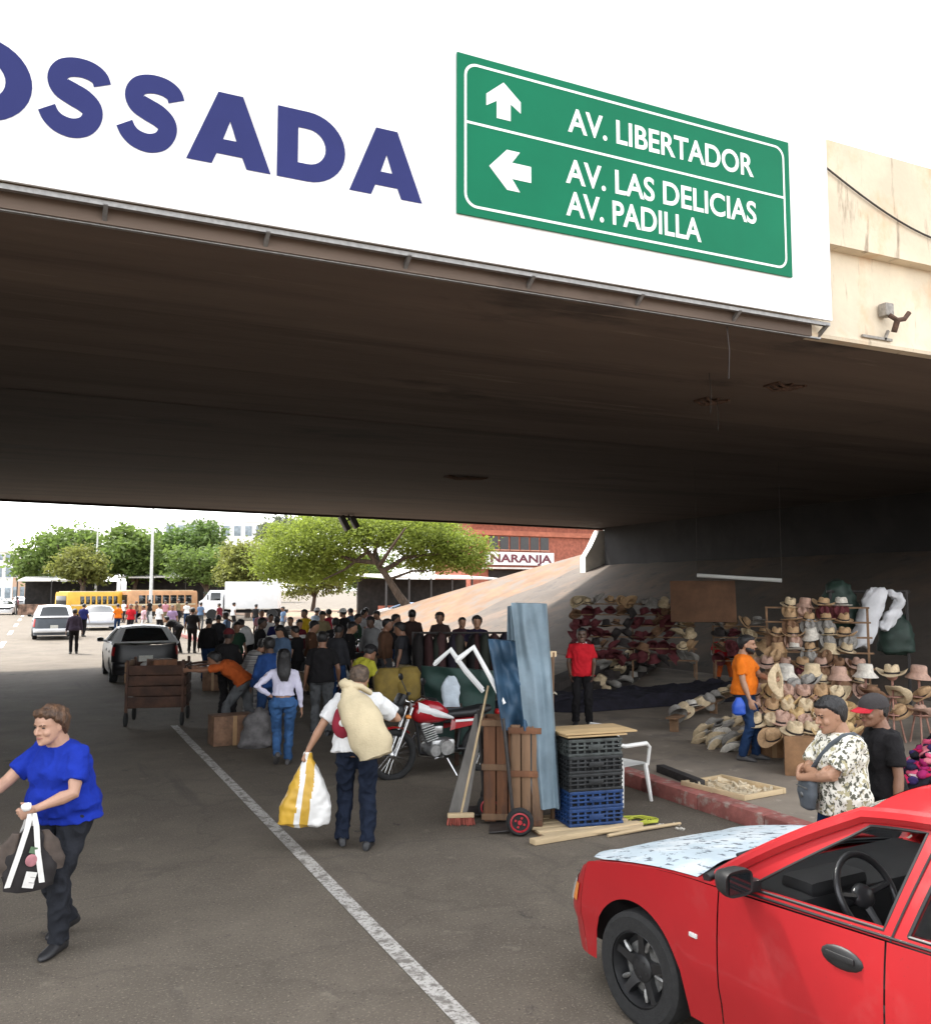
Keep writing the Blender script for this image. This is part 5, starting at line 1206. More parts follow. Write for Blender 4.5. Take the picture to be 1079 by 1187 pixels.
    mb.bbox((0, .23, .66), (.15, .14, .06), .02, R); mb.bbox((0, .03, .57), (.08, .12, .1), .02); mb.build('engine', alu, t, 40)
    mb = MB(); mb.tube([(.07, .26, .58), (.10, .33, .46), (.12, .24, .24), (.13, .0, .20), (.14, -.25, .24)], .022, 10); mb.tube([(.14, -.2, .24), (.15, -.45, .28), (.155, -.92, .36)], [.03, .045, .05], 12); mb.build('exhaust', chrome, t)
    mb = MB(); mb.grid(lambda u, v: V(((u - .5) * .15, -.64 + .36 * cos(1.0 + 1.5 * v), .32 + .36 * sin(1.0 + 1.5 * v))), 6, 12); mb.build('rear_mudguard', blackpl, t, 60); mb = MB(); mb.ell((0, -.86, .74), (.07, .04, .045)); mb.build('tail_light', redlens, t)
    mb = MB(); mb.tube([(-.12, -.05, .22), (-.26, -.12, .02)], .012, 6); mb.tube([(-.2, .05, .26), (.2, .05, .26)], .012, 6); mb.tube([(-.13, .02, .24), (-.16, .16, .24), (-.22, .17, .25)], .009, 6); mb.build('side_stand', chrome, t)
    return t
MOTO = motorcycle((4.72, 10.9, 0), radians(93), 'red and white motorcycle parked behind the man carrying the sack')

# ------------------------------------------------------------------ wooden pushcart
t = empty('pushcart', (1.98, 17.25, 0), radians(-14), 'dark wooden pushcart with a pale end board on small wheels', 'cart')
mb = MB()
for z in (.42, .60, .78, .96): mb.bbox((.02, -.44, z), (.94, .03, .165), .006)
for z in (.42, .60, .78, .96): mb.bbox((.50, 0, z), (.03, .86, .165), .006)
mb.bbox((0, 0, .33), (1.0, .9, .04), .006); mb.bbox((.0, .44, .7), (.94, .03, .7), .006); mb.build('box', darkwood, t)
mb = MB(); mb.bbox((-.50, 0, 1.02), (.03, .98, .17), .006); mb.bbox((-.505, 0, .83), (.03, .98, .17), .006); mb.build('end_board', wood, t)
for x, y in ((-.48, -.44), (-.48, .44), (.46, -.46), (.46, .46)):
    MB().bbox((x, y, .63), (.05, .05, 1.02), .006).build('post', darkwood, t)
    mb = MB(); mb.lathe([(.02, -.025), (.09, -.03), (.12, -.02), (.12, .02), (.09, .03), (.02, .025)], (x, y, .12), 18, 'x'); mb.build('wheel', rubber, t)
MB().tube([(.5, -.4, 1.0), (.95, -.36, 1.06), (.95, .36, 1.06), (.5, .4, 1.0)], .022, 8).build('push_handle', darkwood, t)
for i, (x, y, z, s, m, lb) in enumerate(((.05, -.1, 1.02, .22, woodr, 'brown carton riding in the wooden pushcart'), (-.2, .15, 1.0, .16, M('white_rag', (.5, .48, .45), .9, .1), 'pale bundle on top of the wooden pushcart'))):
    w_ = Matrix.Rotation(radians(-14), 3, 'Z') @ V((x, y, 0)); mb = MB()
    if i == 0: mb.bbox((0, 0, 0), (.42, .4, .36), .015)
    else: mb.ell((0, 0, 0), (s, s * .8, s * .6))
    o = mb.build('carton' if i == 0 else 'bundle', m, loc=(1.98 + w_.x, 17.25 + w_.y, z if i else .95), rz=.2)
    if i: ripple(o.data, .03, 9, 2)
    tag(o, lb, 'carton' if i == 0 else 'bundle')

# ------------------------------------------------------------------ bags people carry
def bag_mesh(name, m, profile, loc, rz, label, cat, seed=0, amp=.02, parent=None, sub=16, exp_=.75):
    """profile: (z, half width, half depth, x shift) from the bottom up"""
    mb = MB()
    nn_ = 96 if name == 'bag' else 28
    mb.loft([[V((xs + hw * abs(cos(a)) ** exp_ * (1 if cos(a) > 0 else -1), hd * abs(sin(a)) ** exp_ * (1 if sin(a) > 0 else -1), z)) for a in [2 * pi * i / nn_ for i in range(nn_)]] for z, hw, hd, xs in profile])
    o = mb.build(name, m, parent, 60, loc=loc, rz=rz)
    ripple(o.data, amp, 8, seed)
    if label: tag(o, label, cat)
    return o
def dens(p, n=5):
    out = []
    for i in range(len(p) - 1):
        for k in range(n): out.append(tuple(a + (b - a) * k / n for a, b in zip(p[i], p[i + 1])))
    return out + [p[-1]]
# yellow and white carrier bag
hL = packman['haL']; t = empty('carrier_bag', hL - V((0, 0, .04)), radians(-22), 'white and yellow carrier bag hanging from the sack carrier\'s left hand', 'bag')
wb = M('white_bag_plastic', (.80, .79, .76), .5, .05, 3); yb = M('yellow_bag_plastic', (.70, .42, .05), .5, .15, 3)
prof = dens([(-.63, .16, .06, -.03), (-.60, .225, .10, -.03), (-.45, .23, .12, -.01), (-.28, .17, .10, .0), (-.12, .085, .06, .01), (-.02, .035, .03, .0), (.02, .03, .02, 0)], 14)
o = bag_mesh('bag', wb, prof, (0, 0, 0), 0, None, None, 3, .022, t)
o.data.materials.append(yb)
for p in o.data.polygons:
    c = p.center; e = .02 * noise.noise(V((c.x, c.z * 6, 3)))
    if c.x < -.105 + .10 * (c.z + .63) + e or (-.055 + e < c.x - .10 * (c.z + .63) < .02 + e): p.material_index = 1
# beige sack on his back, red cap tied to it
sackm = M('beige_canvas', (.60, .50, .32), .85, .12, 3, .3, bscale=60)
mid = packman['spine'](.46, (.06, -.25, 0)); t = empty('sack', mid, radians(-24), 'large beige canvas sack slung over the man\'s shoulder', 'sack')
sk = MB(); R = Matrix.Rotation(-.30, 3, 'Y') @ Matrix.Rotation(-.22, 3, 'X')
sk.loft([[R @ V((xs + hw * abs(cos(a)) ** .8 * (1 if cos(a) > 0 else -1), hd * abs(sin(a)) ** .8 * (1 if sin(a) > 0 else -1), z)) for a in [2 * pi * i / 32 for i in range(32)]] for z, hw, hd, xs in dens([(-.37, .09, .08, .03), (-.36, .15, .12, .03), (-.22, .185, .15, .02), (0, .18, .155, 0), (.16, .15, .13, -.02), (.25, .085, .08, -.05), (.29, .05, .05, -.06)], 5)])
o = sk.build('bag', sackm, t, 60); ripple(o.data, .028, 6, 5)
mb = MB(); nk = R @ V((-.06, 0, .27)); mb.ell(nk + V((.0, .02, .05)), (.10, .07, .055), 16, 10, Matrix.Rotation(.4, 3, 'Y')); mb.tube([nk + V((.02, .03, .05)), nk + V((.11, .05, .035)), nk + V((.19, .09, -.02))], [.065, .055, .035], 10, True, .6); mb.tube([nk + R @ V((0, 0, -.05)), nk + V((0, .01, .03))], [.075, .07], 12); o = mb.build('gathered_neck', sackm, t, 60); ripple(o.data, .02, 18, 6)
mb = MB(); mb.tube([nk + V((.058 * cos(a), .058 * sin(a), 0)) for a in [2 * pi * i / 16 for i in range(17)]], .01, 6); mb.build('tie', sackm, t)
mid = packman['spine'](.42, (-.115, -.155, 0)); mr = M('maroon_cloth', (.28, .015, .035), .85, .1, 6)
t = empty('cloth_cap', mid, radians(-22), 'maroon cap with a white badge hanging from the beige sack', 'cap'); mb = MB(); mb.ell((0, 0, 0), (.10, .07, .15), 20, 12); o = mb.build('crown', mr, t, 60); ripple(o.data, .012, 9, 8)
MB().ell((0, -.068, .0), (.034, .012, .034), 12, 8).build('badge', wb, t)
# tote bag of the woman in blue
hL = woman['haL']; t = empty('tote_bag', hL + V((-.02, -.02, -.06)), radians(8), 'black printed tote bag with wide white straps held by the woman in blue', 'bag'); tb = M('black_tote_fabric', (.022, .018, .018), .85, .2, 8, .2); ws_ = M('white_webbing', (.74, .72, .68), .8, .06, 20); bt = M('brown_tote_side', (.10, .075, .06), .85, .2, 8)
o = bag_mesh('bag', tb, dens([(-.50, .13, .05, .0), (-.49, .17, .075, .0), (-.36, .19, .085, 0), (-.24, .17, .07, .0), (-.12, .10, .045, .0), (-.06, .05, .03, 0)]), (0, 0, 0), 0, None, None, 2, .018, t)
mb = MB()
for s, x1 in ((-1, -.155), (1, .075)):
    pts = [V((s * .012, -.03, .05)), V((s * .03, -.055, -.04)), V((x1 * .55 + s * .0, -.085, -.22)), V((x1, -.10, -.44))]
    rings = [[p + V((dx, dy, 0)) for dx, dy in ((-.019, 0), (.019, 0), (.019, .010), (-.019, .010))] for p in pts]; mb.loft(rings)
    pts = [V((s * .012, .03, .05)), V((s * .03, .055, -.04)), V((x1 * .55, .085, -.22)), V((x1, .10, -.40))]
    mb.loft([[p + V((dx, dy, 0)) for dx, dy in ((-.019, 0), (.019, 0), (.019, -.010), (-.019, -.010))] for p in pts])
mb.build('straps', ws_, t, 30)
for sx in (-1, 1):
    o = bag_mesh('side_fold', bt, dens([(-.38, .07, .04, 0), (-.30, .085, .05, 0), (-.16, .06, .04, -sx * .03), (-.08, .03, .02, -sx * .07)]), (sx * .165, .0, 0), .3 * sx, None, None, 4 + sx, .016, t)
for ch, x, z, s, fat in (('E', -.075, -.425, .13, .012),):
    o = text_mesh(ch, 'printed_letter', ws_, s, (-.055, -.108, -.44), (pi / 2, .25, 0), t, fat, 1, .002)
pk = M('pink_print', (.48, .2, .22), .8, .15, 20); gn = M('green_print', (.12, .2, .11), .8, .15, 20)
MB().ell((.0, -.086, -.275), (.042, .008, .045), 14, 8).build('printed_flower', pk, t); MB().box((.012, -.078, -.205), (.05, .008, .045), Matrix.Rotation(.3, 3, 'Y')).build('printed_leaf', gn, t)
t.scale = (.86, .86, .86)
# crumpled tissue in her hand
mb = MB(); mb.ell((0, 0, 0), (.03, .025, .028), 10, 8); o = mb.build('tissue', wb, loc=hL + V((-.05, -.05, .03))); ripple(o.data, .01, 40, 1); tag(o, 'crumpled white tissue in the hand of the woman in blue', 'tissue')
# crossbody bag of the man in the leaf print shirt
gb = M('grey_nylon', (.085, .10, .115), .6, .15, 12)
c = patman['spine'](.12, (.06, .225, 0)); t = empty('crossbody_bag', c, radians(70), 'grey crossbody bag on a strap across the leaf print shirt', 'bag')
o = bag_mesh('pouch', gb, dens([(-.11, .05, .02, 0), (-.10, .085, .035, 0), (.0, .115, .045, 0), (.08, .11, .04, 0), (.10, .09, .03, 0)]), (0, 0, 0), 0, None, None, 9, .008, t)
mb = MB(); mb.ell((0, .045, -.01), (.02, .006, .02)); mb.tube([(-.08, .045, .045), (.08, .045, .045)], .005, 6); mb.build('zip', wornm, t)
mw = (Matrix.Translation(c) @ Matrix.Rotation(radians(70), 4, 'Z')).inverted(); sp_ = patman['spine']
pts = [sp_(.20, (.12, .20, 0)), sp_(.36, (.08, .205, 0)), sp_(.50, (.03, .185, 0)), sp_(.68, (-.05, .175, 0)), sp_(.84, (-.10, .135, 0)), sp_(.955, (-.118, .05, .0)), sp_(.97, (-.115, -.03, 0)), sp_(.88, (-.08, -.125, 0)), sp_(.6, (.04, -.16, 0)), sp_(.35, (.13, -.10, 0)), sp_(.2, (.185, .08, 0)), sp_(.17, (.14, .19, 0))]
mb = MB(); mb.tube([mw @ p for p in pts], .023, 8, True, .35); mb.build('strap', gb, t, 60)
# straw hat and blue bag of the man in orange, teal bag behind
bb = M('blue_bag_plastic', (.02, .09, .50), .5, .1, 6)
h_ = orangeman['haR']; bag_mesh('shopping_bag', bb, dens([(-.22, .05, .04, 0), (-.2, .085, .06, 0), (-.1, .08, .06, 0), (0, .03, .03, 0)]), h_ + V((-.10, .10, .02)), -.4, 'small blue plastic bag beside the hip of the man in orange', 'bag', 6, .016)
tl = M('teal_bag_fabric', (.02, .12, .14), .8, .2, 6)
bag_mesh('shoulder_bag', tl, dens([(-.30, .10, .07, 0), (-.28, .14, .10, 0), (-.08, .145, .10, 0), (.06, .12, .07, 0), (.10, .09, .05, 0)]), capman['spine'](.18, (.10, .20, 0)), radians(60), 'teal bag held in front of the man in the red-peaked cap', 'bag', 7, .018)
# ------------------------------------------------------------------ hats for sale
HATC = {n: M('straw_' + n, c, .9, .14, 30, .4, bscale=120) for n, c in dict(cream=(.66, .52, .33), tan=(.50, .32, .17), rose=(.52, .33, .25), brown=(.24, .13, .07), grey=(.33, .31, .28), white=(.72, .67, .58), dark=(.04, .032, .03), wine=(.13, .025, .03), ochre=(.58, .40, .19)).items()}
bandm = M('dark_hat_band', (.03, .022, .02), .8, .1)
_hm = {}
def hat_mesh(form, colr):
    """form 0 wide curled brim, 1 fedora, 2 bucket"""
    if (form, colr) in _hm: return _hm[(form, colr)]
    prof = {0: [(.185, .012), (.155, .0), (.115, -.004), (.094, .006), (.09, .03), (.086, .075), (.076, .105), (.05, .112), (.012, .098)],
            1: [(.155, .004), (.13, -.004), (.105, -.004), (.092, .006), (.088, .03), (.083, .08), (.072, .108), (.045, .112), (.01, .10)],
            2: [(.15, -.045), (.125, -.02), (.098, .008), (.094, .02), (.09, .06), (.088, .085), (.075, .098), (.04, .10), (.005, .10)]}[form]
    n = 28; mb = MB(); rings = []
    for ri, (r, z) in enumerate(prof):
        ring = []
        for j in range(n):
            a = 2 * pi * j / n; x = r * cos(a) * .90; y = r * sin(a) * 1.06; zz = z
            if form == 0 and ri <= 1: zz += .055 * abs(cos(a)) ** 2.2 * (1 if ri == 0 else .4) - .018 * abs(sin(a)) ** 2 * (1 if ri == 0 else .3)
            if form == 1 and ri <= 1: zz += .014 * (1 if sin(a) < 0 else -1) * abs(sin(a)) * (1 if ri == 0 else .5)
            if form < 2 and ri >= 6: zz -= .022 * exp(-(x / .018) ** 2) + .012 * (y > 0) * (y / .08); x *= 1 - .22 * max(0, y / .09)
            ring.append(V((x, y, zz)))
        rings.append(ring)
    rings = [[p + V((0, 0, -.005)) for p in rings[0]]] + rings
    mb.loft([[p - V((0, 0, .007)) for p in r_] for r_ in (rings[4], rings[3], rings[2])] + rings, caps=False)
    k = len(rings[0]); top = rings[-1]; b = len(mb.v); mb.v += [tuple(p) for p in top]; mb.f.append(tuple(b + i for i in range(k))); mb.mi.append(0)
    mb.mat(1); rr = []
    for z_, g_ in ((.008, 1.02), (.030, 1.015)):
        rr.append([V((.0925 * g_ * cos(2 * pi * j / n) * .90, .0925 * g_ * sin(2 * pi * j / n) * 1.06, z_)) for j in range(n)])
    mb.loft(rr, caps=False)
    _hm[(form, colr)] = mb.mesh('hat', [HATC[colr], bandm if form < 2 and colr not in ('dark', 'wine') else HATC[colr]], 50); return _hm[(form, colr)]
ORD = ['first', 'second', 'third', 'fourth', 'fifth', 'sixth', 'seventh', 'eighth', 'ninth', 'tenth', 'eleventh', 'twelfth', 'thirteenth', 'fourteenth', 'fifteenth']
FN = {0: 'curled-brim', 1: 'fedora', 2: 'bucket'}
def hat(loc, form, colr, where, group, rz=0, tilt=(0, 0), s=1.0):
    o = bpy.data.objects.new('hat', hat_mesh(form, colr)); COL.objects.link(o); o.location = loc; o.rotation_euler = (tilt[0], tilt[1], rz); o.scale = (s, s, s)
    tag(o, '%s %s hat %s' % (colr, FN[form], where), 'hat', group); return o
random.seed(21)
pole = M('rack_pole_wood', (.26, .15, .08), .85, .2, 8); pink_st = M('pink_stool_wood', (.46, .24, .18), .8, .2, 8)
def tiered_rack(loc, rz, w, tiers, z0, dz, dy, label):
    """stepped wooden rack: posts and a rail for each row of hats"""
    t = empty('hat_rack', loc, rz, label, 'rack', 'hat racks'); mb = MB()
    for i in range(tiers): mb.bbox((0, dy * i, z0 + dz * i), (w, .05, .03), .006)
    mb.build('rail', pole, t) if False else None
    for i in range(tiers): MB().bbox((0, dy * i, z0 + dz * i), (w, .06, .03), .006).build('shelf_rail', pole, t)
    for s in (-1, 0, 1):
        for i in (0, tiers - 1):
            h = z0 + dz * i; MB().bbox((s * (w / 2 - .03), dy * i + .04, h / 2), (.04, .04, h), .005).build('post', pole, t)
    return t
def put(loc, rz, p):
    q = Matrix.Rotation(rz, 3, 'Z') @ V(p); return (loc[0] + q.x, loc[1] + q.y, loc[2] + q.z)
# tall rack behind the man in orange: hats in stepped rows, each on a peg
RZ = radians(-43)
L0 = (12.05, 11.55, .15); tiered_rack(L0, RZ, 1.75, 6, .62, .255, .16, 'tall stepped wooden rack full of straw hats behind the man in orange')
for i in range(6):
    n = (6, 6, 5, 5, 4, 4)[i]
    for j in range(n):
        x = -.72 + 1.44 * (j + .5 * (6 - n)) / 5 - .12 + random.uniform(-.03, .03) + (.1 if i > 3 else 0)
        c = random.choice(['cream', 'tan', 'rose', 'cream', 'white', 'tan']) if i > 1 else random.choice(['tan', 'rose', 'grey', 'brown', 'cream'])
        f = random.choice([1, 1, 2, 0]); hat(put(L0, RZ, (x, .16 * i, .62 + .255 * i + .05)), f, c, '%s from the left on row %d of the tall stepped rack' % (ORD[j], 6 - i), 'hats on the tall stepped rack', RZ + random.uniform(-.6, .6), (random.uniform(-.1, .35), random.uniform(-.2, .2)), random.uniform(1.1, 1.32))
        if random.random() < .75: hat(put(L0, RZ, (x + random.uniform(-.05, .05), .16 * i - .09, .62 + .255 * i - .075)), random.choice([0, 1]), random.choice(['wine', 'brown', 'rose', 'tan', 'grey']), '%s from the left hung below row %d of the tall rack' % (ORD[j], 6 - i), 'hats on the tall stepped rack', RZ + random.uniform(-.5, .5), (radians(62), random.uniform(-.3, .3)), random.uniform(1.05, 1.2))
# row of hats on slim stands along the right of the pavement
for i in range(8):
    u = i / 7; x, y = 9.95 + 2.35 * u, 10.2 - 1.25 * u; zt = 1.02 + random.uniform(-.03, .03)
    t = empty('hat_stand', (x, y, .15), RZ, 'slim pinkish three-legged hat stand, %s from the left in the front row' % ORD[i], 'hat stand', 'slim hat stands in a row')
    for k in range(3):
        a = 2 * pi * k / 3 + .4; MB().tube([(.17 * cos(a), .17 * sin(a), 0), (.03 * cos(a), .03 * sin(a), zt * .62)], .014, 6).build('leg', pink_st, t)
    MB().tube([(0, 0, zt * .58), (0, 0, zt - .1)], .018, 7).build('stem', pink_st, t)
    for k, zz in enumerate((.40, .66)): MB().lathe([(.01, 0), (.13, 0), (.13, .015), (.01, .015)], (0, 0, zz), 14).build('disc', pink_st, t)
    MB().ell((0, 0, zt - .06), (.08, .09, .07)).build('head_form', pink_st, t)
    hat((x, y, .15 + zt - .03), (2, 2, 2, 2, 0, 2, 1, 2)[i], ('white', 'cream', 'rose', 'white', 'cream', 'rose', 'white', 'cream')[i], 'on top of the %s slim stand from the left' % ORD[i], 'hats on the slim stands', RZ + random.uniform(-.5, .5), (random.uniform(-.05, .15), random.uniform(-.1, .1)), 1.3)
    for zz in (.42, .68):
        if random.random() < .85:
            a = random.uniform(-2.6, -.6); hat((x + .10 * cos(a), y + .10 * sin(a), .15 + zz + .02), random.choice([0, 1]), random.choice(['rose', 'brown', 'tan', 'rose', 'cream']), 'on the %s disc of the %s slim stand' % ('lower' if zz < .5 else 'upper', ORD[i]), 'hats on the slim stands', random.uniform(0, 6), (random.uniform(.2, .8), random.uniform(-.3, .3)), 1.12)
# brown cartons with large straw hats piled on and before them
cb = M('brown_cardboard', (.30, .16, .075), .85, .2, 5, .2)
for i, (x, y, z, d, r, lb) in enumerate(((8.62, 8.30, .15, (.85, .55, .46), -43, 'large brown cardboard box with straw hats on top right of the man in orange'), (9.45, 8.9, .15, (.8, .5, .55), -40, 'brown cardboard box behind the box of straw hats'), (8.95, 9.5, .15, (.5, .45, .4), -30, 'small brown box behind the legs of the man in orange'))):
    t = empty('cardboard_box', (x, y, z), radians(r), lb, 'box', 'cardboard boxes under the hats'); w_, dd, h = d
    MB().bbox((0, 0, h / 2), d, .012).build('carton', cb, t)
    mb = MB(); mb.box((0, -dd / 2 - .09, h + .02), (w_ * .96, .2, .006), Matrix.Rotation(.5, 3, 'X')); mb.box((0, dd / 2 + .09, h + .03), (w_ * .96, .2, .006), Matrix.Rotation(-.6, 3, 'X')); mb.build('flap', cb, t) if i == 5 else None
    MB().box((0, -dd / 2 - .002, h / 2), (.06, .004, h * .98)).build('tape', M('parcel_tape', (.36, .22, .11), .4, .1), t)
pile = [(884, 852, 0, 'tan'), (903, 850, 0, 'ochre'), (925, 848, 0, 'tan'), (893, 832, 1, 'rose'), (912, 828, 0, 'ochre'), (932, 826, 0, 'tan'), (948, 838, 0, 'cream'), (900, 812, 0, 'ochre'), (920, 808, 0, 'tan'), (888, 806, 1, 'cream'), (938, 800, 0, 'tan'), (908, 793, 1, 'grey'), (926, 788, 0, 'grey'), (950, 806, 0, 'brown'), (960, 824, 0, 'tan'), (972, 838, 1, 'brown'), (984, 828, 0, 'ochre'), (996, 842, 1, 'rose')]
sh = empty('hat_trestle', (8.9, 8.95, .15), RZ, 'low stepped trestle under the straw hats right of the man in orange', 'trestle', 'hat racks')
for i in range(3):
    MB().bbox((0, .02 + .17 * i, .44 + .17 * i), (1.25, .22, .025), .005).build('shelf', pole, sh)
    for s in (-1, 1): MB().bbox((s * .6, .1 + .17 * i, (.43 + .17 * i) / 2), (.04, .04, .43 + .17 * i), .005).build('leg', pole, sh)
for i, (px, py, f, c) in enumerate(pile):
    d = 11.5 + (852 - py) * .012 + .1
    p = dep(px + 13, py + 4, d + .06); hat(p, f, c, '%s from the left in the trestle pile, %s' % (ORD[sorted(q[0] for q in pile if abs(q[1] - py) < 9).index(px)], ('lowest', 'second', 'third', 'top', 'top')[min(4, int((856 - py) / 17))] + ' layer'), 'straw hats piled by the brown box', RZ + random.uniform(-1, 1), (random.uniform(.1, .5), random.uniform(-.35, .35)), random.uniform(1.1, 1.28))
for i in range(3):
    for j in range(6):
        hat(put((8.9, 8.95, .15), RZ, (-.52 + 1.04 * j / 5, -.02 + .17 * i, .50 + .17 * i)), random.choice([0, 0, 1]), random.choice(['tan', 'ochre', 'cream', 'rose']), '%s from the left on the %s shelf of the low trestle' % (ORD[j], ('lower', 'middle', 'upper')[i]), 'straw hats on the trestle shelves', RZ + random.uniform(-.5, .5), (random.uniform(.35, .7), random.uniform(-.2, .2)), random.uniform(1.05, 1.2))
for j in range(4):
    hat(put((8.62, 8.30, .15), RZ, (-.30 + .2 * j, -.05 + .1 * (j % 2), .485)), random.choice([0, 1]), random.choice(['tan', 'cream', 'ochre']), '%s from the left on top of the large brown box' % ORD[j], 'straw hats on the cartons', RZ + random.uniform(-.8, .8), (random.uniform(.0, .3), random.uniform(-.2, .2)), 1.2)
    hat(put((9.45, 8.9, .15), RZ, (-.28 + .19 * j, .08 * (j % 2), .575)), random.choice([0, 1]), random.choice(['rose', 'grey', 'tan']), '%s from the left on the brown box farther right' % ORD[j], 'straw hats on the cartons', RZ + random.uniform(-.8, .8), (random.uniform(.0, .3), random.uniform(-.2, .2)), 1.15)
# nested stacks of pale hats on the pavement left of the man in orange
for i, (px, py, n, c) in enumerate(((815, 862, 4, 'cream'), (832, 868, 4, 'white'), (850, 872, 4, 'grey'), (862, 862, 3, 'cream'), (826, 850, 3, 'grey'), (842, 848, 3, 'white'), (856, 842, 4, 'cream'))):
    p = at(px, py, z=.15)
    for j in range(n):
        hat((p.x + .02 * j, p.y + .012 * j, .17 + .045 * j), 0, c if j % 2 else random.choice(['cream', 'grey', 'white']), '%s up in the %s nested stack left of the man in orange' % (ORD[j], ORD[i]), 'nested hat stacks on the pavement', RZ + 1.1 + random.uniform(-.3, .3), (random.uniform(-.9, -.5), random.uniform(-.3, .3)), 1.0)
# pale caps along the edge of the dark cloth display
tb_ = empty('display_table', (11.6, 14.6, .15), RZ, 'low table under dark cloth with pale hats along its front edge', 'table'); clothm = M('dark_navy_cloth', (.016, .014, .026), .95, .3, 6, .4)
mb = MB()
def cl(u, v):
    a, b, c, d = at(692, 846, z=.15), at(800, 838, z=.15), at(838, 790, z=.15), at(735, 798, z=.15); p = a.lerp(b, u).lerp(d.lerp(c, u), v); e = min(u, 1 - u, v, 1 - v)
    return V((p.x, p.y, .16 + .20 * min(1, e / .06) + (.09 + .0 * v) * (noise.noise(V((u * 9, v * 14, 0))) + .7 * noise.noise(V((u * 22, v * 30, 3)))) * min(1, e / .05))) - V(tb_.location)
mb.grid(cl, 50, 60); mb.build('cloth', clothm, tb_, 60)
for s in (0, 1):
    for v in (.04, .96):
        p = cl(.05 + .9 * s, v); MB().tube([(p.x, p.y, 0), (p.x, p.y, .2)], .02, 6).build('leg', pole, tb_)
for i in range(9):
    u = i / 8; a = at(784 + (858 - 784) * u, 846 - 34 * u, z=.15); hat((a.x, a.y, .40), random.choice([2, 1]), random.choice(['white', 'cream', 'grey']), '%s from the left on the bench before the dark cloth' % ORD[i], 'hats edging the dark cloth', random.uniform(0, 6), (random.uniform(.3, .9), random.uniform(-.4, .4)), 1.15)
    MB().tube([(0, 0, 0), (0, 0, .24)], .012, 6).build('hat_peg', pole, loc=(a.x, a.y, .15)) if False else None
edge = empty('hat_bench', (0, 0, 0), 0, 'narrow bench along the front of the dark cloth display', 'bench'); a, b = at(778, 850, z=.15), at(864, 810, z=.15); edge.location = a
d = b - a; mb = MB(); mb.bbox(V((d.x / 2, d.y / 2, .22)), (d.length, .18, .025), .005, atan2(d.y, d.x)); mb.build('seat', pole, edge)
for u in (.03, .5, .97): mb = MB(); mb.bbox(V((d.x * u, d.y * u, .105)), (.04, .14, .21), .005, atan2(d.y, d.x)); mb.build('leg', pole, edge)
# grey hats in receding rows beyond the man in red
for r in range(3):
    for i in range(11):
        u = i / 10; px = 692 + (796 - 692) * u + r * 4; py = 812 - 62 * u - r * 11; p = at(px, py, z=.15); z = .22 + .16 * r
        hat((p.x, p.y, z), random.choice([0, 1, 2]), random.choice(['grey', 'grey', 'dark', 'cream']), '%s from the near end in %s of receding grey hats' % (ORD[i], ('the front row', 'the middle row', 'the back row')[r]), 'grey hats in receding rows', random.uniform(0, 6), (random.uniform(.0, .6), random.uniform(-.3, .3)), 1.25)
t = empty('display_steps', (0, 0, 0), 0, 'low dark steps under the receding rows of grey hats', 'steps'); a, b = at(684, 816, z=.15), at(802, 742, z=.15); t.location = a; d = b - a; nn = V((d.y, -d.x, 0)).normalized() * -1
for r in range(3):
    q = nn * (.42 * r); mb = MB(); mb.bbox(V((d.x / 2 + q.x, d.y / 2 + q.y, .03 + .08 * r)), (d.length, .46, .06 + .16 * r), .005, atan2(d.y, d.x)); mb.build('step', M('dark_step_wood', (.05, .04, .035), .9, .2, 6), t)
# two dark red racks of hats deep in the shade
RB = radians(-36)
for k, (loc, w_, tiers, nm) in enumerate((((13.2, 18.6, .15), 3.1, 6, 'left'), ((15.4, 17.2, .15), 1.3, 4, 'right'))):
    tiered_rack(loc, RB, w_, tiers, .5, .27, .2, 'broad dark rack of red and grey hats deep in the shade' if k == 0 else 'narrow rack of pale hats beside the brown sheet in the shade')
    for i in range(tiers):
        n = int(w_ / .235) - i // 2
        for j in range(n):
            x = -w_ / 2 + .14 + j * (w_ - .28) / max(1, n - 1); topr = i == tiers - 1 or j >= n - 2
            hat(put(loc, RB, (x + random.uniform(-.06, .06), .2 * i + random.uniform(-.08, .05), .5 + .27 * i + random.uniform(.0, .12))), random.choice([0, 1, 2]), random.choice(['cream', 'grey', 'tan']) if topr else random.choice(['wine', 'wine', 'brown', 'dark', 'wine']), '%s from the left on row %d up of the %s' % (ORD[j], i + 1, 'broad shaded rack' if k == 0 else 'narrow shaded rack'), 'hats on the shaded racks', random.uniform(0, 6), (random.uniform(.1, 1.0), random.uniform(-.4, .4)), random.uniform(1.1, 1.35))  # inner rows get darker hats, the deep shade partly put into their colours
# the hat held by the man in orange
o = hat(orangeman['haL'] + V((.05, -.07, .0)), 0, 'cream', 'held against the chest of the man in orange', 'held hat', radians(-155), (radians(96), 0), 1.12); del o['group']
# brown sheet, white sacks, green bag, tube, pink heap
random.seed(2)
o = tag(MB().bbox((0, 0, .3), (1.5, .05, 1.0), .01, Matrix.Rotation(-.25, 3, 'X')).build('brown_sheet', M('brown_board', (.17, .085, .045), .9, .2, 2, .2), loc=dep(815, 712, 21.5), rz=RB), 'large brown sheet leaning on the embankment between the hat racks', 'board')
wsm = M('white_sack_plastic', (.74, .74, .76), .6, .06, 6, .3, bscale=20); dgm = M('dark_green_bag', (.02, .045, .032), .6, .2, 6)
p = dep(1008, 712, 17.4)
o = bag_mesh('plastic_sack', wsm, dens([(-.62, .12, .10, -.20), (-.55, .19, .14, -.17), (0, .21, .15, 0), (.42, .18, .12, .13), (.5, .12, .06, .16)]), (p.x, p.y, p.z + .0), RZ, 'big white plastic sack hanging on the embankment above the hats', 'sack', 3, .06)
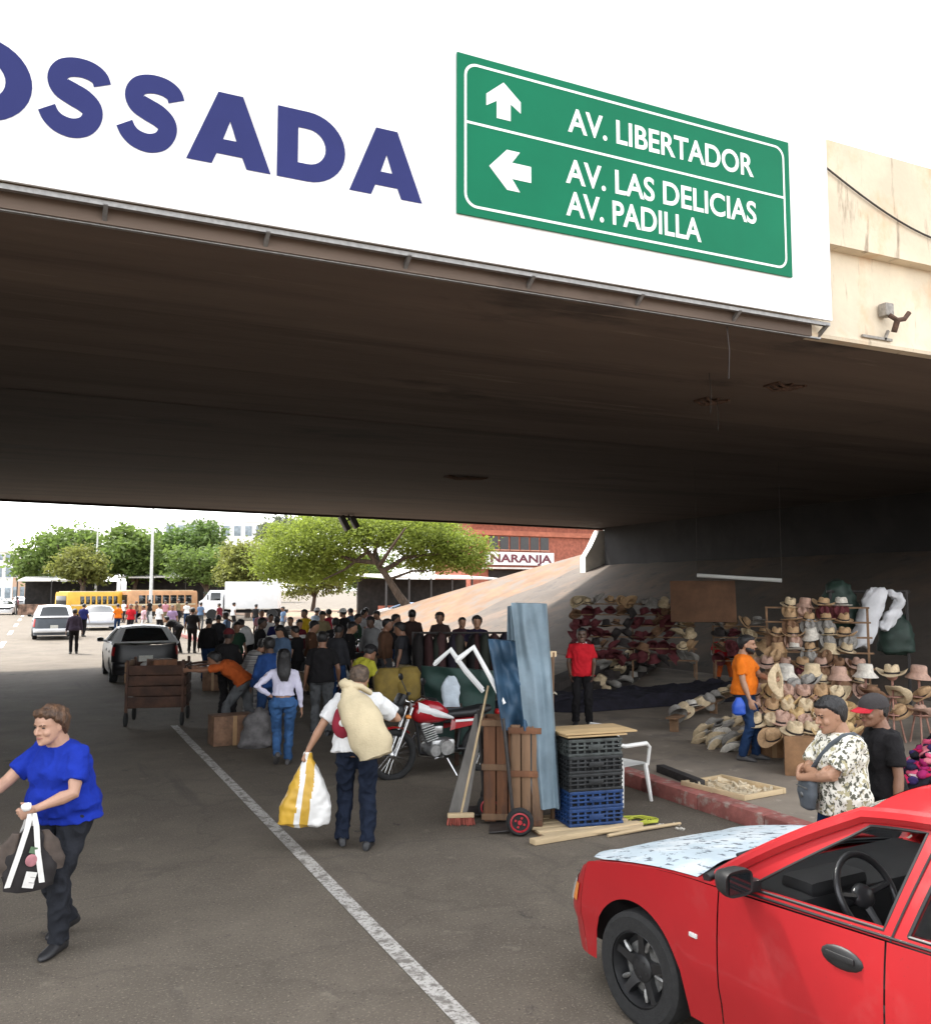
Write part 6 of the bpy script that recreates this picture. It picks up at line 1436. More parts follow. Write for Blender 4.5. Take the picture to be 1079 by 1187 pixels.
p2 = dep(1036, 710, 17.5); o = bag_mesh('plastic_sack', wsm, dens([(-.34, .08, .08, -.16), (-.25, .15, .10, -.14), (.05, .13, .1, .02), (.25, .10, .08, .12), (.36, .13, .06, -.02), (.42, .05, .05, -.14)]), p2, RZ, 'smaller crumpled white plastic sack right of the big one', 'sack', 8, .07)
for k, (px, py, s, lb) in enumerate(((972, 700, .45, 'dark green bag left of the white plastic sack'), (1038, 735, .40, 'dark green bag under the smaller white plastic sack'))):
    p = dep(px, py, 17.9); o = bag_mesh('sack', dgm, dens([(-s, s * .5, s * .4, 0), (-s * .8, s * .8, s * .6, 0), (0, s * .8, s * .6, 0), (s * .8, s * .5, s * .4, 0), (s, .1, .1, 0)]), p, RZ, lb, 'sack', 12 + k, .06)
fr_ = empty('sack_gallows', (0, 0, 0), 0, 'dark pole frame on the embankment that the plastic sacks hang from', 'pole frame'); mb = MB()
for px in (962, 1050):
    a = dep(px, 684, 17.75); g_ = ground_z(a.x, a.y); MB().tube([(a.x, a.y, g_), (a.x, a.y, a.z)], .03, 6).build('post', dk_st, fr_)
a, b = dep(958, 686, 17.75), dep(1054, 686, 17.75); MB().tube([a, b], .03, 6).build('crossbar', dk_st, fr_)
a, b = dep(808, 667, 21.5), dep(906, 673, 20.6); t = empty('strip_light', (a + b) / 2, 0, 'unlit white tube hung level in the dark above the hat racks', 'strip light'); m_ = (a + b) / 2
MB().tube([a - m_, b - m_], .045, 8).build('tube', M('white_tube', (.8, .8, .76), .4, .03), t)
for q in (a, b): MB().tube([q - m_, V((q.x, q.y, ZS + .04)) - m_], .006, 5).build('hanging_wire', wire, t)
cols = [(.55, .02, .09), (.62, .18, .22), (.02, .02, .05), (.35, .02, .12), (.60, .45, .45), (.05, .03, .12), (.70, .10, .20), (.015, .015, .02)]
t = empty('clothes_heap', (9.35, 7.15, .15), 0, 'heap of pink and dark folded clothes at the right edge of the photo', 'heap')
random.seed(12)
mb = MB()
for ci, c in enumerate(cols):
    mb.mat(ci)
    for i in range(34):
        a, r = random.uniform(0, 6.28), random.uniform(0, .62); z = .62 * (1 - r / .75) * random.uniform(.75, 1.0)
        if c[0] < .06: z = .62 * (1 - r / .75) * random.uniform(.9, 1.1)
        mb.ell((r * cos(a), r * sin(a), z), (random.uniform(.05, .10), random.uniform(.04, .08), random.uniform(.018, .05)), 10, 7, Matrix.Rotation(random.uniform(0, 3), 3, 'Z') @ Matrix.Rotation(random.uniform(-.9, .9), 3, 'X'))
o = mb.build('folded_clothes', [cloth('heap_cloth_%s' % 'abcdefgh'[ci], c) for ci, c in enumerate(cols)], t, 60); ripple(o.data, .02, 22, 3); o['kind'] = 'stuff'
MB().ell((0, 0, .0), (.60, .60, .36), 20, 10).build('ground_cloth', clothm, t, 60)

# ------------------------------------------------------------------ dark clothes stall, green tarp and sacks beyond the motorcycle
gt = M('green_tarpaulin', (.010, .042, .032), .7, .2, 3, .3); lb_ = cloth('pale_blue_shirt', (.55, .62, .68)); rng = random.Random(5)
drape('tarpaulin', gt, 'dark green tarpaulin screen behind the motorcycle seat', [(488, 772), (572, 778), (574, 872), (492, 876)], 12.9, 6, .04, 2.0, .04)
p = dep(523, 806, 12.5); o = bag_mesh('hanging_shirt', lb_, dens([(-.26, .13, .04, 0), (-.1, .12, .05, 0), (.12, .13, .05, 0), (.2, .09, .04, 0), (.26, .04, .03, 0)]), p, -.4, 'pale blue shirt hanging on the dark green tarpaulin', 'shirt', 5, .02)
for i, (px, py, w_, m, lb) in enumerate(((452, 792, .22, 'yellow', 'mustard yellow sack left of the motorcycle handlebar'), (473, 790, .17, 'yellow', 'smaller mustard yellow sack right beside the first one'))):
    p = dep(px, py, 12.6); bag_mesh('sack', M('mustard_sack', (.20, .135, .02), .8, .2, 5, .3), dens([(-.25, w_ * .8, .14, 0), (-.2, w_, .17, 0), (.1, w_, .17, 0), (.2, w_ * .7, .1, 0)]), (p.x, p.y, p.z), -.4, lb, 'sack', 20 + i, .03)
t = empty('market_table', (5.05, 12.0, 0), radians(-25), 'low dark market table carrying the mustard sacks', 'table'); MB().bbox((-.2, -.25, .76), (1.3, .7, .04), .01).build('tabletop', darkwood, t)
for x in (-.78, .38):
    for y in (-.52, .02): MB().bbox((x, y, .37), (.06, .06, .74), .008).build('leg', darkwood, t)
t = empty('clothes_rail', (7.15, 15.3, .15), radians(-25), 'long rail of dark hanging clothes in front of the embankment', 'clothes rail')
MB().tube([(-1.0, 0, 1.42), (1.0, 0, 1.42)], .02, 8).build('rail', dk_st, t)
for s in (-1, 1): MB().tube([(s * .98, 0, 0), (s * .98, 0, 1.42)], .022, 8).build('post', dk_st, t); MB().tube([(s * .98, -.3, .02), (s * .98, .3, .02)], .022, 8).build('foot', dk_st, t)
gcol = [(.02, .018, .018), (.045, .02, .02), (.03, .035, .028), (.06, .03, .03), (.025, .02, .03), (.05, .045, .035)]
for i in range(12):
    x = -.9 + 1.8 * i / 11
    mb = MB(); W_ = rng.uniform(.20, .30); h = rng.uniform(.75, 1.3); x += rng.uniform(-.07, .07)
    mb.loft([[V((x + hd * cos(a), W_ * k_ * sin(a), z)) for a in [2 * pi * q / 14 for q in range(14)]] for z, k_, hd in ((1.41, .25, .03), (1.34, .8, .08), (1.15, 1, .12), (.9, .95, .11), (1.40 - h * .95, 1.05, .13))]); o = mb.build('hanging_garment', cloth('rail_cloth_%s' % 'abcdef'[i % 6], gcol[i % 6]), t, 60); ripple(o.data, .05, 5, i)
# ------------------------------------------------------------------ trees
bark = M('bark', (.13, .09, .065), .95, .3, 8, .6, stretch=(1, 1, .25)); barkp = M('pale_bark', (.38, .29, .22), .95, .3, 8, .5, stretch=(1, 1, .25))
def leafm(n, c): 
    m = M(n, c, .7, .28, 1.3, lo=.3, hi=.7); b = m.node_tree.nodes['Principled BSDF']
    tr_ = m.node_tree.nodes.new('ShaderNodeBsdfTranslucent'); ms_ = m.node_tree.nodes.new('ShaderNodeMixShader'); ms_.inputs[0].default_value = .5
    L = m.node_tree.links.new; L(b.inputs['Base Color'].links[0].from_socket, tr_.inputs[0]); L(b.outputs[0], ms_.inputs[1]); L(tr_.outputs[0], ms_.inputs[2]); L(ms_.outputs[0], m.node_tree.nodes['Material Output'].inputs[0]); return m
leaf = {'green': leafm('leaves_green', (.17, .25, .055)), 'lime': leafm('leaves_lime', (.27, .34, .05)), 'olive': leafm('leaves_olive', (.24, .26, .06)), 'deep': leafm('leaves_deep', (.13, .21, .05)), 'grey': leafm('leaves_grey', (.15, .17, .11))}
def tree(loc, label, crown, limbs, kind, n, leafsize, seed, trunk_r=.25, flat=1, trunk_m=None, group='trees along the avenue'):
    """crown: list of clumps (x, y, z, rx, ry, rz); limbs: list of centre lines"""
    rg = random.Random(seed); t = empty('tree', loc, 0, label, 'tree', group); mb = MB()
    for pts, r in limbs:
        k = len(pts); mb.tube(pts, [r * (1 - .75 * i / (k - 1)) + .015 for i in range(k)], 8)
    mb.build('trunk', trunk_m or bark, t, 60)
    mb = MB(); vol = [c[3] * c[4] * c[5] for c in crown]; tot = sum(vol)
    for c, v_ in zip(crown, vol):
        m = int(n * v_ / tot) + 1; tw = []
        for _ in range(max(6, m // 22)):
            while True:
                p = V((rg.uniform(-1, 1), rg.uniform(-1, 1), rg.uniform(-1, 1)))
                if .25 < p.length < 1: break
            if rg.random() < .75: p = p.normalized() * rg.uniform(.62, 1.12)
            tw.append(V((c[0] + p.x * c[3], c[1] + p.y * c[4], c[2] + p.z * c[5])))
        sp = (c[3] + c[5]) * .16
        for _ in range(m):
            q = rg.choice(tw) + V((rg.gauss(0, sp), rg.gauss(0, sp), rg.gauss(0, sp * .55 * flat)))
            s = leafsize * rg.uniform(.6, 1.3); a = V((rg.gauss(0, 1), rg.gauss(0, 1), rg.gauss(0, .6))).normalized(); b = a.cross(V((rg.gauss(0, 1), rg.gauss(0, 1), rg.gauss(0, 1)))).normalized()
            mb.add([q - a * s, q + b * s * .45, q + a * s, q - b * s * .45], [(0, 1, 2, 3)])
    mb.build('crown', leaf[kind], t, 0, recalc=False); return t
def auto_tree(px0, px1, pytop, pybot, d, label, kind, seed, n=5000, ls=.16, trunk=True):
    a, b = dep(px0, pytop, d), dep(px1, pybot, d); c = (a + b) / 2; w = (a - b).to_2d().length / 2; h = abs(a.z - b.z) / 2; g_ = ground_z(c.x, c.y); rg = random.Random(seed)
    cz = (a.z + b.z) / 2 - g_; crown = [(0, 0, cz, w * .62, w * .6, h * .8)]
    for i in range(9):
        an = 2 * pi * i / 9 + rg.uniform(-.3, .3); k = rg.uniform(.45, .78); s = rg.uniform(.28, .46)
        crown.append((w * k * cos(an), w * k * sin(an), cz + h * rg.uniform(-.5, .6), w * s, w * s, h * s * 1.15))
    limbs = [([V((0, 0, 0)), V((.05 * w, 0, cz - h * 1.0)), V((.08 * w, 0, cz - .3 * h)), V((0, .1, cz + .5 * h))], .05 * w + .08)]
    for i in range(5):
        an = 2 * pi * i / 5 + .5; limbs.append(([V((.05 * w, 0, cz - h * rg.uniform(.9, 1.1))), V((w * .3 * cos(an), w * .3 * sin(an), cz - h * .35)), V((w * .6 * cos(an), w * .6 * sin(an), cz + h * .2))], .03 * w + .03))
    return tree((c.x, c.y, g_), label, crown, limbs, kind, n, ls, seed)
auto_tree(28, 135, 606, 676, 92, 'tall airy green tree at the far left of the tree line', 'green', 1, 9000, .28)
auto_tree(62, 128, 630, 680, 84, 'round light green tree in front of the far left tree', 'olive', 7, 4500, .22)
auto_tree(120, 192, 610, 678, 90, 'green tree behind the tall lamp post', 'green', 2, 8000, .28)
auto_tree(176, 262, 606, 676, 95, 'dense green tree between the tall lamp post and the box truck', 'deep', 3, 9000, .28)
auto_tree(200, 276, 632, 682, 86, 'low bushy green tree above the orange bus', 'green', 4, 4500, .22)
auto_tree(246, 330, 628, 684, 78, 'olive green tree leaning over the white box truck', 'olive', 5, 9000, .20)
auto_tree(300, 350, 594, 640, 105, 'greyish thin tree top behind the acacia', 'grey', 6, 2200, .30)
auto_tree(326, 400, 640, 694, 102, 'low olive bush under the left side of the acacia', 'olive', 12, 5000, .22)
auto_tree(385, 460, 636, 694, 106, 'low green bush behind the acacia trunk', 'green', 13, 5000, .24)
auto_tree(640, 676, 612, 660, 112, 'small olive tree beside the red brick building', 'olive', 9, 2500, .25)
# the spreading acacia with its leaning trunk
D = 58
def dl(px, py, o, d=D): return dep(px, py, d) - o
base = dep(482, 722, D); base.z = 0; A = lambda px, py, dd=0: dl(px, py, base, D + dd)
limbs = [([A(488, 728), A(474, 706), A(462, 690), A(448, 668), A(436, 652), A(425, 640)], .34), ([A(440, 656), A(420, 632), A(400, 612), A(385, 602)], .17), ([A(436, 652), A(412, 650), A(380, 640), A(345, 632)], .15), ([A(444, 662), A(470, 646), A(505, 642), A(545, 640)], .15), ([A(432, 648), A(440, 622), A(452, 602)], .13), ([A(450, 672), A(478, 662), A(500, 662)], .09), ([A(425, 640), A(400, 660), A(375, 672)], .10), ([A(440, 656, 0), A(436, 640, 3), A(430, 615, 5)], .14), ([A(440, 656, 0), A(450, 640, -3), A(470, 612, -5)], .14)]
m_ = D / 1050
crown = []
for px, py, rx, rz, dd in ((345, 640, 42, 26, 0), (318, 660, 26, 14, 1), (380, 622, 40, 24, -1), (352, 665, 36, 12, 2), (395, 655, 30, 20, 2), (430, 612, 40, 22, 1), (470, 615, 42, 22, -1), (505, 628, 40, 22, 1), (540, 638, 30, 20, 0), (500, 652, 40, 12, 2), (420, 600, 50, 18, 3), (480, 600, 50, 16, 3), (548, 656, 20, 10, 0), (375, 605, 30, 14, 2), (335, 618, 26, 16, 1)):
    c = A(px, py, dd); crown.append((c.x, c.y, c.z, rx * m_, rx * m_ * .8, rz * m_))
tree(base, 'wide spreading lime green acacia with a leaning trunk beyond the bridge', crown, limbs, 'lime', 70000, .112, 11, trunk_m=bark, flat=.6)
bm_ = [o for o in bpy.data.objects if o.name.startswith('trunk')][-1]

# ------------------------------------------------------------------ far buildings
brick = M('red_brick', (.38, .12, .075), .9, .2, 3, .3); pinkw = M('salmon_render', (.55, .27, .19), .9, .12, 1); cream_w = M('pale_render', (.72, .68, .60), .9, .06, .4); white_w = M('white_render', (.80, .79, .77), .9, .04, .4); dkglass = M('dark_window', (.025, .022, .022), .3, .2, 4); roofr = M('red_roof', (.45, .15, .09), .9, .15, 2); tin = M('white_tin_roof', (.70, .68, .64), .6, .1, 1); shade_m = M('dark_shop_interior', (.03, .026, .024), .9, .3, 2)
def face_frame(px0, px1, pyb, d0, d1):
    """building front from two pixels: returns origin, direction, length"""
    a, b = dep(px0, pyb, d0), dep(px1, pyb, d1); a.z = b.z = 0; return a, (b - a), atan2((b - a).y, (b - a).x)
a, d, ang = face_frame(545, 700, 690, 92, 100); Lb = d.length
t = empty('brick_building', a, ang, 'red brick building with a band of dark windows and a lettered white sign', 'building')
zt = dep(600, 606, 94).z; z0 = dep(600, 637, 94).z; z1 = dep(600, 622, 94).z; s0 = dep(600, 655, 94).z; s1 = dep(600, 640, 94).z
MB().box((Lb / 2, 4, zt / 2), (Lb, 8, zt)).build('wall', brick, t); MB().box((Lb / 2, 3.8, zt + .15), (Lb + .8, 9, .3)).build('roof', roofr, t)
MB().box((Lb / 2, -.16, z1 + .35), (Lb, .3, .5)).build('lintel', roofr, t)
w0 = (dep(566, 630, 93) - a).to_2d().length; w1 = (dep(637, 630, 96.5) - a).to_2d().length; nw = 6
for i in range(nw):
    x = w0 + (w1 - w0) * (i + .5) / nw; f = MB().box((x, -.03, (z0 + z1) / 2), ((w1 - w0) / nw - .22, .08, z1 - z0)).build('window', dkglass, t)
    MB().box((x, -.10, z0 - .06), ((w1 - w0) / nw - .1, .2, .12)).build('sill', pinkw, f)
MB().box(((w0 + w1) / 2, -.2, (s0 + s1) / 2), (w1 - w0 + .8, .2, s1 - s0)).build('sign_board', white_w, t)
MB().box(((w0 + w1) / 2, -.6, s0 - .35), (w1 - w0 + 1.5, 1.2, .16)).build('canopy', tin, t); MB().box(((w0 + w1) / 2, -.04, (s0 - .5) / 2), (w1 - w0, .1, s0 - .5)).build('shop_front', shade_m, t)
sgn = text_mesh('NARANJA', 'sign_lettering', M('sign_ink', (.16, .03, .05), .7), (s1 - s0) * .85, (w0 + (w1 - w0) * .0, -.33, s0 + (s1 - s0) * .22), (pi / 2, 0, 0), t, .03, 1, .02)
xs = [v.co.x for v in sgn.data.vertices]; k = (w1 - w0) * 1.0 / (max(xs) - min(xs))
for v in sgn.data.vertices: v.co.x *= k
# long shed with a white tin roof beside the acacia trunk
a, d, ang = face_frame(440, 566, 690, 72, 80); Lb = d.length; t = empty('market_shed', a, ang, 'low dark market shed with a white tin roof behind the acacia trunk', 'shed'); zr_ = dep(500, 668, 75).z
mb = MB(); mb.box((Lb / 2, 1.6, zr_), (Lb + .6, 5, .14), Matrix.Rotation(.06, 3, 'X')); mb.build('roof', tin, t); MB().box((Lb / 2, 3, zr_ / 2 - .1), (Lb, .2, zr_ - .2)).build('back_wall', shade_m, t); MB().box((Lb * .3, .6, .55), (Lb * .5, .8, 1.1)).build('counter', brick, t)
for i in range(6): MB().box((.2 + (Lb - .4) * i / 5, -.6, zr_ / 2 - .08), (.12, .12, zr_ - .16)).build('post', dk_st, t)
# market canopies under the tree line
for i, (p0, p1, pr, d0, lb) in enumerate(((20, 130, 671, 86, 'long white awning of market stalls left of the tall lamp post'), (140, 262, 667, 88, 'long white awning over a dark stall row left of the box truck'))):
    a, d, ang = face_frame(p0, p1, 700, d0, d0 + 2); Lb = d.length; zr_ = dep(p0, pr, d0).z; t = empty('market_stall', a, ang, lb, 'market stall', 'awnings under the tree line')
    mb = MB()
    for k in range(int(Lb / 3)): mb.box((1.5 + k * 3.0, 1.2, zr_ + .05 * (k % 2)), (2.9, 3.4, .12), Matrix.Rotation(.12, 3, 'X'))
    mb.build('awning', tin, t); MB().box((Lb / 2, 3.0, zr_ / 2 - .1), (Lb, .15, zr_ - .2)).build('back_wall', shade_m, t); MB().box((Lb / 2, .6, .5), (Lb, .7, 1.0)).build('counter', M('stall_cloth', (.45, .28, .2), .9, .4, 2), t)
    for k in range(int(Lb / 3) + 1): MB().box((k * 3.0, -.3, zr_ / 2 - .08), (.09, .09, zr_ - .16)).build('post', dk_st, t)
# buildings at the end of the avenue, and pale tower blocks beyond the trees
def block(px0, px1, pyt, dd, m, label, rows, cols, roofm_=None, depth=10, wm=dkglass):
    a, d, ang = face_frame(px0, px1, 690, dd, dd + 3); Lb = d.length; h = dep(px0, pyt, dd).z; t = empty('building', a, ang, label, 'building', 'buildings along the avenue')
    MB().box((Lb / 2, depth / 2, h / 2), (Lb, depth, h)).build('wall', m, t); MB().box((Lb / 2, depth / 2, h + .2), (Lb + .3, depth + .3, .4)).build('roof', roofm_ or m, t)
    for r in range(rows):
        for c in range(cols):
            x = Lb * (c + .5) / cols; z = h * (r + .55) / rows
            w_ = MB().bbox((x, -.04, z), (Lb / cols * .6, .14, h / rows * .5), .02).build('window', wm, t); MB().box((x, -.08, z - h / rows * .28), (Lb / cols * .66, .22, .12)).build('sill', white_w, w_)
pale_win = M('pale_window', (.30, .36, .40), .2, .2, 2)
block(-30, 14, 652, 150, white_w, 'white two-storey building at the left end of the avenue', 2, 4, None, 12, pale_win)
block(13, 46, 652, 165, M('peach_render', (.62, .42, .30), .9, .08, .4), 'peach coloured building behind the white one at the far left', 2, 4, None, 12, pale_win)
block(-6, 30, 640, 230, cream_w, 'pale tall building rising far behind the peach one', 4, 4, None, 16, pale_win)
block(188, 306, 604, 170, white_w, 'wide white building top showing above the tree line', 4, 9, None, 14, pale_win)
# lamp posts
for px, pyt, d_, lb in ((175, 560, 66, 'tall pale lamp post in front of the green trees, cut by the bridge edge'), (111, 616, 88, 'shorter pale lamp post before the far left trees')):
    p = dep(px, 684, d_); h = dep(px, pyt, d_).z; t = empty('lamp_post', (p.x, p.y, 0), 0, lb, 'lamp post', 'lamp posts'); pm = M('pale_lamp_paint', (.66, .66, .64), .6, .08, 4)
    MB().tube([(0, 0, 0), (0, 0, .5), (0, 0, .52), (0, 0, h)], [.17, .16, .12, .07], 12).build('pole', pm, t)
    MB().tube([(0, 0, h - .05), (-.5, -.2, h + .12), (-1.3, -.5, h + .15)], .045, 8).build('arm', pm, t); MB().bbox((-1.55, -.6, h + .14), (.6, .25, .12), .04, .38).build('lamp_head', pm, t)

# ------------------------------------------------------------------ people farther off
def mk(n, c): return cloth(n, c)
dark_c = mk('dark_clothing', (.02, .018, .02)); FAR = [
 ('person in black standing in the sun beyond the hatchback', 222, 757, 1.76, -20, dict(top=black_c, bottom=black_c)),
 ('person in black bent double beside the white-roofed hatchback', 207, 757, 1.7, 60, dict(top=black_c, bottom=black_c, lean=75, rh=(.15, .7, .55), lh=(-.15, .7, .55), rpole=(.5, 0, -1), lpole=(-.5, 0, -1))),
 ('person in purple checked shirt standing alone in the sunlit lane', 85, 758, 1.72, 0, dict(top=mk('plum_check', (.06, .045, .07)), bottom=black_c, sleeve=1.9)),
 ('person in navy shirt walking beside the plum shirted one with a white bag', 96, 738, 1.72, -30, dict(top=mk('navy_shirt', (.02, .025, .12)), bottom=dark_c)),
 ('person in red shirt in front of the yellow bus', 151, 738, 1.7, 150, dict(top=red_c, bottom=dark_c)),
 ('person in pale pink top behind the hatchback roof', 166, 736, 1.6, 100, dict(top=mk('pale_pink', (.66, .45, .48)), bottom=white_c)),
 ('person in white shirt behind the hatchback roof', 184, 738, 1.72, -60, dict(top=white_c, bottom=dark_c)),
 ('person in mauve top left of the black clad standing one', 199, 740, 1.66, 170, dict(top=mk('mauve_top', (.32, .22, .36)), bottom=dark_c)),
 ('person with orange shirt in front of the orange bus', 136, 735, 1.68, 20, dict(top=orange_c, bottom=jeans_d)),
 ('person in white shirt reaching up over the roadside goods', 290, 782, 1.68, 70, dict(top=white_c, bottom=black_c, lean=35, rh=(.25, .6, 1.5), lh=(-.2, .6, .9), rpole=(1, 0, -.3))),
 ('person in navy top right of the white shirt reaching up', 320, 785, 1.70, -10, dict(top=mk('navy_top', (.018, .02, .09)), bottom=dark_c)),
 ('person in pale striped top behind the lilac top woman', 336, 782, 1.66, 150, dict(top=stripe_c, bottom=dark_c)),
 ('person in bright yellow shirt beyond the lilac top woman', 353, 772, 1.7, 120, dict(top=mk('yellow_shirt', (.72, .48, .03)), bottom=dark_c)),
 ('person in crimson shirt beneath the acacia', 381, 768, 1.68, 20, dict(top=mk('crimson_shirt', (.38, .03, .06)), bottom=jeans_d)),
 ('person in pale blue shirt and white cap beneath the acacia', 366, 760, 1.66, -60, dict(top=mk('sky_shirt', (.42, .52, .62)), bottom=dark_c, cap=[white_c, white_c])),
 ('person in black with a white cap among the dark clothes', 398, 775, 1.74, 30, dict(top=black_c, bottom=black_c, cap=[white_c, white_c])),
 ('person in dark jacket left of the acacia trunk', 388, 800, 1.76, -20, dict(top=dark_c, bottom=dark_c, sleeve=1.9)),
 ('person in grey top walking right beneath the acacia', 420, 768, 1.66, -90, dict(top=mk('light_grey_top', (.45, .45, .46)), bottom=dark_c)),
 ('tall person in dark brown standing before the pale embankment', 477, 792, 1.80, -30, dict(top=mk('dark_brown_shirt', (.05, .03, .025)), bottom=dark_c, sleeve=1.9)),
 ('bushy-haired person in dark top before the embankment', 510, 795, 1.74, 140, dict(top=mk('umber_top', (.07, .045, .04)), bottom=dark_c, style='full')),
 ('person in plum top beside the bushy-haired one at the embankment', 535, 800, 1.66, 170, dict(top=mk('plum_top', (.06, .03, .04)), bottom=dark_c)),
 ('person with black hair close to the blue tarpaulins', 553, 808, 1.72, 150, dict(top=mk('indigo_top', (.025, .02, .045)), bottom=dark_c, style='full')),
 ('person in orange vest beyond the white and blue car', 441, 715, 1.7, 120, dict(top=orange_c, bottom=dark_c)),
]
for i, (lb, px, py, H_, rz, kw) in enumerate(FAR):
    p = at(px, py, z=0); kw = dict(kw); rg = random.Random(i + 40); st = rg.uniform(-.15, .15)
    g_ = ground_z(p.x, p.y)
    if g_: p = at(px, py, z=g_)
    kw.setdefault('sleeve', .75); kw.setdefault('style', 'buzz')
    person(lb, (p.x, p.y, g_), rz, H_, .02, rg.choice(['brown', 'tan', 'dark', 'brown']), 'black', rf=(.1, st, 0), lf=(-.1, -st, 0), group='people farther down the street', girth=rg.uniform(.95, 1.15), wr=.004, **kw)
# more of the packed crowd between the road and the acacia
TOPS = [('black', black_c), ('charcoal', mk('charcoal_top', (.035, .035, .04))), ('dark green', mk('dark_green_top', (.02, .05, .03))), ('dusty blue', mk('dusty_blue_top', (.10, .16, .26))), ('grey', mk('mid_grey_top', (.2, .2, .2))), ('brown', mk('brown_top', (.12, .06, .035))), ('white', white_c), ('maroon', mk('maroon_top', (.13, .015, .025))), ('khaki', mk('khaki_top', (.25, .20, .11))), ('pink', mk('pink_top', (.55, .25, .30)))]
BOT = [('black', black_c), ('denim', jeans_d), ('grey', grey_tr), ('khaki', mk('khaki_trousers', (.22, .17, .10)))]
CR = [(240, 790, 0), (252, 775, 1), (272, 800, 2), (300, 800, 0), (325, 815, 3), (343, 812, 0), (360, 805, 5), (345, 790, 7), (390, 822, 1), (404, 812, 0), (430, 800, 4), (446, 812, 5), (456, 795, 0), (412, 785, 2), (372, 780, 8), (312, 775, 6), (302, 765, 9), (262, 765, 3), (466, 822, 1), (438, 775, 6), (424, 758, 9), (407, 762, 3)]
for i, (px, py, tp) in enumerate(CR):
    p = at(px, py, z=0); rg = random.Random(i + 300); g_ = ground_z(p.x, p.y)
    if g_: p = at(px, py, z=g_)
    bt = BOT[(i * 7 + 1) % 4]; near = ('left of the navy top', 'left of the navy top', 'left of the striped lean', 'by the striped lean', 'by the denim jacket', 'above the lilac top', 'above the broad man in black', 'beyond the broad man in black', 'left of the yellow-green shirt', 'above the yellow-green shirt', 'right of the yellow-green shirt', 'above the mustard sacks', 'beyond the mustard sacks', 'beyond the yellow-green shirt', 'beyond the white table', 'by the reaching white shirt', 'beyond the reaching white shirt', 'beyond the maroon cap', 'near the motorcycle', 'by the acacia shade', 'deep in the acacia shade', 'in the acacia shade')[i]
    bend = rg.random() < .45
    kw = dict(lean=rg.uniform(25, 50), rh=(.2, .5, .8), lh=(-.2, .5, .8)) if bend else dict(rh=(.24, rg.uniform(0, .3), rg.uniform(.8, 1.1)), lh=(-.24, rg.uniform(0, .3), rg.uniform(.8, 1.1)))
    if i % 5 == 2: kw['cap'] = [TOPS[(tp + 3) % 10][1]] * 2
    person('%s person in %s top and %s trousers %s' % ('bending' if bend else ('capped' if i % 5 == 2 else 'standing'), TOPS[tp][0], bt[0], near), (p.x, p.y, g_), rg.uniform(-180, 180), rg.uniform(1.6, 1.76), .024, rg.choice(['brown', 'tan', 'dark', 'brown']), 'black', style=rg.choice(['buzz', 'short', 'long' if i % 4 == 0 else 'buzz']), top=TOPS[tp][1], bottom=bt[1], sleeve=rg.choice([.7, 1.9]), girth=rg.uniform(.95, 1.2), wr=.004, headpitch=rg.uniform(0, 20), group='people farther down the street')
FARC = [(44, 712, 0, 'by the small grey car'), (31, 708, 6, 'left of the small grey car'), (20, 712, 9, 'right of the silver oncoming car'), (56, 706, 7, 'beyond the old grey car'), (143, 722, 6, 'before the yellow bus tail'), (158, 722, 5, 'between the two buses'), (173, 722, 0, 'before the orange bus left'), (191, 724, 9, 'before the orange bus middle'), (206, 722, 8, 'before the orange bus right'), (216, 726, 6, 'left of the truck cab'), (232, 730, 3, 'under the truck cab'), (254, 732, 7, 'before the truck box left'), (270, 730, 6, 'before the truck box middle'), (296, 734, 0, 'before the truck box right'), (328, 740, 3, 'right of the truck box')]
for i, (px, py, tp, near) in enumerate(FARC):
    p = at(px, py, z=0); rg = random.Random(i + 700); bt = BOT[i % 4]
    person('small far person in %s top and %s trousers %s' % (TOPS[tp][0], bt[0], near), (p.x, p.y, 0), rg.uniform(-180, 180), rg.uniform(1.6, 1.76), .034, 'brown', 'black', style='buzz', top=TOPS[tp][1], bottom=bt[1], wr=0, group='people farther down the street')
for i, (px, py, rz_, lb) in enumerate(((404, 800, 60, 'dark motorcycle among the crowd left of the mustard sacks'), (432, 790, 75, 'second dark motorcycle among the crowd beneath the acacia'), (455, 772, 80, 'far motorcycle parked before the embankment'))):
    p = at(px, py, z=0); g_ = ground_z(p.x, p.y); p = at(px, py, z=g_) if g_ else p; c_ = copy_tree(MOTO, None, (p.x, p.y, g_), radians(rz_), lb, 'motorcycles among the crowd')
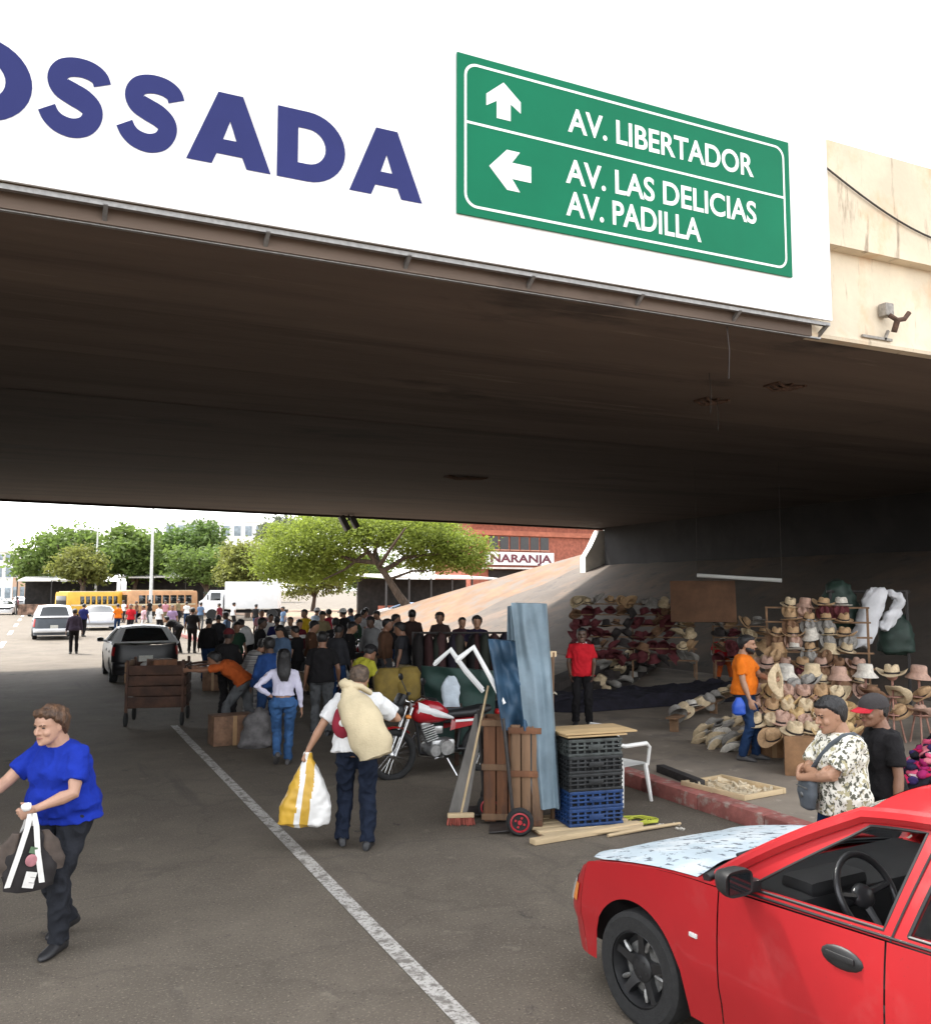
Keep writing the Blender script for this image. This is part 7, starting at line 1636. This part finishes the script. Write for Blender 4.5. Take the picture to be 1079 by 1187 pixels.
# parasol-like dark stall covers and heaps of goods between the crowd
goods = [('white_board_table', 348, 740, 20, white_w, 'white board table top with goods under the acacia')]
t = empty('market_table', dep(348, 760, 22) * 1, radians(-25), 'market table with a bright white top beyond the lilac top woman', 'table'); g0 = V(t.location); t.location = (g0.x, g0.y, 0)
hz = dep(348, 738, 22).z; MB().bbox((0, 0, hz), (1.5, .8, .04), .01).build('tabletop', white_w, t)
for x in (-.68, .68):
    for y in (-.34, .34): MB().bbox((x, y, hz / 2 - .01), (.05, .05, hz - .03), .008).build('leg', dk_st, t)
rg = random.Random(77)
gm_ = [M('goods_%s' % n, c, .8, .25, 7) for n, c in dict(brown=(.22, .12, .07), grey=(.16, .15, .15), ink=(.03, .03, .05), sand=(.42, .33, .22), rose=(.4, .2, .2), leaf=(.1, .14, .06)).items()]
names = ['brown carton', 'grey bundle', 'black bundle', 'sandy carton', 'rose bundle', 'green bundle']
spots = [(268, 862, 'behind the shoes of the rust orange man'), (296, 866, 'at the feet of the striped shirt'), (330, 800, 'left of the lilac top woman'), (352, 800, 'right of the lilac top woman'), (398, 842, 'right of the broad man in black'), (430, 838, 'left of the mustard sacks'), (246, 800, 'behind the man pushing the cart'), (410, 800, 'under the acacia left side'), (436, 800, 'under the acacia right side'), (455, 815, 'before the embankment left'), (500, 812, 'before the embankment right'), (375, 790, 'below the dark jacketed person')]
for i, (px, py, wh_) in enumerate(spots):
    p = at(px, py, z=0); g_ = ground_z(p.x, p.y); k = i % 6; w_, dd, h = rg.uniform(.4, .7), rg.uniform(.35, .55), rg.uniform(.35, .75)
    if 'carton' in names[k]:
        t = empty('goods_carton', (p.x, p.y, g_), rg.uniform(-.6, .2), '%s on the ground %s' % (names[k], wh_), 'carton', 'goods among the crowd'); MB().bbox((0, 0, h / 2), (w_, dd, h), .015).build('box', gm_[k], t); MB().box((0, -dd / 2 - .002, h / 2), (.06, .004, h)).build('tape', M('parcel_tape', (.36, .22, .11), .4, .1), t)
    else: bag_mesh('goods_bundle', gm_[k], dens([(0, w_ * .4, dd * .4, 0), (.05, w_ * .55, dd * .5, 0), (h * .6, w_ * .5, dd * .45, .03), (h * .9, w_ * .3, dd * .3, .05), (h, .05, .05, .05)]), (p.x, p.y, g_), rg.uniform(-.6, .2), '%s on the ground %s' % (names[k], wh_), 'bundle', i, .05)['group'] = 'goods among the crowd'
